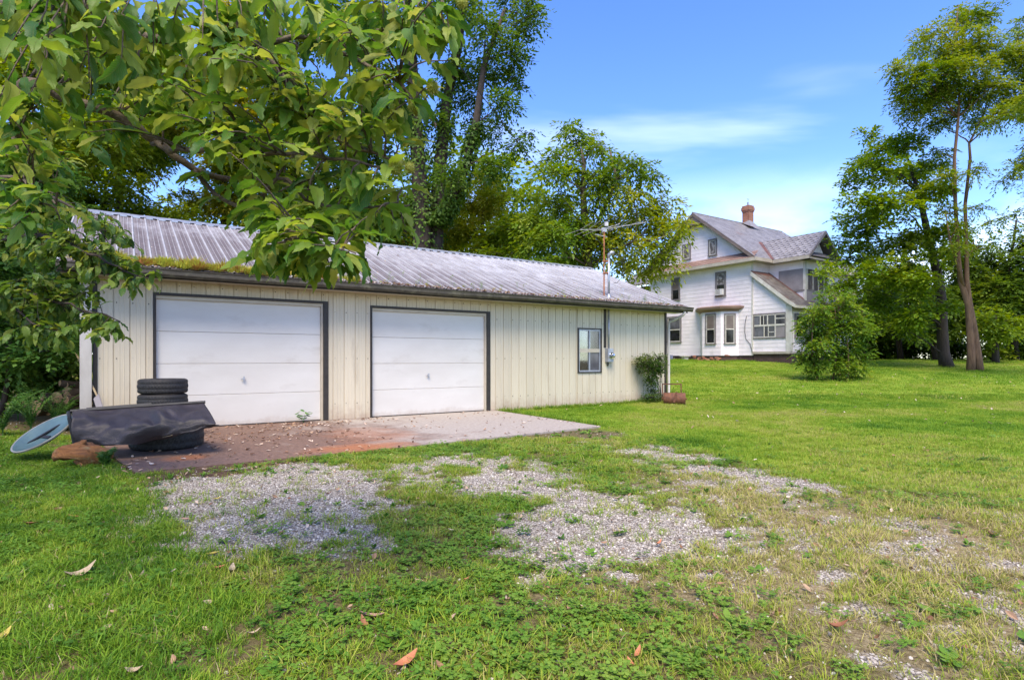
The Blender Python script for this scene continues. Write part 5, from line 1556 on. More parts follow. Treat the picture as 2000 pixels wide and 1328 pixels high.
# lawn
x, y = frustum_pts(95000, 4.4, 17.0, 2.0); z = zones(x, y)
pn = fbm(x * .5, y * .5, 90); pm = fbm(x * 1.6, y * 1.6, 93)
lt_ = .41 + (pn - .5) * 1.05 + (pm - .5) * .5 + rng.normal(0, .05, len(x))
d = sstep(.2, .7, z['lawn']) * clear(z) * .85
lay('lawn_grass', x, y, d, np.clip(lt_ + .16, .05, .80), .75, 1.25, P_lawn)
x, y = frustum_pts(46000, 15.5, 44.0, 4.0); z = zones(x, y)
hs = np.abs((x - HC.x) * V.x + (y - HC.y) * V.y - 2.5) 
inh = ((x - HC.x) * U.x + (y - HC.y) * U.y > -.1) & ((x - HC.x) * V.x + (y - HC.y) * V.y > -2.4)
pn = fbm(x * .3, y * .3, 190); pm = fbm(x * 1.1, y * 1.1, 193)
d = (z['gar'] > .2) * (~inh) * .85
lay('far_lawn_grass', x, y, d, np.clip(.56 + (pn - .5) * .6 + (pm - .5) * .45 + rng.normal(0, .05, len(x)), .05, .80), .7, 1.2, P_far)

# longer grass the mower misses: along the walls, the apron and the trunks
xs, ys = [], []
def along(a, b, n, sp):
    f = rng.random(n); a = np.array(a[:2]); b = np.array(b[:2]); p = a + (b - a) * f[:, None] + rng.normal(0, sp, (n, 2)); xs.append(p[:, 0]); ys.append(p[:, 1])
along(gw(2.1, -.12, 0), gw(7.8, -.10, 0), 420, .05); along(gw(2.1, -.1, 0), gw(2.1, -3.4, 0), 160, .07)
along(HC + V * 8 - U * .15, HC - U * .2, 420, .12); along(HC - V * 2.5 - U * .1, HC - V * 2.6 + U * 6, 260, .12)
for px_, py_, z_ in ((1896, 716, 26.5), (1913, 717, 26.5), (1850, 716, 29.0), (1592, 742, 21.5), (1645, 742, 21.5), (1670, 742, 21.5)):
    q = pt(px_, py_, z_); along(q, q, 90, .28)
x = np.concatenate(xs); y = np.concatenate(ys); z = zones(x, y)
lay('uncut_grass', x, y, np.ones(len(x)) * (z['slab'] > .02), np.clip(.42 + rng.normal(0, .14, len(x)), 0, .95), 1.0, 2.2, P_lush)
# gravel
x, y = frustum_pts(330000, 1.3, 9.5, 1.2); z = zones(x, y)
d = np.maximum(sstep(.12, .62, z['g'] + z['n2'] * .3), .05 + .10 * z['dry'] * (z['n1'] > 0)) * clear(z) * .9 * (1 - z['lawn']) * (1 - .8 * z['lush'] * (z['g'] < .2))
lay('gravel', x, y, d, np.clip(.42 + z['n1'] * .4 + rng.normal(0, .25, len(x)), 0, 1), .0038, .0108, P_stone, dz=.002, tilt=.5)

# small dead leaves on the apron and at its edge
def litter_kind():
    V_, F_ = [], []; dead_leaf_geo(V_, F_, Vector((0, 0, .006)), 0, .06, .03, random.uniform(.05, .3), random.uniform(-.1, .1)); return proto('dead_leaf', V_, F_, M['litter'])
P_lit = [litter_kind() for _ in range(5)]
n = 3000
a = rng.uniform(-5.2, 2.1, n); b = rng.uniform(-3.9, -.06, n)
wgt = np.exp(-((b + .9) / 1.1) ** 2) * np.exp(-((a + 1.9) / 1.3) ** 2) + .55 * np.exp(-((a + 3.6) / 1.0) ** 2) + .14 + .35 * np.exp(-((b + .1) / .25) ** 2)
k = rng.random(n) < wgt * .55 * (.3 + 1.4 * (fbm(a * 1.5, b * 1.5, 5) > .5))
a, b = a[k], b[k]
X = P0.x + U.x * a + V.x * b; Y = P0.y + U.y * a + V.y * b; n = len(a)
scatter('leaf_litter', np.stack([X, Y, np.full(n, .001)], 1), np.stack([rng.normal(0, .2, n), rng.normal(0, .2, n), rng.random(n) * 6.28], 1), rng.uniform(.5, 1.25, n), rng.integers(0, 5, n), np.clip(rng.normal(.62, .28, n), 0, 1), P_lit)
x, y = frustum_pts(14000, 1.5, 8, 1.2); z = zones(x, y)
d = clear(z) * (.16 + .35 * z['lush'] + .15 * z['dry'] + .8 * z['soil'] + .04 * sstep(.3, .6, z['g'])) * (1 - .7 * z['lawn'])
lay('ground_litter', x, y, d * .55, np.clip(rng.normal(.55, .25, len(x)), 0, 1), .35, .9, P_lit, dz=.015, tilt=.5)
x, y = frustum_pts(2500, 9, 26, 3); z = zones(x, y)
lay('lawn_litter', x, y, clear(z) * z['lawn'] * .25, np.clip(rng.normal(.8, .2, len(x)), 0, 1), .7, 1.5, P_lit, dz=.035, tilt=.4)

# stonecrop and rotted leaves along the gutter, seedlings further on
def sedum():
    V_, F_ = [], []
    for i in range(46):
        r_ = .05 * math.sqrt(random.random()); a_ = random.uniform(0, 6.283)
        blade(V_, F_, r_ * math.cos(a_), r_ * math.sin(a_), a_, random.uniform(.025, .085), .0045, random.uniform(.2, 1.0), 2)
    return proto('stonecrop_clump', V_, F_, M['moss'])
P_sed = [sedum() for _ in range(4)]
def roofpt(a, b): 
    q = P0 + U * a + V * b
    return (q.x, q.y, EV_Z + (RD_Z - EV_Z) * (b + .45) / 3.95 + .012)
pts_, tn, sc_ = [], [], []
for i in range(1000):
    a_ = random.uniform(-5.4, -1.2)
    if a_ > -3.0 and random.random() < (a_ + 3.0) / 2.2: continue
    if mnoise.noise(Vector((a_ * 3.1, 0, 0))) < .0 and random.random() < .82: continue
    b_ = -.44 + abs(random.gauss(0, .11)) + (.18 * random.random() if a_ < -4.2 else 0)
    pts_.append(roofpt(a_, b_)); tn.append(min(1, max(0, .72 + mnoise.noise(Vector((a_ * 3, 4, 0))) * .6 - (.45 if random.random() < .22 else 0)))); sc_.append(random.uniform(.7, 1.9) * max(.35, 1.0 + 1.0 * mnoise.noise(Vector((a_ * 3.7, 9, 0)))))
for i in range(70):
    a_ = random.uniform(-1.0, 7.6); b_ = -.44 + abs(random.gauss(0, .10)); pts_.append(roofpt(a_, b_)); tn.append(random.uniform(.2, 1)); sc_.append(random.uniform(.25, .6))
n = len(pts_)
scatter('roof_stonecrop', pts_, np.stack([rng.normal(.2, .15, n), rng.normal(0, .2, n), rng.random(n) * 6.28], 1), sc_, rng.integers(0, 4, n), tn, P_sed)
pts_, tn, sc_ = [], [], []
for i in range(1500):
    a_ = random.uniform(-5.5, 7.9); left = a_ < -2.4
    b_ = -.47 + abs(random.gauss(0, .20 if left else .07)) + (random.random() * .4 if a_ < -3.6 and random.random() < .4 else 0)
    pts_.append(roofpt(a_, b_)); tn.append(min(1, max(0, random.gauss(.30 if random.random() < .7 else .85, .15)))); sc_.append(random.uniform(.4, 1.1))
for i in range(60): pts_.append(roofpt(random.uniform(-5, 7), random.uniform(-.2, 3.2))); tn.append(random.uniform(.5, 1)); sc_.append(random.uniform(.5, 1))
n = len(pts_)
scatter('roof_leaf_litter', pts_, np.stack([rng.normal(.35, .3, n), rng.normal(0, .3, n), rng.random(n) * 6.28], 1), sc_, rng.integers(0, 5, n), tn, P_lit)
def seedling():
    V_, F_ = [], []
    for i in range(9): leaflet(V_, F_, Vector((random.gauss(0, .015), random.gauss(0, .015), random.uniform(.02, .13))), random.uniform(0, 6.28), random.uniform(-.2, .7), random.uniform(.025, .05), .02)
    blade(V_, F_, 0, 0, 1.0, .13, .003, .2, 2)
    return proto('roof_seedling', V_, F_, M['clover'])
pts_ = [roofpt(random.uniform(-1, 7.4), -.42 + abs(random.gauss(0, .25)) + .02) for i in range(46)]
n = len(pts_)
scatter('roof_seedlings', pts_, np.stack([np.zeros(n), np.zeros(n), rng.random(n) * 6.28], 1), rng.uniform(.6, 1.3, n), rng.integers(0, 3, n), rng.uniform(.5, 1, n), [seedling() for _ in range(3)])

# ================================================================== TREES
TREE_DENSITY = 5.2
def gh(x, y): return float(height(np.array([x]), np.array([y]))[0])

def leaf_quads(P, D, Nn, Ln, Wd, fold=.12):
    """P base, D direction, Nn normal (n,3); kite-shaped leaves of two halves folded at the midrib"""
    S = np.cross(D, Nn); S /= (np.linalg.norm(S, axis=1, keepdims=True) + 1e-9)
    Nn = np.cross(S, D)
    m = P + D * (Ln * .45)[:, None]
    a = m + S * (Wd * .5)[:, None] + Nn * (Wd * fold)[:, None]
    b = m - S * (Wd * .5)[:, None] + Nn * (Wd * fold)[:, None]
    t = P + D * Ln[:, None]
    n = len(P)
    v = np.stack([P, a, t, b], 1).reshape(-1, 3)
    i = np.arange(n)[:, None] * 4
    return v, np.concatenate([i + np.array([[0, 1, 2, 3]])], 0)

def rand_dirs(n):
    d = rng.normal(0, 1, (n, 3)); return d / (np.linalg.norm(d, axis=1, keepdims=True) + 1e-9)

def spray_leaves(C, R_, nspray, k, slen, ll, lw, droop=.5, flat=.6, shell=.5, outward=.7):
    """sprays (twig ends with k leaves each) spread through an ellipsoid clump"""
    d = rand_dirs(nspray)
    rad = (shell + (1 - shell) * rng.random(nspray)) ** .8
    pos = C + d * R_ * rad[:, None] * np.array([1, 1, flat])
    out_ = d * outward + rand_dirs(nspray) * .6; out_[:, 2] *= .55
    out_ /= (np.linalg.norm(out_, axis=1, keepdims=True) + 1e-9)
    side = np.cross(out_, np.array([0, 0, 1.0])); side /= (np.linalg.norm(side, axis=1, keepdims=True) + 1e-9)
    Ps, Ds, Ns, Ls, Ws = [], [], [], [], []
    for j in range(k):
        f = j / max(k - 1, 1)
        p = pos + out_ * (slen * f) + np.array([0, 0, -1.0]) * (droop * slen * f * f)
        sg = 1 if j % 2 else -1
        dd = out_ * (.5 + .5 * f) + side * (sg * (1 - f * .7)) + rand_dirs(nspray) * .35
        dd[:, 2] -= droop * (.35 + .5 * rng.random(nspray))
        dd /= (np.linalg.norm(dd, axis=1, keepdims=True) + 1e-9)
        nn_ = np.array([0, 0, 1.0]) + rand_dirs(nspray) * .55
        Ps.append(p); Ds.append(dd); Ns.append(nn_); s_ = rng.uniform(.7, 1.2, nspray); Ls.append(ll * 1.12 * s_); Ws.append(lw * 1.12 * s_)
    return np.concatenate(Ps), np.concatenate(Ds), np.concatenate(Ns), np.concatenate(Ls), np.concatenate(Ws)

def curve(a, b, sag=.0, n=6, wob=.06):
    a, b = Vector(a), Vector(b); L = (b - a).length; o = []
    r1 = Vector((random.gauss(0, 1), random.gauss(0, 1), random.gauss(0, 1))) * wob * L
    for i in range(n + 1):
        f = i / n
        p = a.lerp(b, f) + r1 * math.sin(math.pi * f) * .8 + Vector((0, 0, sag * L * math.sin(math.pi * f)))
        if 0 < i < n: p += Vector((random.gauss(0, 1), random.gauss(0, 1), random.gauss(0, 1))) * wob * L * .22
        o.append(p)
    return o

def tree(name, label, cat, base, trunks, clumps, mat, bark, ll=.14, lw=.065, k=7, slen=.40, dens=95, droop=.45, flat=.7, shell=.35, limb_r=.05,
         group=None, sub=4, subr=.5, mats2=None, attach_low=.35, twigs=True, fill=1.0):
    """clumps: (centre, radius[, 1 for the second leaf colour]); base: world point; trunks: [(path, radii)]"""
    T = thing(name, label, cat, base, 0, group)
    B = Vector(base)
    for path, rr in trunks:
        o = MB().tube([Vector(p) - B for p in path], rr, 12).build('trunk', bark, T, smooth=True)
    acc = {0: [], 1: []}
    nodes = [(Vector(p), r_) for path, rr in trunks for p, r_ in zip(path, rr)]
    for c in clumps:
        c_, r_ = Vector(c[0]), c[1]; which = c[2] if len(c) > 2 else 0
        # limb from the trunk to the clump
        best = min(nodes, key=lambda q: (q[0] - c_).length + max(0, q[0].z - (c_.z - .25 * (q[0] - c_).xy.length)) * 2.5 + (1.5 if q[1] < .02 else 0))
        lr = min(limb_r * (0.35 + .5 * r_), best[1] * .7)
        pth = curve(best[0], c_, sag=.04)
        mb = MB(); nn_ = len(pth)
        mb.tube([p - B for p in pth], [max(.012, lr * (1 - .75 * i / (nn_ - 1))) for i in range(nn_)], 7)
        nodes += [(p, lr * (1 - .75 * i / (nn_ - 1)) * .8) for i, p in enumerate(pth) if i > 1]
        subs = []
        for s_ in range(sub + 1):
            d_ = Vector((random.gauss(0, 1), random.gauss(0, 1), random.gauss(0, .7))); d_.normalize()
            sc_ = c_ + d_ * r_ * random.uniform(.35, .8) if s_ else c_.copy()
            subs.append((sc_, r_ * subr * random.uniform(.75, 1.15)))
            if s_ and twigs:
                tp = curve(pth[random.choice((-2, -1, -3))], sc_, n=4, wob=.08)
                mb.tube([p - B for p in tp], [max(.007, lr * .3 * (1 - .6 * i / 4)) for i in range(5)], 5)
                for q in range(2):
                    e_ = sc_ + Vector((random.gauss(0, .5), random.gauss(0, .5), random.gauss(-.1, .35))) * r_ * subr * 1.6
                    mb.tube([p - B for p in curve(sc_, e_, n=3)], [.009, .007, .006, .004], 4)
        mb.build('branch', bark, T, smooth=True)
        for sc_, sr_ in subs:
            ns_ = max(4, int(TREE_DENSITY * fill * dens * sr_ * sr_ * random.uniform(.7, 1.25)))
            acc[which].append(spray_leaves(np.array(sc_ - B), sr_, ns_, k, slen, ll, lw, droop, flat, shell))
    for w_, m_ in ((0, mat), (1, mats2)):
        if acc[w_]:
            P, D, Nn, Ln, Wd = [np.concatenate(q) for q in zip(*acc[w_])]
            v, f = leaf_quads(P, D, Nn, Ln, Wd)
            link('foliage', np_mesh('foliage', v, f), m_, T, kind='stuff')
    return T

def px_path(Z, pp, zoff=None):
    return [pt(a, b, Z + (zoff[i] if zoff else 0)) for i, (a, b) in enumerate(pp)]
def taper(n, r0, r1): return [r0 + (r1 - r0) * i / (n - 1) for i in range(n)]
def px_clumps(Z, cl, dz=1.4, grow=1.0):
    o = []
    for c in cl:
        zz_ = Z + random.uniform(-dz, dz)
        o.append((pt(c[0], c[1], zz_), c[2] * grow * Z / F) + tuple(c[3:]))
    return o

M['lf_dark'] = leaf_mat('ivy_tree_leaves', [(.014, .040, .008), (.032, .080, .012), (.062, .125, .018), (.11, .175, .028)], patch=.35)
M['lf_mid'] = leaf_mat('woodland_leaves', [(.028, .065, .008), (.065, .125, .013), (.13, .20, .020), (.21, .25, .035)], patch=.3)
M['lf_yel'] = leaf_mat('yellow_green_leaves', [(.05, .085, .010), (.11, .155, .016), (.20, .225, .026), (.30, .28, .04)], patch=.45, trans=.45)
M['lf_walnut'] = leaf_mat('walnut_leaves', [(.024, .065, .010), (.055, .12, .013), (.105, .175, .02), (.16, .21, .028)], patch=.5)
M['lf_walnut2'] = leaf_mat('turning_walnut_leaves', [(.05, .10, .010), (.11, .17, .014), (.185, .23, .024), (.30, .29, .04)], patch=.6, trans=.42)
M['lf_locust'] = leaf_mat('locust_leaves', [(.026, .070, .008), (.065, .13, .012), (.13, .19, .022), (.22, .24, .035)], patch=.4, trans=.4)
M['lf_maple'] = leaf_mat('maple_leaves', [(.028, .075, .008), (.07, .145, .012), (.14, .22, .018), (.23, .275, .035)], patch=.45, trans=.4)
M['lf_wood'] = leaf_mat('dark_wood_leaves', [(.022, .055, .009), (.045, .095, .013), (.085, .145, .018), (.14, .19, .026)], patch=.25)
M['lf_bush'] = leaf_mat('bush_leaves', [(.020, .065, .010), (.055, .13, .018), (.12, .20, .025), (.22, .27, .04)], patch=1.2)
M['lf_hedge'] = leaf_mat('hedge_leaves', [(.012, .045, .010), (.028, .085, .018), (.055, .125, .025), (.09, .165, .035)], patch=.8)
M['lf_shrub'] = leaf_mat('small_shrub_leaves', [(.012, .04, .008), (.03, .075, .014), (.07, .12, .025), (.13, .17, .05)], patch=1.5)
M['lf_fern'] = leaf_mat('fern_weed_leaves', [(.02, .07, .014), (.05, .13, .03), (.09, .18, .045)], trans=.3)

# the tall ivy-hung tree behind the garage
Z = 25.5
g = gh(-4, Z)
trA = [pt(826, 520, Z), pt(824, 450, Z), pt(818, 330, Z), pt(812, 250, Z), pt(806, 150, Z), pt(800, 40, Z), pt(802, -140, Z)]
trA[0].z = g - .2
trB = [pt(846, 520, Z + .5), pt(852, 420, Z + .5), pt(862, 300, Z + .6), pt(872, 200, Z + .8), pt(896, 90, Z + .8), pt(915, -60, Z + 1)]
trB[0].z = g - .2
trC = [pt(852, 440, Z), pt(880, 400, Z - .3), pt(908, 330, Z - .5), pt(930, 240, Z - .6), pt(945, 130, Z - .6), pt(985, 20, Z - .6)]
IVY = tree('ivy_clad_tree', 'tall dark tree with three ivy wrapped trunks rising behind the garage roof', 'tree', (trA[0].x, Z, g),
     [(trA, [.42, .40, .33, .30, .25, .20, .10]), (trB, [.36, .34, .28, .24, .18, .10]), (trC, [.2, .2, .18, .16, .12, .06])],
     px_clumps(Z, [(950, 55, 55), (1015, 25, 42), (915, 15, 55), (1000, 100, 34), (948, 140, 48), (985, 195, 34), (935, 255, 42), (1000, 285, 30), (1028, 262, 18), (955, 318, 40),
                   (890, 140, 45), (850, 50, 60), (775, 60, 70), (755, 160, 55), (868, 240, 38), (1042, 8, 20), (900, -60, 80), (1010, -50, 60), (780, -70, 80), (880, 330, 34), (795, 250, 36), (1000, 150, 22), (915, 195, 36), (1020, 65, 26), (975, 245, 26), (1050, 22, 16), (1012, 170, 14)], 1.6),
     M['lf_dark'], M['bark_dark'], ll=.17, lw=.085, k=6, slen=.40, dens=60, droop=.6, fill=.45, subr=.5)
# ivy sleeves
P, D, Nn, Ln, Wd = [], [], [], [], []
Bv = IVY.location
for path, rr, cut in ((trA, [.42, .40, .33, .30, .25, .2, .1], 3.6), (trB, [.36, .34, .28, .24, .18, .1], 4.0), (trC, [.2, .2, .18, .16, .12, .06], 3.0)):
    n = 2600
    f = rng.random(n) ** 1.15 * cut
    i = np.minimum(f.astype(int), len(path) - 2); q = f - i
    pa = np.array([tuple(p) for p in path])
    c = pa[i] * (1 - q)[:, None] + pa[i + 1] * q[:, None]
    an = rng.random(n) * 6.283
    rad = (np.array(rr)[i] + .06 + .32 * rng.random(n) ** 2 * (1.25 - f / cut))
    d = np.stack([np.cos(an), np.sin(an), np.zeros(n)], 1)
    P.append(c + d * rad[:, None] - np.array(Bv)); dd = d * .5 + rand_dirs(n) * .4; dd[:, 2] -= .8; D.append(dd / np.linalg.norm(dd, axis=1, keepdims=True)); Nn.append(d + rand_dirs(n) * .3)
    Ln.append(rng.uniform(.10, .19, n)); Wd.append(rng.uniform(.09, .16, n))
v, f = leaf_quads(*[np.concatenate(q) for q in (P, D, Nn, Ln, Wd)])
link('ivy', np_mesh('ivy', v, f), M['lf_dark'], IVY, kind='stuff')

def simple_tree(name, label, Z, bpx, toppx, clumps, mat, bark, r0=.2, dz=1.4, lean=0, group=None, **kw):
    b = pt(bpx, 600, Z); b.z = gh(b.x, Z) - .1
    tp = pt(*toppx, Z)
    path = curve(b, tp, n=6, wob=.03)
    return tree(name, label, 'tree', (b.x, b.y, b.z), [(path, taper(7, r0, r0 * .25))], px_clumps(Z, clumps, dz), mat, bark, group=group, **kw)

simple_tree('woodland_tree', 'yellow green young tree glowing between the ivy tree and the antenna tree', 31, 945, (945, 350), [(930, 400, 48), (975, 385, 42), (905, 450, 48), (1000, 440, 42), (880, 385, 40), (945, 345, 34), (955, 470, 50), (860, 470, 45), (1010, 490, 45)],
            M['lf_yel'], M['bark'], ll=.17, lw=.08, dens=42, k=6, slen=.4)
# walnut by the aerial
Z = 23.0
tb = pt(1152, 560, Z); tb.z = gh(tb.x, Z) - .1
tw_ = [tb, pt(1150, 520, Z), pt(1143, 440, Z), pt(1139, 380, Z), pt(1140, 320, Z), pt(1136, 295, Z)]
tw2 = [pt(1146, 480, Z), pt(1175, 420, Z + .3), pt(1205, 350, Z + .3), pt(1190, 290, Z + .3)]
tw3 = [pt(1148, 520, Z), pt(1200, 490, Z - .5), pt(1240, 470, Z - 1.0), pt(1285, 470, Z - 1.4)]
tree('walnut_tree', 'broad walnut tree with drooping leaves between the antenna and the farmhouse gable', 'tree', tb, [(tw_, [.19, .18, .15, .12, .08, .03]), (tw2, [.1, .09, .06, .03]), (tw3, [.08, .06, .045, .025])],
     px_clumps(Z, [(1108, 262, 26), (1140, 285, 30), (1172, 282, 24), (1195, 315, 28), (1085, 300, 24), (1068, 335, 24), (1225, 310, 26), (1255, 318, 20), (1120, 340, 30), (1160, 340, 30), (1036, 385, 28), (1075, 400, 34), (1210, 365, 30), (1262, 345, 20),
                   (1110, 395, 30), (1040, 430, 30), (1085, 455, 34), (1170, 395, 26),
                   (1240, 385, 34, 1), (1275, 410, 34, 1), (1302, 395, 20, 1), (1215, 430, 38, 1), (1290, 450, 34, 1), (1318, 432, 20, 1), (1165, 440, 34, 1), (1110, 490, 32), (1190, 480, 36, 1), (1250, 490, 36, 1), (1290, 505, 28, 1), (1045, 485, 34), (1262, 530, 22, 1), (1225, 520, 26, 1), (1300, 485, 22, 1), (1150, 500, 30), (1130, 440, 34), (1185, 350, 26), (1060, 510, 34), (1200, 455, 34, 1), (1330, 440, 14, 1)], 1.5, 1.12),
     M['lf_walnut'], M['bark'], ll=.19, lw=.075, k=8, slen=.55, dens=58, droop=.75, flat=.5, fill=.55, mats2=M['lf_walnut2'])
def rclumps(cx, cy, rx, ry, n, r0, r1, which=0):
    o = []
    for i in range(n):
        a = random.uniform(0, 6.283); q = math.sqrt(random.random())
        o.append((cx + rx * q * math.cos(a), cy + ry * q * math.sin(a), random.uniform(r0, r1), which))
    return o
GW = 'woodland trees behind the garage'
wood = [('dense green tree filling the far end behind the garage left gable', 21, 20, (20, 60), rclumps(20, 230, 190, 300, 30, 55, 90), 'lf_mid'),
        ('bright green tree standing behind the roof ridge near its left end', 27, 235, (240, 60), rclumps(240, 250, 130, 260, 26, 45, 75), 'lf_mid'),
        ('light green tree behind the roof, second from the left gable', 31, 430, (430, 90), rclumps(420, 250, 130, 240, 22, 42, 68), 'lf_yel'),
        ('leafy tree behind the middle of the roof with a dark slim trunk', 29, 575, (580, 80), rclumps(570, 230, 110, 230, 20, 40, 65), 'lf_mid'),
        ('dark leaved tree with an ivy covered trunk left of the tall ivy tree', 27, 702, (705, 90), rclumps(690, 230, 80, 250, 16, 36, 58) + [(700, 440, 30), (760, 440, 36), (740, 390, 40)], 'lf_dark'),
        ('pale yellow green sapling seen low above the roof beyond the others', 34, 640, (640, 330), rclumps(620, 420, 120, 60, 12, 34, 46), 'lf_yel'),
        ('low green tree peeping over the ridge below the walnut', 27, 1030, (1030, 430), rclumps(1040, 480, 110, 50, 14, 30, 42), 'lf_mid'),
        ('small light tree low behind the ridge between two dark trunks', 33, 790, (790, 380), rclumps(770, 460, 70, 40, 9, 34, 44), 'lf_yel')]
for lab, Z, bp, tp, cl, m_ in wood:
    if Z < 32 and tp[1] < 100: cl = cl + [(bp + d_, random.uniform(385, 455), random.uniform(40, 52)) for d_ in (-95, -45, 10, 60, 100)]
    simple_tree('woodland_tree', lab, Z, bp, tp, cl, M[m_], M['bark_dark'], r0=.26, group=GW, ll=.20, lw=.10, dens=30, k=6, slen=.42, sub=4, fill=.8)

# right of the house: the tall twin-stemmed locust
Z = 26.5
g = gh(23.4 * Z / 26.5 * .9, Z)
l1 = [pt(1896, 722, Z), pt(1897, 690, Z), pt(1894, 640, Z), pt(1891, 595, Z), pt(1876, 549, Z), pt(1872, 505, Z), pt(1866, 400, Z), pt(1864, 309, Z), pt(1872, 229, Z), pt(1875, 143, Z), pt(1867, 57, Z), pt(1872, 10, Z)]
l2 = [pt(1913, 724, Z), pt(1909, 690, Z), pt(1900, 630, Z), pt(1893, 590, Z), pt(1888, 545, Z), pt(1888, 505, Z), pt(1885, 400, Z + .2), pt(1895, 309, Z + .3), pt(1893, 280, Z + .4), pt(1914, 240, Z + .6), pt(1940, 170, Z + .6)]
l3 = [pt(1885, 570, Z), pt(1868, 510, Z - .3), pt(1855, 470, Z - .5), pt(1848, 420, Z - .6)]
for l in (l1, l2): l[0].z = g - .15
tree('locust_tree', 'tall airy locust tree with twin tan stems on the lawn', 'tree', ((l1[0].x + l2[0].x) / 2, Z, g),
     [(l1, [.19, .16, .14, .135, .11, .09, .075, .065, .055, .045, .03, .015]), (l2, [.20, .16, .14, .12, .10, .085, .07, .06, .05, .04, .02]), (l3, [.07, .06, .045, .02])],
     px_clumps(Z, [(1868, 30, 26), (1835, 55, 28), (1898, 38, 28), (1808, 92, 22), (1850, 95, 38), (1918, 90, 36), (1958, 118, 34), (1990, 70, 18), (1762, 128, 18), (1798, 142, 32), (1765, 196, 20), (1808, 200, 36), (1868, 165, 40), (1935, 172, 40), (1982, 165, 32), (1832, 245, 28), (1958, 225, 28), (1992, 208, 24), (1915, 235, 22), (1780, 170, 22),
                   (2030, 110, 40), (2020, 190, 40), (1930, 30, 14), (1885, 210, 26), (1840, 190, 26), (1850, 140, 30), (1900, 130, 26), (1846, 408, 20), (1870, 440, 16), (1840, 300, 20), (1905, 330, 14), (1850, 340, 18), (1905, 405, 14), (1868, 480, 16), (1912, 480, 14)], 1.3, 1.2),
     M['lf_locust'], M['bark_tan'], ll=.15, lw=.058, k=9, slen=.46, dens=46, droop=.5, flat=.36, sub=4, subr=.55, limb_r=.05, fill=.72)
# maple in front of the dark wood
Z = 29.0
mb_ = pt(1850, 716, Z); g = gh(mb_.x, Z); mb_.z = g - .1
mt_ = [mb_, pt(1843, 690, Z), pt(1840, 640, Z), pt(1839, 590, Z), pt(1832, 540, Z), pt(1815, 470, Z), pt(1795, 380, Z), pt(1770, 300, Z)]
tree('maple_tree', 'broad leaning maple with a dark trunk beside the twin stemmed locust', 'tree', mb_, [(mt_, [.34, .26, .24, .23, .21, .17, .11, .04])],
     px_clumps(Z, [(1698, 262, 18), (1735, 285, 34), (1775, 275, 34), (1688, 310, 32), (1725, 340, 40), (1775, 335, 42), (1815, 320, 32), (1658, 352, 22), (1690, 390, 38), (1738, 405, 42), (1795, 390, 42), (1835, 370, 32), (1652, 425, 24), (1700, 455, 40), (1758, 470, 46), (1815, 455, 38), (1650, 505, 24), (1690, 525, 38), (1615, 535, 16), (1750, 545, 42), (1795, 545, 40), (1840, 500, 32), (1868, 455, 26), (1720, 585, 36), (1785, 600, 34), (1660, 560, 26), (1635, 520, 18), (1665, 330, 18), (1690, 610, 30), (1850, 600, 24), (1800, 640, 26), (1700, 500, 34), (1740, 610, 34), (1660, 590, 24), (1770, 510, 40), (1710, 420, 30), (1675, 480, 30), (1760, 640, 26), (1640, 470, 18), (1630, 560, 18)], 2.2, 1.05),
     M['lf_maple'], M['bark_dark'], ll=.17, lw=.11, k=6, slen=.40, dens=60, droop=.35, flat=.36, subr=.55, fill=.36, sub=5)
# tree outside the frame on the right whose limbs reach in
Z = 22.0
rb = Vector((pt(2120, 700, Z).x, Z, 0)); rb.z = gh(rb.x, rb.y)
tree('overhanging_tree', 'tree at the frame edge whose dark limbs reach in beside the locust crown', 'tree', rb, [([rb, rb + Vector((-.1, 0, 3)), rb + Vector((-.3, 0, 7)), rb + Vector((-.2, 0, 11))], [.3, .26, .2, .1])],
     px_clumps(Z, [(1992, 318, 18), (1968, 348, 16), (1998, 345, 20), (1960, 425, 14), (1985, 418, 16), (1932, 432, 12), (2040, 300, 50), (2060, 380, 50), (2050, 200, 60), (2100, 260, 70), (2120, 100, 70), (2160, 360, 60), (2110, 430, 50), (2005, 40, 20)], .8),
     M['lf_locust'], M['bark_dark'], ll=.12, lw=.055, k=8, slen=.4, dens=40, flat=.4)
GR = 'trees of the dark wood beyond the lawn'
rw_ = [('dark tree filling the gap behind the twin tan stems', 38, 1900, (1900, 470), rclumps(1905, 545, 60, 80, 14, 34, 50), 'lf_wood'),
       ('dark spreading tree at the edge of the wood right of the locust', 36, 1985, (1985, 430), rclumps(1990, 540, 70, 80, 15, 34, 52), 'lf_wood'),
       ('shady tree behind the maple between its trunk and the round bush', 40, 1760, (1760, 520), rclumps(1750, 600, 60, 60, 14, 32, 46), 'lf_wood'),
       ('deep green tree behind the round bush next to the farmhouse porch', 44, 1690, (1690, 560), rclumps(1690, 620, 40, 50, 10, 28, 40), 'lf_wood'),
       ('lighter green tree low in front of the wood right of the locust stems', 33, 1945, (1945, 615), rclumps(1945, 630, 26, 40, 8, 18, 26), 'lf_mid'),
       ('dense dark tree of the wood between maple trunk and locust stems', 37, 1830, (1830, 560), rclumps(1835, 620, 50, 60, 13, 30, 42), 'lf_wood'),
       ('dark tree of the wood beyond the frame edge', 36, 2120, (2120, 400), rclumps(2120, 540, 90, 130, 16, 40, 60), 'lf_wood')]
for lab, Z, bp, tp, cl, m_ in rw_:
    simple_tree('dark_wood_tree', lab, Z, bp, tp, cl, M[m_], M['bark_dark'], r0=.2, group=GR, ll=.22, lw=.11, dens=24, k=6, slen=.45, sub=4, dz=2.0)

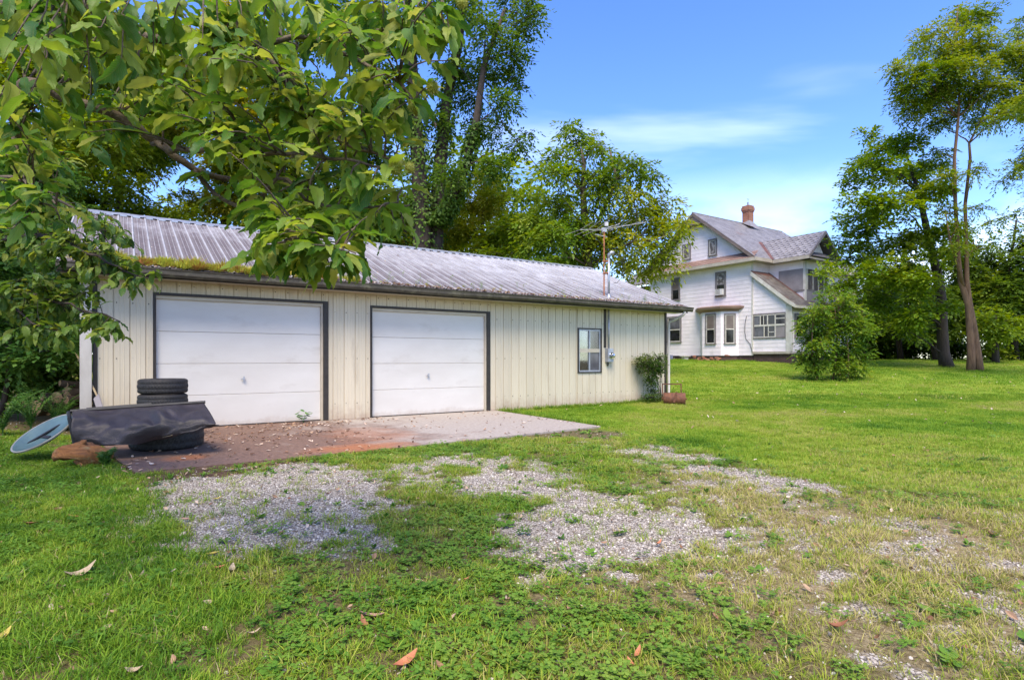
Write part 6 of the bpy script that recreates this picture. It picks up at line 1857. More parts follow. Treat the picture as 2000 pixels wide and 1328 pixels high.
def shrub(name, label, cat, base, clumps, stems, mat, bark, ll, lw, k, slen, dens, **kw):
    g_ = gh(base[0], base[1]); b = Vector((base[0], base[1], g_ - .03))
    trk = []
    for sx, sy, top, r_ in stems:
        s0_ = b + Vector((sx, sy, 0)); trk.append((curve(s0_, Vector(top), n=5, wob=.04), taper(6, r_, r_ * .4)))
    return tree(name, label, cat, b, trk, clumps, mat, bark, ll=ll, lw=lw, k=k, slen=slen, dens=dens, limb_r=.03, **kw)
# understory along the foot of the wood
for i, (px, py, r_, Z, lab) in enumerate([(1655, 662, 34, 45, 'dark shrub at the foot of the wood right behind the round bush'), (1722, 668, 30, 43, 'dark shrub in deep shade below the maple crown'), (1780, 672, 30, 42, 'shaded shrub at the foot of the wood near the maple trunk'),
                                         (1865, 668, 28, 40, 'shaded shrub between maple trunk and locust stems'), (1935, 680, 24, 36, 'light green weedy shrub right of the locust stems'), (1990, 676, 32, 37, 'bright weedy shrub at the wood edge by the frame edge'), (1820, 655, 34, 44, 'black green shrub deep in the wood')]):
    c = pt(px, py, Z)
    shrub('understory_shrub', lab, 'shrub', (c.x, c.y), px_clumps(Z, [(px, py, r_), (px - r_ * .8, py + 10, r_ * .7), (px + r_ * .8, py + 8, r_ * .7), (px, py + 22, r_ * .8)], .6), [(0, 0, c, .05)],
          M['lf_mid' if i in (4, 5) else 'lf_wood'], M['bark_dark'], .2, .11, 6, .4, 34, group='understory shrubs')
# far wood closing the horizon on both sides
P, D, Nn, Ln, Wd = [], [], [], [], []
for i in range(150):
    if i < 95:
        c = np.array([rng.uniform(28, 95), rng.uniform(48, 75), rng.uniform(1.5, 7.0)])
    else:
        c = np.array([rng.uniform(-60, -8), rng.uniform(38, 60), rng.uniform(1.5, 9)])
    q = spray_leaves(c, rng.uniform(1.6, 2.8), 95, 6, .6, .42, .24, .4, .7, .4)
    for a, b in zip((P, D, Nn, Ln, Wd), q): a.append(b)
v, f = leaf_quads(*[np.concatenate(q) for q in (P, D, Nn, Ln, Wd)])
fw_ = link('distant_woods', np_mesh('distant_woods', v, f), M['lf_wood'], None, kind='stuff')

P, D, Nn, Ln, Wd = [], [], [], [], []
for i in range(200):
    Yd = rng.uniform(38, 50)
    c = np.array([rng.uniform(-42, 3.5), Yd, 1.5 + (13.5 * rng.random() if i % 2 else 7 * rng.random())])
    q = spray_leaves(c, rng.uniform(1.7, 2.7), 80, 6, .7, .42, .24, .4, .7, .35)
    for a, b in zip((P, D, Nn, Ln, Wd), q): a.append(b)
v, f = leaf_quads(*[np.concatenate(q) for q in (P, D, Nn, Ln, Wd)])
link('distant_woods', np_mesh('distant_woods', v, f), M['lf_mid'], None, kind='stuff')

# round clump of saplings on the lawn
Z = 21.5
c = pt(1628, 742, Z)
shrub('sapling_clump', 'round leafy clump of saplings standing alone on the lawn before the porch', 'bush', (c.x, c.y),
      px_clumps(Z, [(1598, 625, 26), (1640, 600, 26), (1672, 630, 28), (1620, 650, 34), (1668, 672, 32), (1590, 660, 22), (1640, 700, 34), (1678, 712, 20), (1602, 705, 26), (1645, 640, 34), (1610, 592, 12), (1662, 596, 16), (1685, 655, 20), (1585, 690, 16), (1620, 612, 24), (1650, 722, 24), (1600, 675, 22), (1575, 640, 18), (1572, 700, 16), (1580, 725, 16), (1582, 612, 16), (1600, 600, 20), (1648, 585, 16), (1575, 665, 20), (1605, 578, 8), (1635, 572, 8), (1660, 578, 9), (1692, 612, 10), (1562, 690, 8), (1665, 738, 18), (1690, 690, 16), (1620, 570, 8)], .7),
      [(-.72, -.2, pt(1590, 610, Z - .3), .04), (.32, -.3, pt(1640, 605, Z - .3), .03), (.0, .1, pt(1630, 600, Z), .04), (.55, .2, pt(1672, 640, Z), .04), (-.62, .0, pt(1600, 640, Z), .04)],
      M['lf_bush'], M['bark_tan'], .095, .058, 7, .26, 105, droop=.35, flat=.9)
# shrub by the garage corner
q = gw(7.02, -.32, 0)
bb = gh(q.x, q.y); zz0 = 15.15
shrub('corner_shrub', 'slim small leaved shrub growing against the cream wall at the far corner', 'shrub', (q.x, q.y),
      [(pt(1272, 722, 15.1), .27), (pt(1258, 712, 15.1), .2), (pt(1285, 715, 15.2), .22), (pt(1275, 745, 15.1), .2), (pt(1278, 764, 15.1), .14), (pt(1288, 698, 15.2), .13), (pt(1250, 702, 15.0), .10), (pt(1268, 700, 15.1), .14), (pt(1275, 775, 15.0), .15), (pt(1262, 778, 15.0), .10)],
      [(0, 0, pt(1280, 690, 15.1), .012), (-.05, 0, pt(1248, 700, 15.0), .010), (.06, 0, pt(1292, 700, 15.2), .010), (.02, 0, pt(1270, 705, 15.1), .012), (.05, -.03, pt(1290, 685, 15.2), .008)],
      M['lf_shrub'], M['bark_dark'], .045, .026, 6, .13, 620, flat=.9, droop=.2)
# small leafy weed on the apron
q = gw(-2.12, -.16, 0)
W_ = thing('apron_weed', 'small leafy green weed sprouting from the concrete before the first door', 'weed', q)
mb = MB(); mb.tube([(0, 0, 0), (.01, 0, .07), (.03, 0, .12)], [.006, .005, .003], 5); mb.tube([(0, 0, 0), (-.03, .0, .05), (-.07, 0, .09)], [.005, .004, .003], 5); mb.build('stem', M['lf_fern'], W_)
for i in range(13):
    V_, F_ = [], []
    leaflet(V_, F_, Vector((random.uniform(-.09, .08), random.uniform(-.05, .05), random.uniform(.06, .20))), random.uniform(0, 6.28), random.uniform(-.5, .4), random.uniform(.09, .14), random.uniform(.065, .09), cup=.25)
    MB().add(V_, F_).build('leaf', M['lf_fern'], W_)

# hedge and weeds to the left of the garage
for px, py, Z, lab, cl in [(-40, 640, 9.2, 'dark hedge shrub at the photo edge behind the chestnut branch', [(-60, 560, 90), (20, 600, 80), (-20, 690, 90), (-120, 650, 100), (60, 680, 60), (10, 480, 90), (-80, 430, 100)]),
                           (95, 650, 11.5, 'dark hedge shrub beside the garage corner behind the log heap', [(80, 590, 60), (130, 600, 45), (95, 660, 60), (140, 680, 40), (60, 710, 60), (110, 730, 50), (100, 520, 60), (145, 540, 36), (40, 620, 60)]),
                           (60, 440, 14, 'tall dark shrub behind the hedge under the roof end', [(60, 430, 70), (20, 350, 80), (110, 480, 60), (130, 430, 50), (0, 500, 80), (90, 340, 60), (150, 480, 30), (-80, 380, 90)])]:
    c = pt(px, py, Z)
    shrub('hedge_shrub', lab, 'shrub', (c.x, c.y), px_clumps(Z, cl, .8), [(-.3, 0, pt(cl[0][0], cl[0][1], Z), .05), (.2, .1, pt(cl[1][0], cl[1][1], Z), .05)], M['lf_hedge'], M['bark_dark'], .095, .055, 7, .26, 150, group='dark hedge left of the garage', flat=.9)
def fern(px, py, Z, n, h, lab):
    c = pt(px, py, Z); b = Vector((c.x, Z, gh(c.x, Z)))
    T = thing('fern_weed', lab, 'weed', b, 0, 'feathery weeds before the hedge')
    P, D, Nn, Ln, Wd = [], [], [], [], []
    for i in range(n):
        az = random.uniform(-1.2, 4.3); hh = h * random.uniform(.6, 1.1); re = hh * random.uniform(.35, .8)
        path = [Vector((math.cos(az) * re * f * f + random.gauss(0, .003), math.sin(az) * re * f * f, hh * (f * 1.25 - .35 * f * f))) for f in np.linspace(0, 1, 8)]
        MB().tube(path, taper(8, .006, .002), 4).build('stem', M['lf_fern'], T)
        for j in range(2, 8):
            for s_ in (-1, 1):
                for r_ in range(3):
                    p = path[j - 1].lerp(path[j], (r_ + .5) / 3); t = (path[j] - path[j - 1]).normalized(); sd_ = t.cross(Vector((0, 0, 1))); 
                    if sd_.length < .05: sd_ = Vector((1, 0, 0))
                    sd_.normalize()
                    dd = (t * .6 + sd_ * s_ + Vector((0, 0, random.uniform(-.3, .2)))).normalized()
                    P.append(p); D.append(dd); Nn.append((random.gauss(0, .3), random.gauss(0, .3), 1)); Ln.append(random.uniform(.05, .10) * (1.15 - .08 * j)); Wd.append(.022)
    v, f = leaf_quads(np.array([tuple(p) for p in P]), np.array([tuple(p) for p in D]), np.array(Nn), np.array(Ln), np.array(Wd))
    link('foliage', np_mesh('foliage', v, f), M['lf_fern'], T, kind='stuff')
fern(110, 800, 8.9, 16, .75, 'tall feathery weed nearest the log heap')
fern(60, 815, 8.6, 16, .8, 'tall feathery weed in front of the dark hedge beside the dish')
fern(5, 830, 8.2, 14, .7, 'feathery weed at the photo edge behind the dish')
fern(120, 790, 9.0, 14, .6, 'feathery weed half hiding the firewood heap')
fern(150, 800, 8.9, 9, .42, 'short feathery weed at the foot of the garage corner')
fern(35, 790, 9.6, 16, .9, 'feathery weed deepest in the shade under the hedge')
fern(205, 892, 6.25, 7, .22, 'small grassy weed growing round the dead wood')

# ================================================================== CHESTNUT OVER THE CAMERA
CR = Vector((-5.4, 2.6, gh(-5.4, 2.6)))
CH = thing('chestnut_tree', 'sweet chestnut whose long toothed leaves and spiny burrs hang over the upper left', 'tree', CR)
mb = MB(); mb.tube([Vector((0, 0, -.1)), Vector((.05, 0, .8)), Vector((.0, .05, 1.6)), Vector((.15, .1, 2.6)), Vector((.2, .1, 4.2)), Vector((.1, 0, 6))], [.30, .22, .20, .17, .12, .05], 14)
mb.build('trunk', M['twig'], CH, smooth=True)
M['lf_chest'] = leaf_mat('chestnut_leaves', [(.020, .078, .014), (.050, .13, .020), (.092, .178, .026), (.142, .222, .036), (.225, .27, .06)], trans=.48, rough=.45, spec=.35, vein=True)
M['burr'] = leaf_mat('burr_spines', [(.14, .19, .03), (.23, .27, .055), (.30, .30, .08)], trans=.25)

def chest_leaf_mesh(i):
    """one toothed, drooping leaf, 1 unit long, stalk at the origin, pointing along +x"""
    n = 10
    droop = random.uniform(.15, .75); fold = random.uniform(.12, .55); twist = random.uniform(-.6, .6); wav = random.uniform(.0, .05); side = random.uniform(-.18, .18)
    Wm = random.uniform(.135, .18)
    vs, uv = [], []
    x, z, an = 0.0, 0.0, .15
    cent = []
    for k in range(n + 1):
        cent.append((x, z, an)); st = (1.0 / n); x += math.cos(an) * st; z += math.sin(an) * st; an -= droop * 2.2 / n * (.5 + k / n)
    for k in range(n + 1):
        f = k / n
        w_ = Wm * (math.sin(math.pi * min(1, (f * .97 + .02)) ** .82) ** .75) if 0 < k < n else (.004 if k == 0 else .0015)
        if f > .75: w_ *= (1 - (f - .75) * 1.6)
        tooth = (1.10 if k % 2 else .92) if 0 < k < n else 1
        cx_, cz, a = cent[k]
        tw = twist * f; lat = side * f * f
        for s_ in (-1, 0, 1):
            yy = s_ * w_ * tooth; up = abs(s_) * w_ * fold + (wav * math.sin(k * 2.1 + s_) if s_ else 0)
            if s_: 
                sh = .035 if k % 2 else -.01       # teeth lean to the tip
            else: sh = 0
            y2 = yy * math.cos(tw) - up * math.sin(tw); u2 = yy * math.sin(tw) + up * math.cos(tw)
            vs.append((cx_ + sh * math.cos(a) - u2 * math.sin(a), y2 + lat, cz + sh * math.sin(a) + u2 * math.cos(a))); uv.append((f, .5 + .5 * s_ * w_ / .2))
    fs = []
    for k in range(n):
        for j in range(2):
            a = k * 3 + j; fs.append((a, a + 1, a + 4, a + 3))
    # stalk
    me = np_mesh('chestnut_leaf', vs, np.array(fs), smooth=True, uv=np.array(uv))
    return me, np.array(vs), np.array(fs), np.array(uv)
KINDS = [chest_leaf_mesh(i) for i in range(10)]
for k in KINDS: k[0].materials.append(M['lf_chest'])

# main limbs, measured against the photo
def cpath(pp): return [pt(a, b, z) for a, b, z in pp]
limb_def = [
    ([(-420, 330, 2.9), (-160, 240, 2.9), (0, 188, 2.85), (60, 165, 2.85), (120, 190, 2.9), (230, 225, 3.0), (300, 275, 3.05), (380, 330, 3.1), (470, 352, 3.15), (580, 366, 3.2), (650, 400, 3.2)], .040, .008),
    ([(-420, 330, 2.9), (-200, 60, 2.6), (0, 20, 2.5), (150, 5, 2.5), (260, 68, 2.6), (380, 78, 2.7), (500, 84, 2.8), (600, 70, 2.8), (720, 60, 2.85), (830, 40, 2.9)], .034, .006),
    ([(300, 275, 3.05), (350, 300, 2.9), (430, 285, 2.7), (520, 300, 2.6), (600, 300, 2.55), (680, 315, 2.5), (760, 330, 2.5)], .014, .005),
    ([(500, 84, 2.8), (540, 130, 2.7), (575, 200, 2.65), (620, 255, 2.6), (700, 290, 2.55), (790, 320, 2.5)], .014, .005),
    ([(380, 330, 3.1), (420, 380, 3.1), (500, 420, 3.05), (560, 440, 2.9), (620, 470, 2.8), (660, 500, 2.75)], .013, .004),
    ([(-420, 330, 2.9), (-150, 350, 3.6), (0, 345, 3.9), (60, 360, 4.0), (110, 400, 4.0)], .022, .006),
    ([(600, 70, 2.8), (680, 110, 2.7), (760, 150, 2.6), (820, 210, 2.55), (850, 250, 2.5)], .012, .004),
    ([(-420, 330, 2.9), (-100, -60, 2.4), (100, -50, 2.3), (300, -40, 2.4), (520, -30, 2.5), (700, -20, 2.6), (860, -10, 2.6)], .028, .007),
    ([(0, 188, 2.85), (30, 260, 2.7), (40, 330, 2.6), (70, 400, 2.5)], .012, .004),
    ([(500, 420, 3.05), (540, 350, 2.9), (620, 400, 2.75), (700, 410, 2.7), (760, 400, 2.6), (800, 400, 2.6)], .010, .004),
    ([(500, 420, 3.05), (545, 440, 2.8), (575, 465, 2.5), (610, 476, 2.35), (655, 488, 2.3), (695, 495, 2.25)], .009, .003)]
nodes = []
for pp, r0, r1 in limb_def:
    p = cpath(pp)
    # smooth by subdividing
    q = []
    for i in range(len(p) - 1):
        for s_ in range(4):
            f = s_ / 4; a0 = p[max(i - 1, 0)]; a1 = p[i]; a2 = p[i + 1]; a3 = p[min(i + 2, len(p) - 1)]
            q.append(.5 * ((2 * a1) + (a2 - a0) * f + (2 * a0 - 5 * a1 + 4 * a2 - a3) * f * f + (3 * a1 - a0 - 3 * a2 + a3) * f ** 3) + Vector((random.gauss(0, 1), random.gauss(0, 1), random.gauss(0, 1))) * .006)
    q.append(p[-1])
    n = len(q)
    rr = [r0 + (r1 - r0) * i / (n - 1) for i in range(n)]
    MB().tube([a - CR for a in q], rr, 9).build('branch', M['twig'], CH, smooth=True)
    nodes += [(a, r_) for a, r_ in zip(q, rr)]
MB().tube([Vector((.0, .05, 1.5)), Vector((.1, .1, 1.9)), pt(-420, 330, 2.9) - CR], [.12, .085, .045], 10).build('branch', M['twig'], CH, smooth=True)

# where leaf clusters hang: (px, py, spread x, spread y, Z near, Z far, number of clusters)
regions = [(120, 60, 130, 60, 1.9, 2.7, 16), (330, 60, 120, 60, 2.0, 2.9, 17), (540, 60, 120, 60, 2.1, 3.0, 17), (720, 60, 90, 55, 2.2, 3.0, 14), (830, 40, 55, 45, 2.4, 3.0, 6),
           (450, 180, 130, 60, 2.2, 3.2, 17), (640, 180, 110, 60, 2.2, 3.0, 15), (790, 170, 60, 60, 2.4, 2.9, 7), (400, 260, 60, 40, 2.0, 2.6, 7), (230, 150, 90, 60, 2.2, 3.2, 9),
           (560, 290, 110, 50, 2.3, 3.2, 15), (690, 290, 90, 60, 2.3, 2.9, 11), (60, 130, 70, 60, 1.8, 2.6, 8), (620, 400, 110, 50, 2.3, 3.0, 18), (740, 400, 60, 40, 2.4, 2.8, 6), (590, 455, 70, 30, 2.1, 2.5, 10), (670, 470, 30, 25, 2.2, 2.5, 4),
           (30, 300, 60, 80, 2.2, 2.9, 10), (60, 400, 70, 50, 2.1, 2.6, 8), (110, 330, 70, 60, 2.9, 3.8, 8), (480, 380, 70, 50, 2.6, 3.3, 9), (330, 180, 60, 50, 2.7, 3.4, 6), (540, 490, 40, 20, 2.2, 2.5, 7), (650, 500, 45, 16, 2.2, 2.5, 6), (595, 490, 30, 18, 2.1, 2.4, 5), (200, 40, 200, 40, 2.8, 3.6, 12), (560, 120, 200, 80, 3.0, 3.6, 10), (400, 130, 90, 60, 2.2, 2.8, 8), (60, 200, 70, 50, 2.3, 2.7, 10), (160, 230, 80, 40, 2.5, 2.9, 6), (270, 120, 110, 60, 2.0, 2.8, 9), (470, 20, 420, 20, 2.0, 2.8, 16), (850, 90, 40, 60, 2.4, 2.8, 6), (700, 220, 100, 60, 2.2, 2.8, 9), (520, 230, 110, 50, 2.1, 2.8, 9)]
leaves = []        # (matrix, kind, size, apparent size)
ntw = 0
twig_sets = []
mb = MB()
for px, py, sx, sy, z0, z1, n in regions:
    for i in range(n):
        Zc = random.uniform(z0, z1)
        c = pt(px + random.uniform(-1, 1) * sx, py + random.uniform(-1, 1) * sy, Zc)
        b = min(nodes, key=lambda q: (q[0] - c).length + max(0, c.z - q[0].z) * .3)
        pth = curve(b[0], c, sag=.10, n=5, wob=.05)
        mb.tube([p - CR for p in pth], [min(b[1], .006)] + [.0045, .004, .0035, .003, .002], 5)
        tdir = (pth[-1] - pth[-3]).normalized()
        k = random.randint(5, 7)
        for j in range(k):
            f = 1 - j * .11 * random.uniform(.7, 1.2)
            f = max(.3, f); q = f * 5; i0 = min(int(q), 4); p = pth[i0].lerp(pth[i0 + 1], q - i0)
            az = random.uniform(0, 6.283)
            d = (tdir * .45 + Vector((math.cos(az), math.sin(az) * .9, 0)) * .8 + Vector((0, 0, random.uniform(-.75, .12)))).normalized()
            up = (Vector((0, 0, 1)) + Vector((random.gauss(0, .35), random.gauss(0, .35), 0))); 
            y = up.cross(d); y.normalize(); zz_ = d.cross(y)
            s_ = random.triangular(.07, .185, .12)
            mat = Matrix(((d.x, y.x, zz_.x, 0), (d.y, y.y, zz_.y, 0), (d.z, y.z, zz_.z, 0), (0, 0, 0, 1)))
            st = p + d * .015
            mb.tube([p - CR, st - CR], .0016, 4)
            leaves.append((st - CR, mat, s_, random.randrange(len(KINDS)), s_ / max(.6, st.y)))
mb.build('twig', M['twig'], CH, smooth=True, kind='stuff')
vis = [i for i, l in enumerate(leaves) if -.95 < (l[0] + CR).x / (l[0] + CR).y < .95 and (l[0] + CR).z - EYE < .66 * (l[0] + CR).y]
vis.sort(key=lambda i: -leaves[i][4])
top = set(vis[:300])
VV, FF, UV = [], [], []; off = 0
for i, (p, mat, s_, kd, ap) in enumerate(leaves):
    if i in top:
        o = link('leaf', KINDS[kd][0], None, CH)
        o.matrix_local = Matrix.Translation(p) @ mat @ Matrix.Scale(s_, 4)
    else:
        m3 = np.array(mat.to_3x3()) * s_
        VV.append(KINDS[kd][1] @ m3.T + np.array(p)); FF.append(KINDS[kd][2] + off); UV.append(KINDS[kd][3]); off += len(KINDS[kd][1])
# unseen crown leaves added over the camera's left to shade the ground, thinner
for i in range(650):
    d = rand_dirs(1)[0]; r_ = random.random() ** .4
    p = np.array([-6.4 + d[0] * 2.4 * r_, 2.1 + d[1] * 3.4 * r_, 4.4 + d[2] * 1.9 * r_])
    x_, y_ = p[0], p[1]
    if y_ > .3 and abs(x_ / y_) < .98 and (p[2] - EYE) / y_ < .68: continue
    az = random.uniform(0, 6.28); dd = Vector((math.cos(az), math.sin(az), random.uniform(-.7, .1))).normalized(); yv = Vector((0, 0, 1)).cross(dd).normalized(); zv = dd.cross(yv)
    m3 = np.array([[dd.x, yv.x, zv.x], [dd.y, yv.y, zv.y], [dd.z, yv.z, zv.z]]) * random.uniform(.15, .21)
    kd = random.randrange(len(KINDS))
    VV.append(KINDS[kd][1] @ m3.T + p - np.array(CR)); FF.append(KINDS[kd][2] + off); UV.append(KINDS[kd][3]); off += len(KINDS[kd][1])
link('foliage', np_mesh('foliage', np.concatenate(VV), np.concatenate(FF), smooth=True, uv=np.concatenate(UV)), M['lf_chest'], CH, kind='stuff')

# spiny burrs
def burr_mesh(r_):
    V_, F_ = [], []
    for i in range(420):
        d = rand_dirs(1)[0]; d = Vector(d); a = d.orthogonal().normalized(); b = d.cross(a)
        an = random.uniform(0, 6.28); s_ = (a * math.cos(an) + b * math.sin(an)) * r_ * .05
        l = r_ * random.uniform(.85, 1.12); o = len(V_); tip = (d + Vector(rand_dirs(1)[0]) * .12) * l
        V_ += [d * r_ * .62 - s_, d * r_ * .62 + s_, tip]; F_.append((o, o + 1, o + 2))
    me = bpy.data.meshes.new('burr'); me.from_pydata([tuple(v) for v in V_], [], F_); me.materials.append(M['burr']); me.update()
    return me
BM = [burr_mesh(.030), burr_mesh(.034)]
core = MB(); core.lathe([(0, -.021), (.012, -.018), (.020, -.008), (.022, 0), (.020, .008), (.012, .018), (0, .021)], 12); 
for i, (px, py, Z) in enumerate([(770, 38, 2.6), (742, 18, 2.7), (815, 215, 2.5), (845, 172, 2.5), (808, 208, 2.45), (830, 222, 2.5), (778, 318, 2.45), (772, 330, 2.4), (800, 328, 2.45), (725, 145, 2.6), (902, 6, 2.6), (640, 235, 2.6), (580, 150, 2.8), (690, 60, 2.7)]):
    p = pt(px, py, Z)
    o = link('burr', BM[i % 2], None, CH); o.location = p - CR; o.rotation_euler = (i, i * 1.7, i * .6)
    c = link('burr_core', core.build('burr_core', M['burr'], None).data if i == 0 else cm_, None, o)
    if i == 0:
        cm_ = c.data
        for q in [q for q in COL.objects if q.name.startswith('burr_core') and q.parent is None]: bpy.data.objects.remove(q)
    b = min(nodes, key=lambda q: (q[0] - p).length)
    MB().tube([a - CR for a in curve(b[0], p, sag=.05, n=4)], [.004, .0035, .003, .003, .003], 5).build('twig', M['twig'], CH, smooth=True)

# smaller leaved branch hanging in front of the garage corner
Zs = 5.2
PB = Vector((-6.6, 5.6, gh(-6.6, 5.6)))
PR = thing('pear_tree', 'small leaved tree whose drooping branch hangs before the garage corner and gutter', 'tree', PB)
mb = MB(); mb.tube([Vector((0, 0, -.1)), Vector((.05, 0, 1.0)), Vector((.15, -.05, 2.0)), Vector((.2, 0, 3.2)), Vector((.1, .1, 4.6))], [.12, .10, .085, .06, .02], 10); mb.build('trunk', M['bark_dark'], PR, smooth=True)
M['lf_pear'] = leaf_mat('small_tree_leaves', [(.018, .062, .012), (.045, .11, .018), (.085, .155, .024), (.15, .20, .035)], trans=.4, rough=.4, spec=.4, vein=True)
ld = [([(-200, 520, 5.6), (-60, 480, 5.4), (60, 455, 5.2), (130, 470, 5.1), (190, 505, 5.0), (250, 530, 5.0), (300, 545, 5.0)], .025),
      ([(-200, 520, 5.6), (-60, 560, 5.4), (50, 570, 5.2), (120, 590, 5.1), (180, 610, 5.0), (235, 628, 5.0)], .022),
      ([(-200, 520, 5.6), (-40, 380, 5.3), (60, 360, 5.2), (130, 400, 5.1), (190, 430, 5.1), (215, 480, 5.0)], .022),
      ([(-60, 560, 5.4), (20, 600, 5.0), (80, 640, 4.9), (120, 650, 4.9)], .014)]
nodes2 = []
for pp, r0 in ld:
    p = cpath(pp); q = []
    for a, b in zip(p[:-1], p[1:]):
        for s_ in range(3): q.append(a.lerp(b, s_ / 3) + Vector((random.gauss(0, .01), random.gauss(0, .01), random.gauss(0, .01))))
    q.append(p[-1]); n = len(q); rr = taper(n, r0, .004)
    MB().tube([a - PB for a in q], rr, 7).build('branch', M['bark_dark'], PR, smooth=True)
    nodes2 += list(zip(q, rr))
MB().tube([Vector((.12, 0, 1.7)), pt(-200, 520, 5.6) - PB], [.06, .03], 8).build('branch', M['bark_dark'], PR, smooth=True)
lv2 = []
mb = MB()
for px, py, sx, sy, n in [(60, 440, 90, 50, 22), (150, 450, 80, 45, 34), (215, 500, 60, 35, 30), (250, 470, 30, 25, 6), (270, 545, 35, 22, 13), (110, 570, 90, 40, 32), (120, 520, 80, 40, 24), (190, 630, 50, 22, 16), (215, 645, 30, 15, 8), (60, 640, 70, 40, 22), (120, 640, 60, 30, 14), (30, 560, 70, 60, 20), (-80, 520, 80, 120, 30), (60, 510, 80, 50, 18), (190, 560, 40, 25, 8)]:
    for i in range(n):
        c = pt(px + random.uniform(-1, 1) * sx, py + random.uniform(-1, 1) * sy, random.uniform(4.8, 5.7))
        b = min(nodes2, key=lambda q: (q[0] - c).length); pth = curve(b[0], c, sag=.08, n=4, wob=.05)
        mb.tube([p - PB for p in pth], [.004, .0035, .003, .0025, .002], 4)
        td = (pth[-1] - pth[-2]).normalized()
        for j in range(random.randint(5, 8)):
            f = max(.2, 1 - j * .14) * 4; i0 = min(int(f), 3); p = pth[i0].lerp(pth[i0 + 1], f - i0); az = random.uniform(0, 6.28)
            d = (td * .5 + Vector((math.cos(az), math.sin(az), 0)) * .7 + Vector((0, 0, random.uniform(-.9, .0)))).normalized()
            y = (Vector((0, 0, 1)) + Vector((random.gauss(0, .4), random.gauss(0, .4), 0))).cross(d).normalized(); zz_ = d.cross(y)
            lv2.append((p - PB, Matrix(((d.x, y.x, zz_.x), (d.y, y.y, zz_.y), (d.z, y.z, zz_.z))), random.uniform(.075, .125), random.randrange(len(KINDS))))
mb.build('twig', M['bark_dark'], PR, smooth=True, kind='stuff')
pk = []
for k in KINDS:
    vv = k[1] * np.array([1, 1.35, 1]); me = np_mesh('small_leaf', vv, k[2], smooth=True, uv=k[3]); me.materials.append(M['lf_pear']); pk.append((me, vv))
random.shuffle(lv2)
lv2.sort(key=lambda l: -(l[2] if -.90 < (l[0] + PB).x / (l[0] + PB).y else 0))
VV, FF, UV = [], [], []; off = 0
for i, (p, m_, s_, kd) in enumerate(lv2):
    if i < 300:
        o = link('leaf', pk[kd][0], None, PR); o.matrix_local = Matrix.Translation(p) @ m_.to_4x4() @ Matrix.Scale(s_, 4)
    else:
        VV.append(pk[kd][1] @ (np.array(m_) * s_).T + np.array(p)); FF.append(KINDS[kd][2] + off); UV.append(KINDS[kd][3]); off += len(pk[kd][1])
link('foliage', np_mesh('foliage', np.concatenate(VV), np.concatenate(FF), smooth=True, uv=np.concatenate(UV)), M['lf_pear'], PR, kind='stuff')

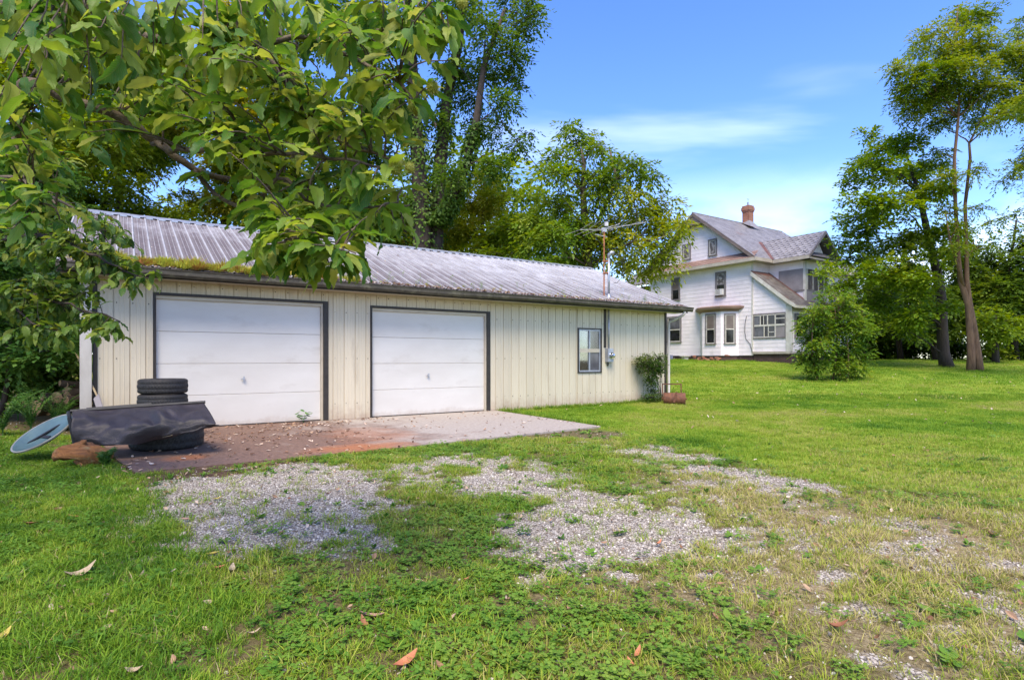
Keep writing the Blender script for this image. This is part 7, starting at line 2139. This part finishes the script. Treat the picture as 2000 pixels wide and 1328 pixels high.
# ------------------------------------------------------------------ single fallen leaves
M['fl_brown'] = simple('fallen_leaf_brown', (.30, .125, .055), (.19, .075, .035), rough=.7, scale=20, bump=.2)
M['fl_pink'] = simple('fallen_leaf_pinkish', (.42, .25, .19), (.30, .16, .12), rough=.7, scale=20, bump=.2)
M['fl_tan'] = simple('fallen_leaf_tan', (.45, .36, .25), (.32, .24, .15), rough=.7, scale=20, bump=.2)
M['fl_yel'] = simple('fallen_leaf_yellow', (.48, .40, .07), (.36, .27, .06), rough=.6, scale=20, bump=.2)
M['fl_orange'] = simple('fallen_leaf_orange', (.50, .20, .085), (.36, .13, .06), rough=.65, scale=20, bump=.2)
FL = [(725, 1196, 'fl_pink', .13, .3, 'large curled pinkish leaf in the middle of the foreground weeds'), (712, 1214, 'fl_brown', .09, 2.2, 'brown leaf tucked under the large curled pinkish leaf'),
      (795, 1284, 'fl_orange', .125, .7, 'orange brown leaf tilted up in the grass at the bottom of the photo'), (785, 1297, 'fl_tan', .07, 1.6, 'small tan leaf just below the tilted orange brown leaf'),
      (1246, 1262, 'fl_orange', .075, 1.0, 'salmon coloured leaf standing in the pale grass at the bottom'), (1232, 1281, 'fl_orange', .05, 2.0, 'small orange leaf scrap below the salmon coloured leaf'),
      (452, 1108, 'fl_tan', .10, 1.9, 'tan leaf standing upright on the clover below the gravel patch'), (430, 1104, 'fl_orange', .08, .1, 'flat orange leaf beside the upright tan leaf'),
      (158, 1112, 'fl_tan', .17, .9, 'large tan leaf lying in the long shaded grass'), (165, 1126, 'fl_brown', .10, .2, 'brown leaf directly below the large tan leaf in the shade'),
      (60, 1018, 'fl_brown', .13, .05, 'reddish brown leaf lying far out in the shaded grass'), (143, 1004, 'fl_orange', .09, .4, 'orange leaf in the shaded grass near the dead wood'),
      (42, 1259, 'fl_brown', .10, .2, 'dark red leaf in the deep grass at the bottom corner'), (2, 1238, 'fl_yel', .09, 1.4, 'bright yellow leaf cut by the photo edge'),
      (414, 1075, 'fl_yel', .10, .2, 'yellow leaf at the near edge of the first gravel patch'), (425, 969, 'fl_yel', .09, .6, 'yellow green leaf at the side of the first gravel patch'),
      (640, 956, 'fl_brown', .08, .5, 'small brown leaf on the far side of the first gravel patch'), (603, 983, 'fl_tan', .10, .1, 'tan leaf lying on the middle of the first gravel patch'),
      (362, 1006, 'fl_pink', .09, 2.8, 'pale pinkish leaf on the gravel near the shaded grass'), (1286, 1055, 'fl_orange', .07, .7, 'orange leaf on the second gravel patch'),
      (1400, 1069, 'fl_tan', .08, .2, 'pale tan leaf below the second gravel patch'), (1415, 1010, 'fl_tan', .10, .3, 'dry tan leaf lying on the grassy gravel strip'),
      (690, 1184, 'fl_tan', .07, .1, 'thin pale leaf left of the large curled pinkish leaf'), (494, 1230, 'fl_tan', .07, .6, 'pale leaf on the clover near the bottom grass'),
      (1636, 1225, 'fl_brown', .10, -.2, 'dark brown curled leaf below the bare stony spot'), (1886, 1254, 'fl_brown', .06, .4, 'round brown leaf in the dry grass near the corner'),
      (910, 1124, 'fl_orange', .06, .9, 'small orange leaf in the weeds below the second gravel patch'), (260, 1300, 'fl_tan', .07, .3, 'tan leaf half hidden in the grass at the bottom'),
      (1110, 862, 'fl_brown', .10, .3, 'brown leaf where the grass meets the concrete tip'), (1206, 968, 'fl_tan', .09, .0, 'dry leaf among the second gravel patch weeds')]
for i, (px, py, m_, ln, az, lab) in enumerate(FL):
    V_, F_ = [], []
    random.seed(300 + i)
    ln *= .85
    dead_leaf_geo(V_, F_, Vector((0, 0, 0)), 0, ln, ln * random.uniform(.34, .5), random.uniform(.12, .42), random.uniform(-.05, .25))
    p = gpt(px, py, 0.0); p.z = gh(p.x, p.y) + .014
    o = MB().add(V_, F_).build('fallen_leaf', M[m_], None, smooth=True); o.location = p; o.rotation_euler = (random.uniform(-.4, .4), random.uniform(-.25, .25), az)
    tag(o, lab, 'leaf', 'single fallen leaves on the ground')
bpy.context.view_layer.update()
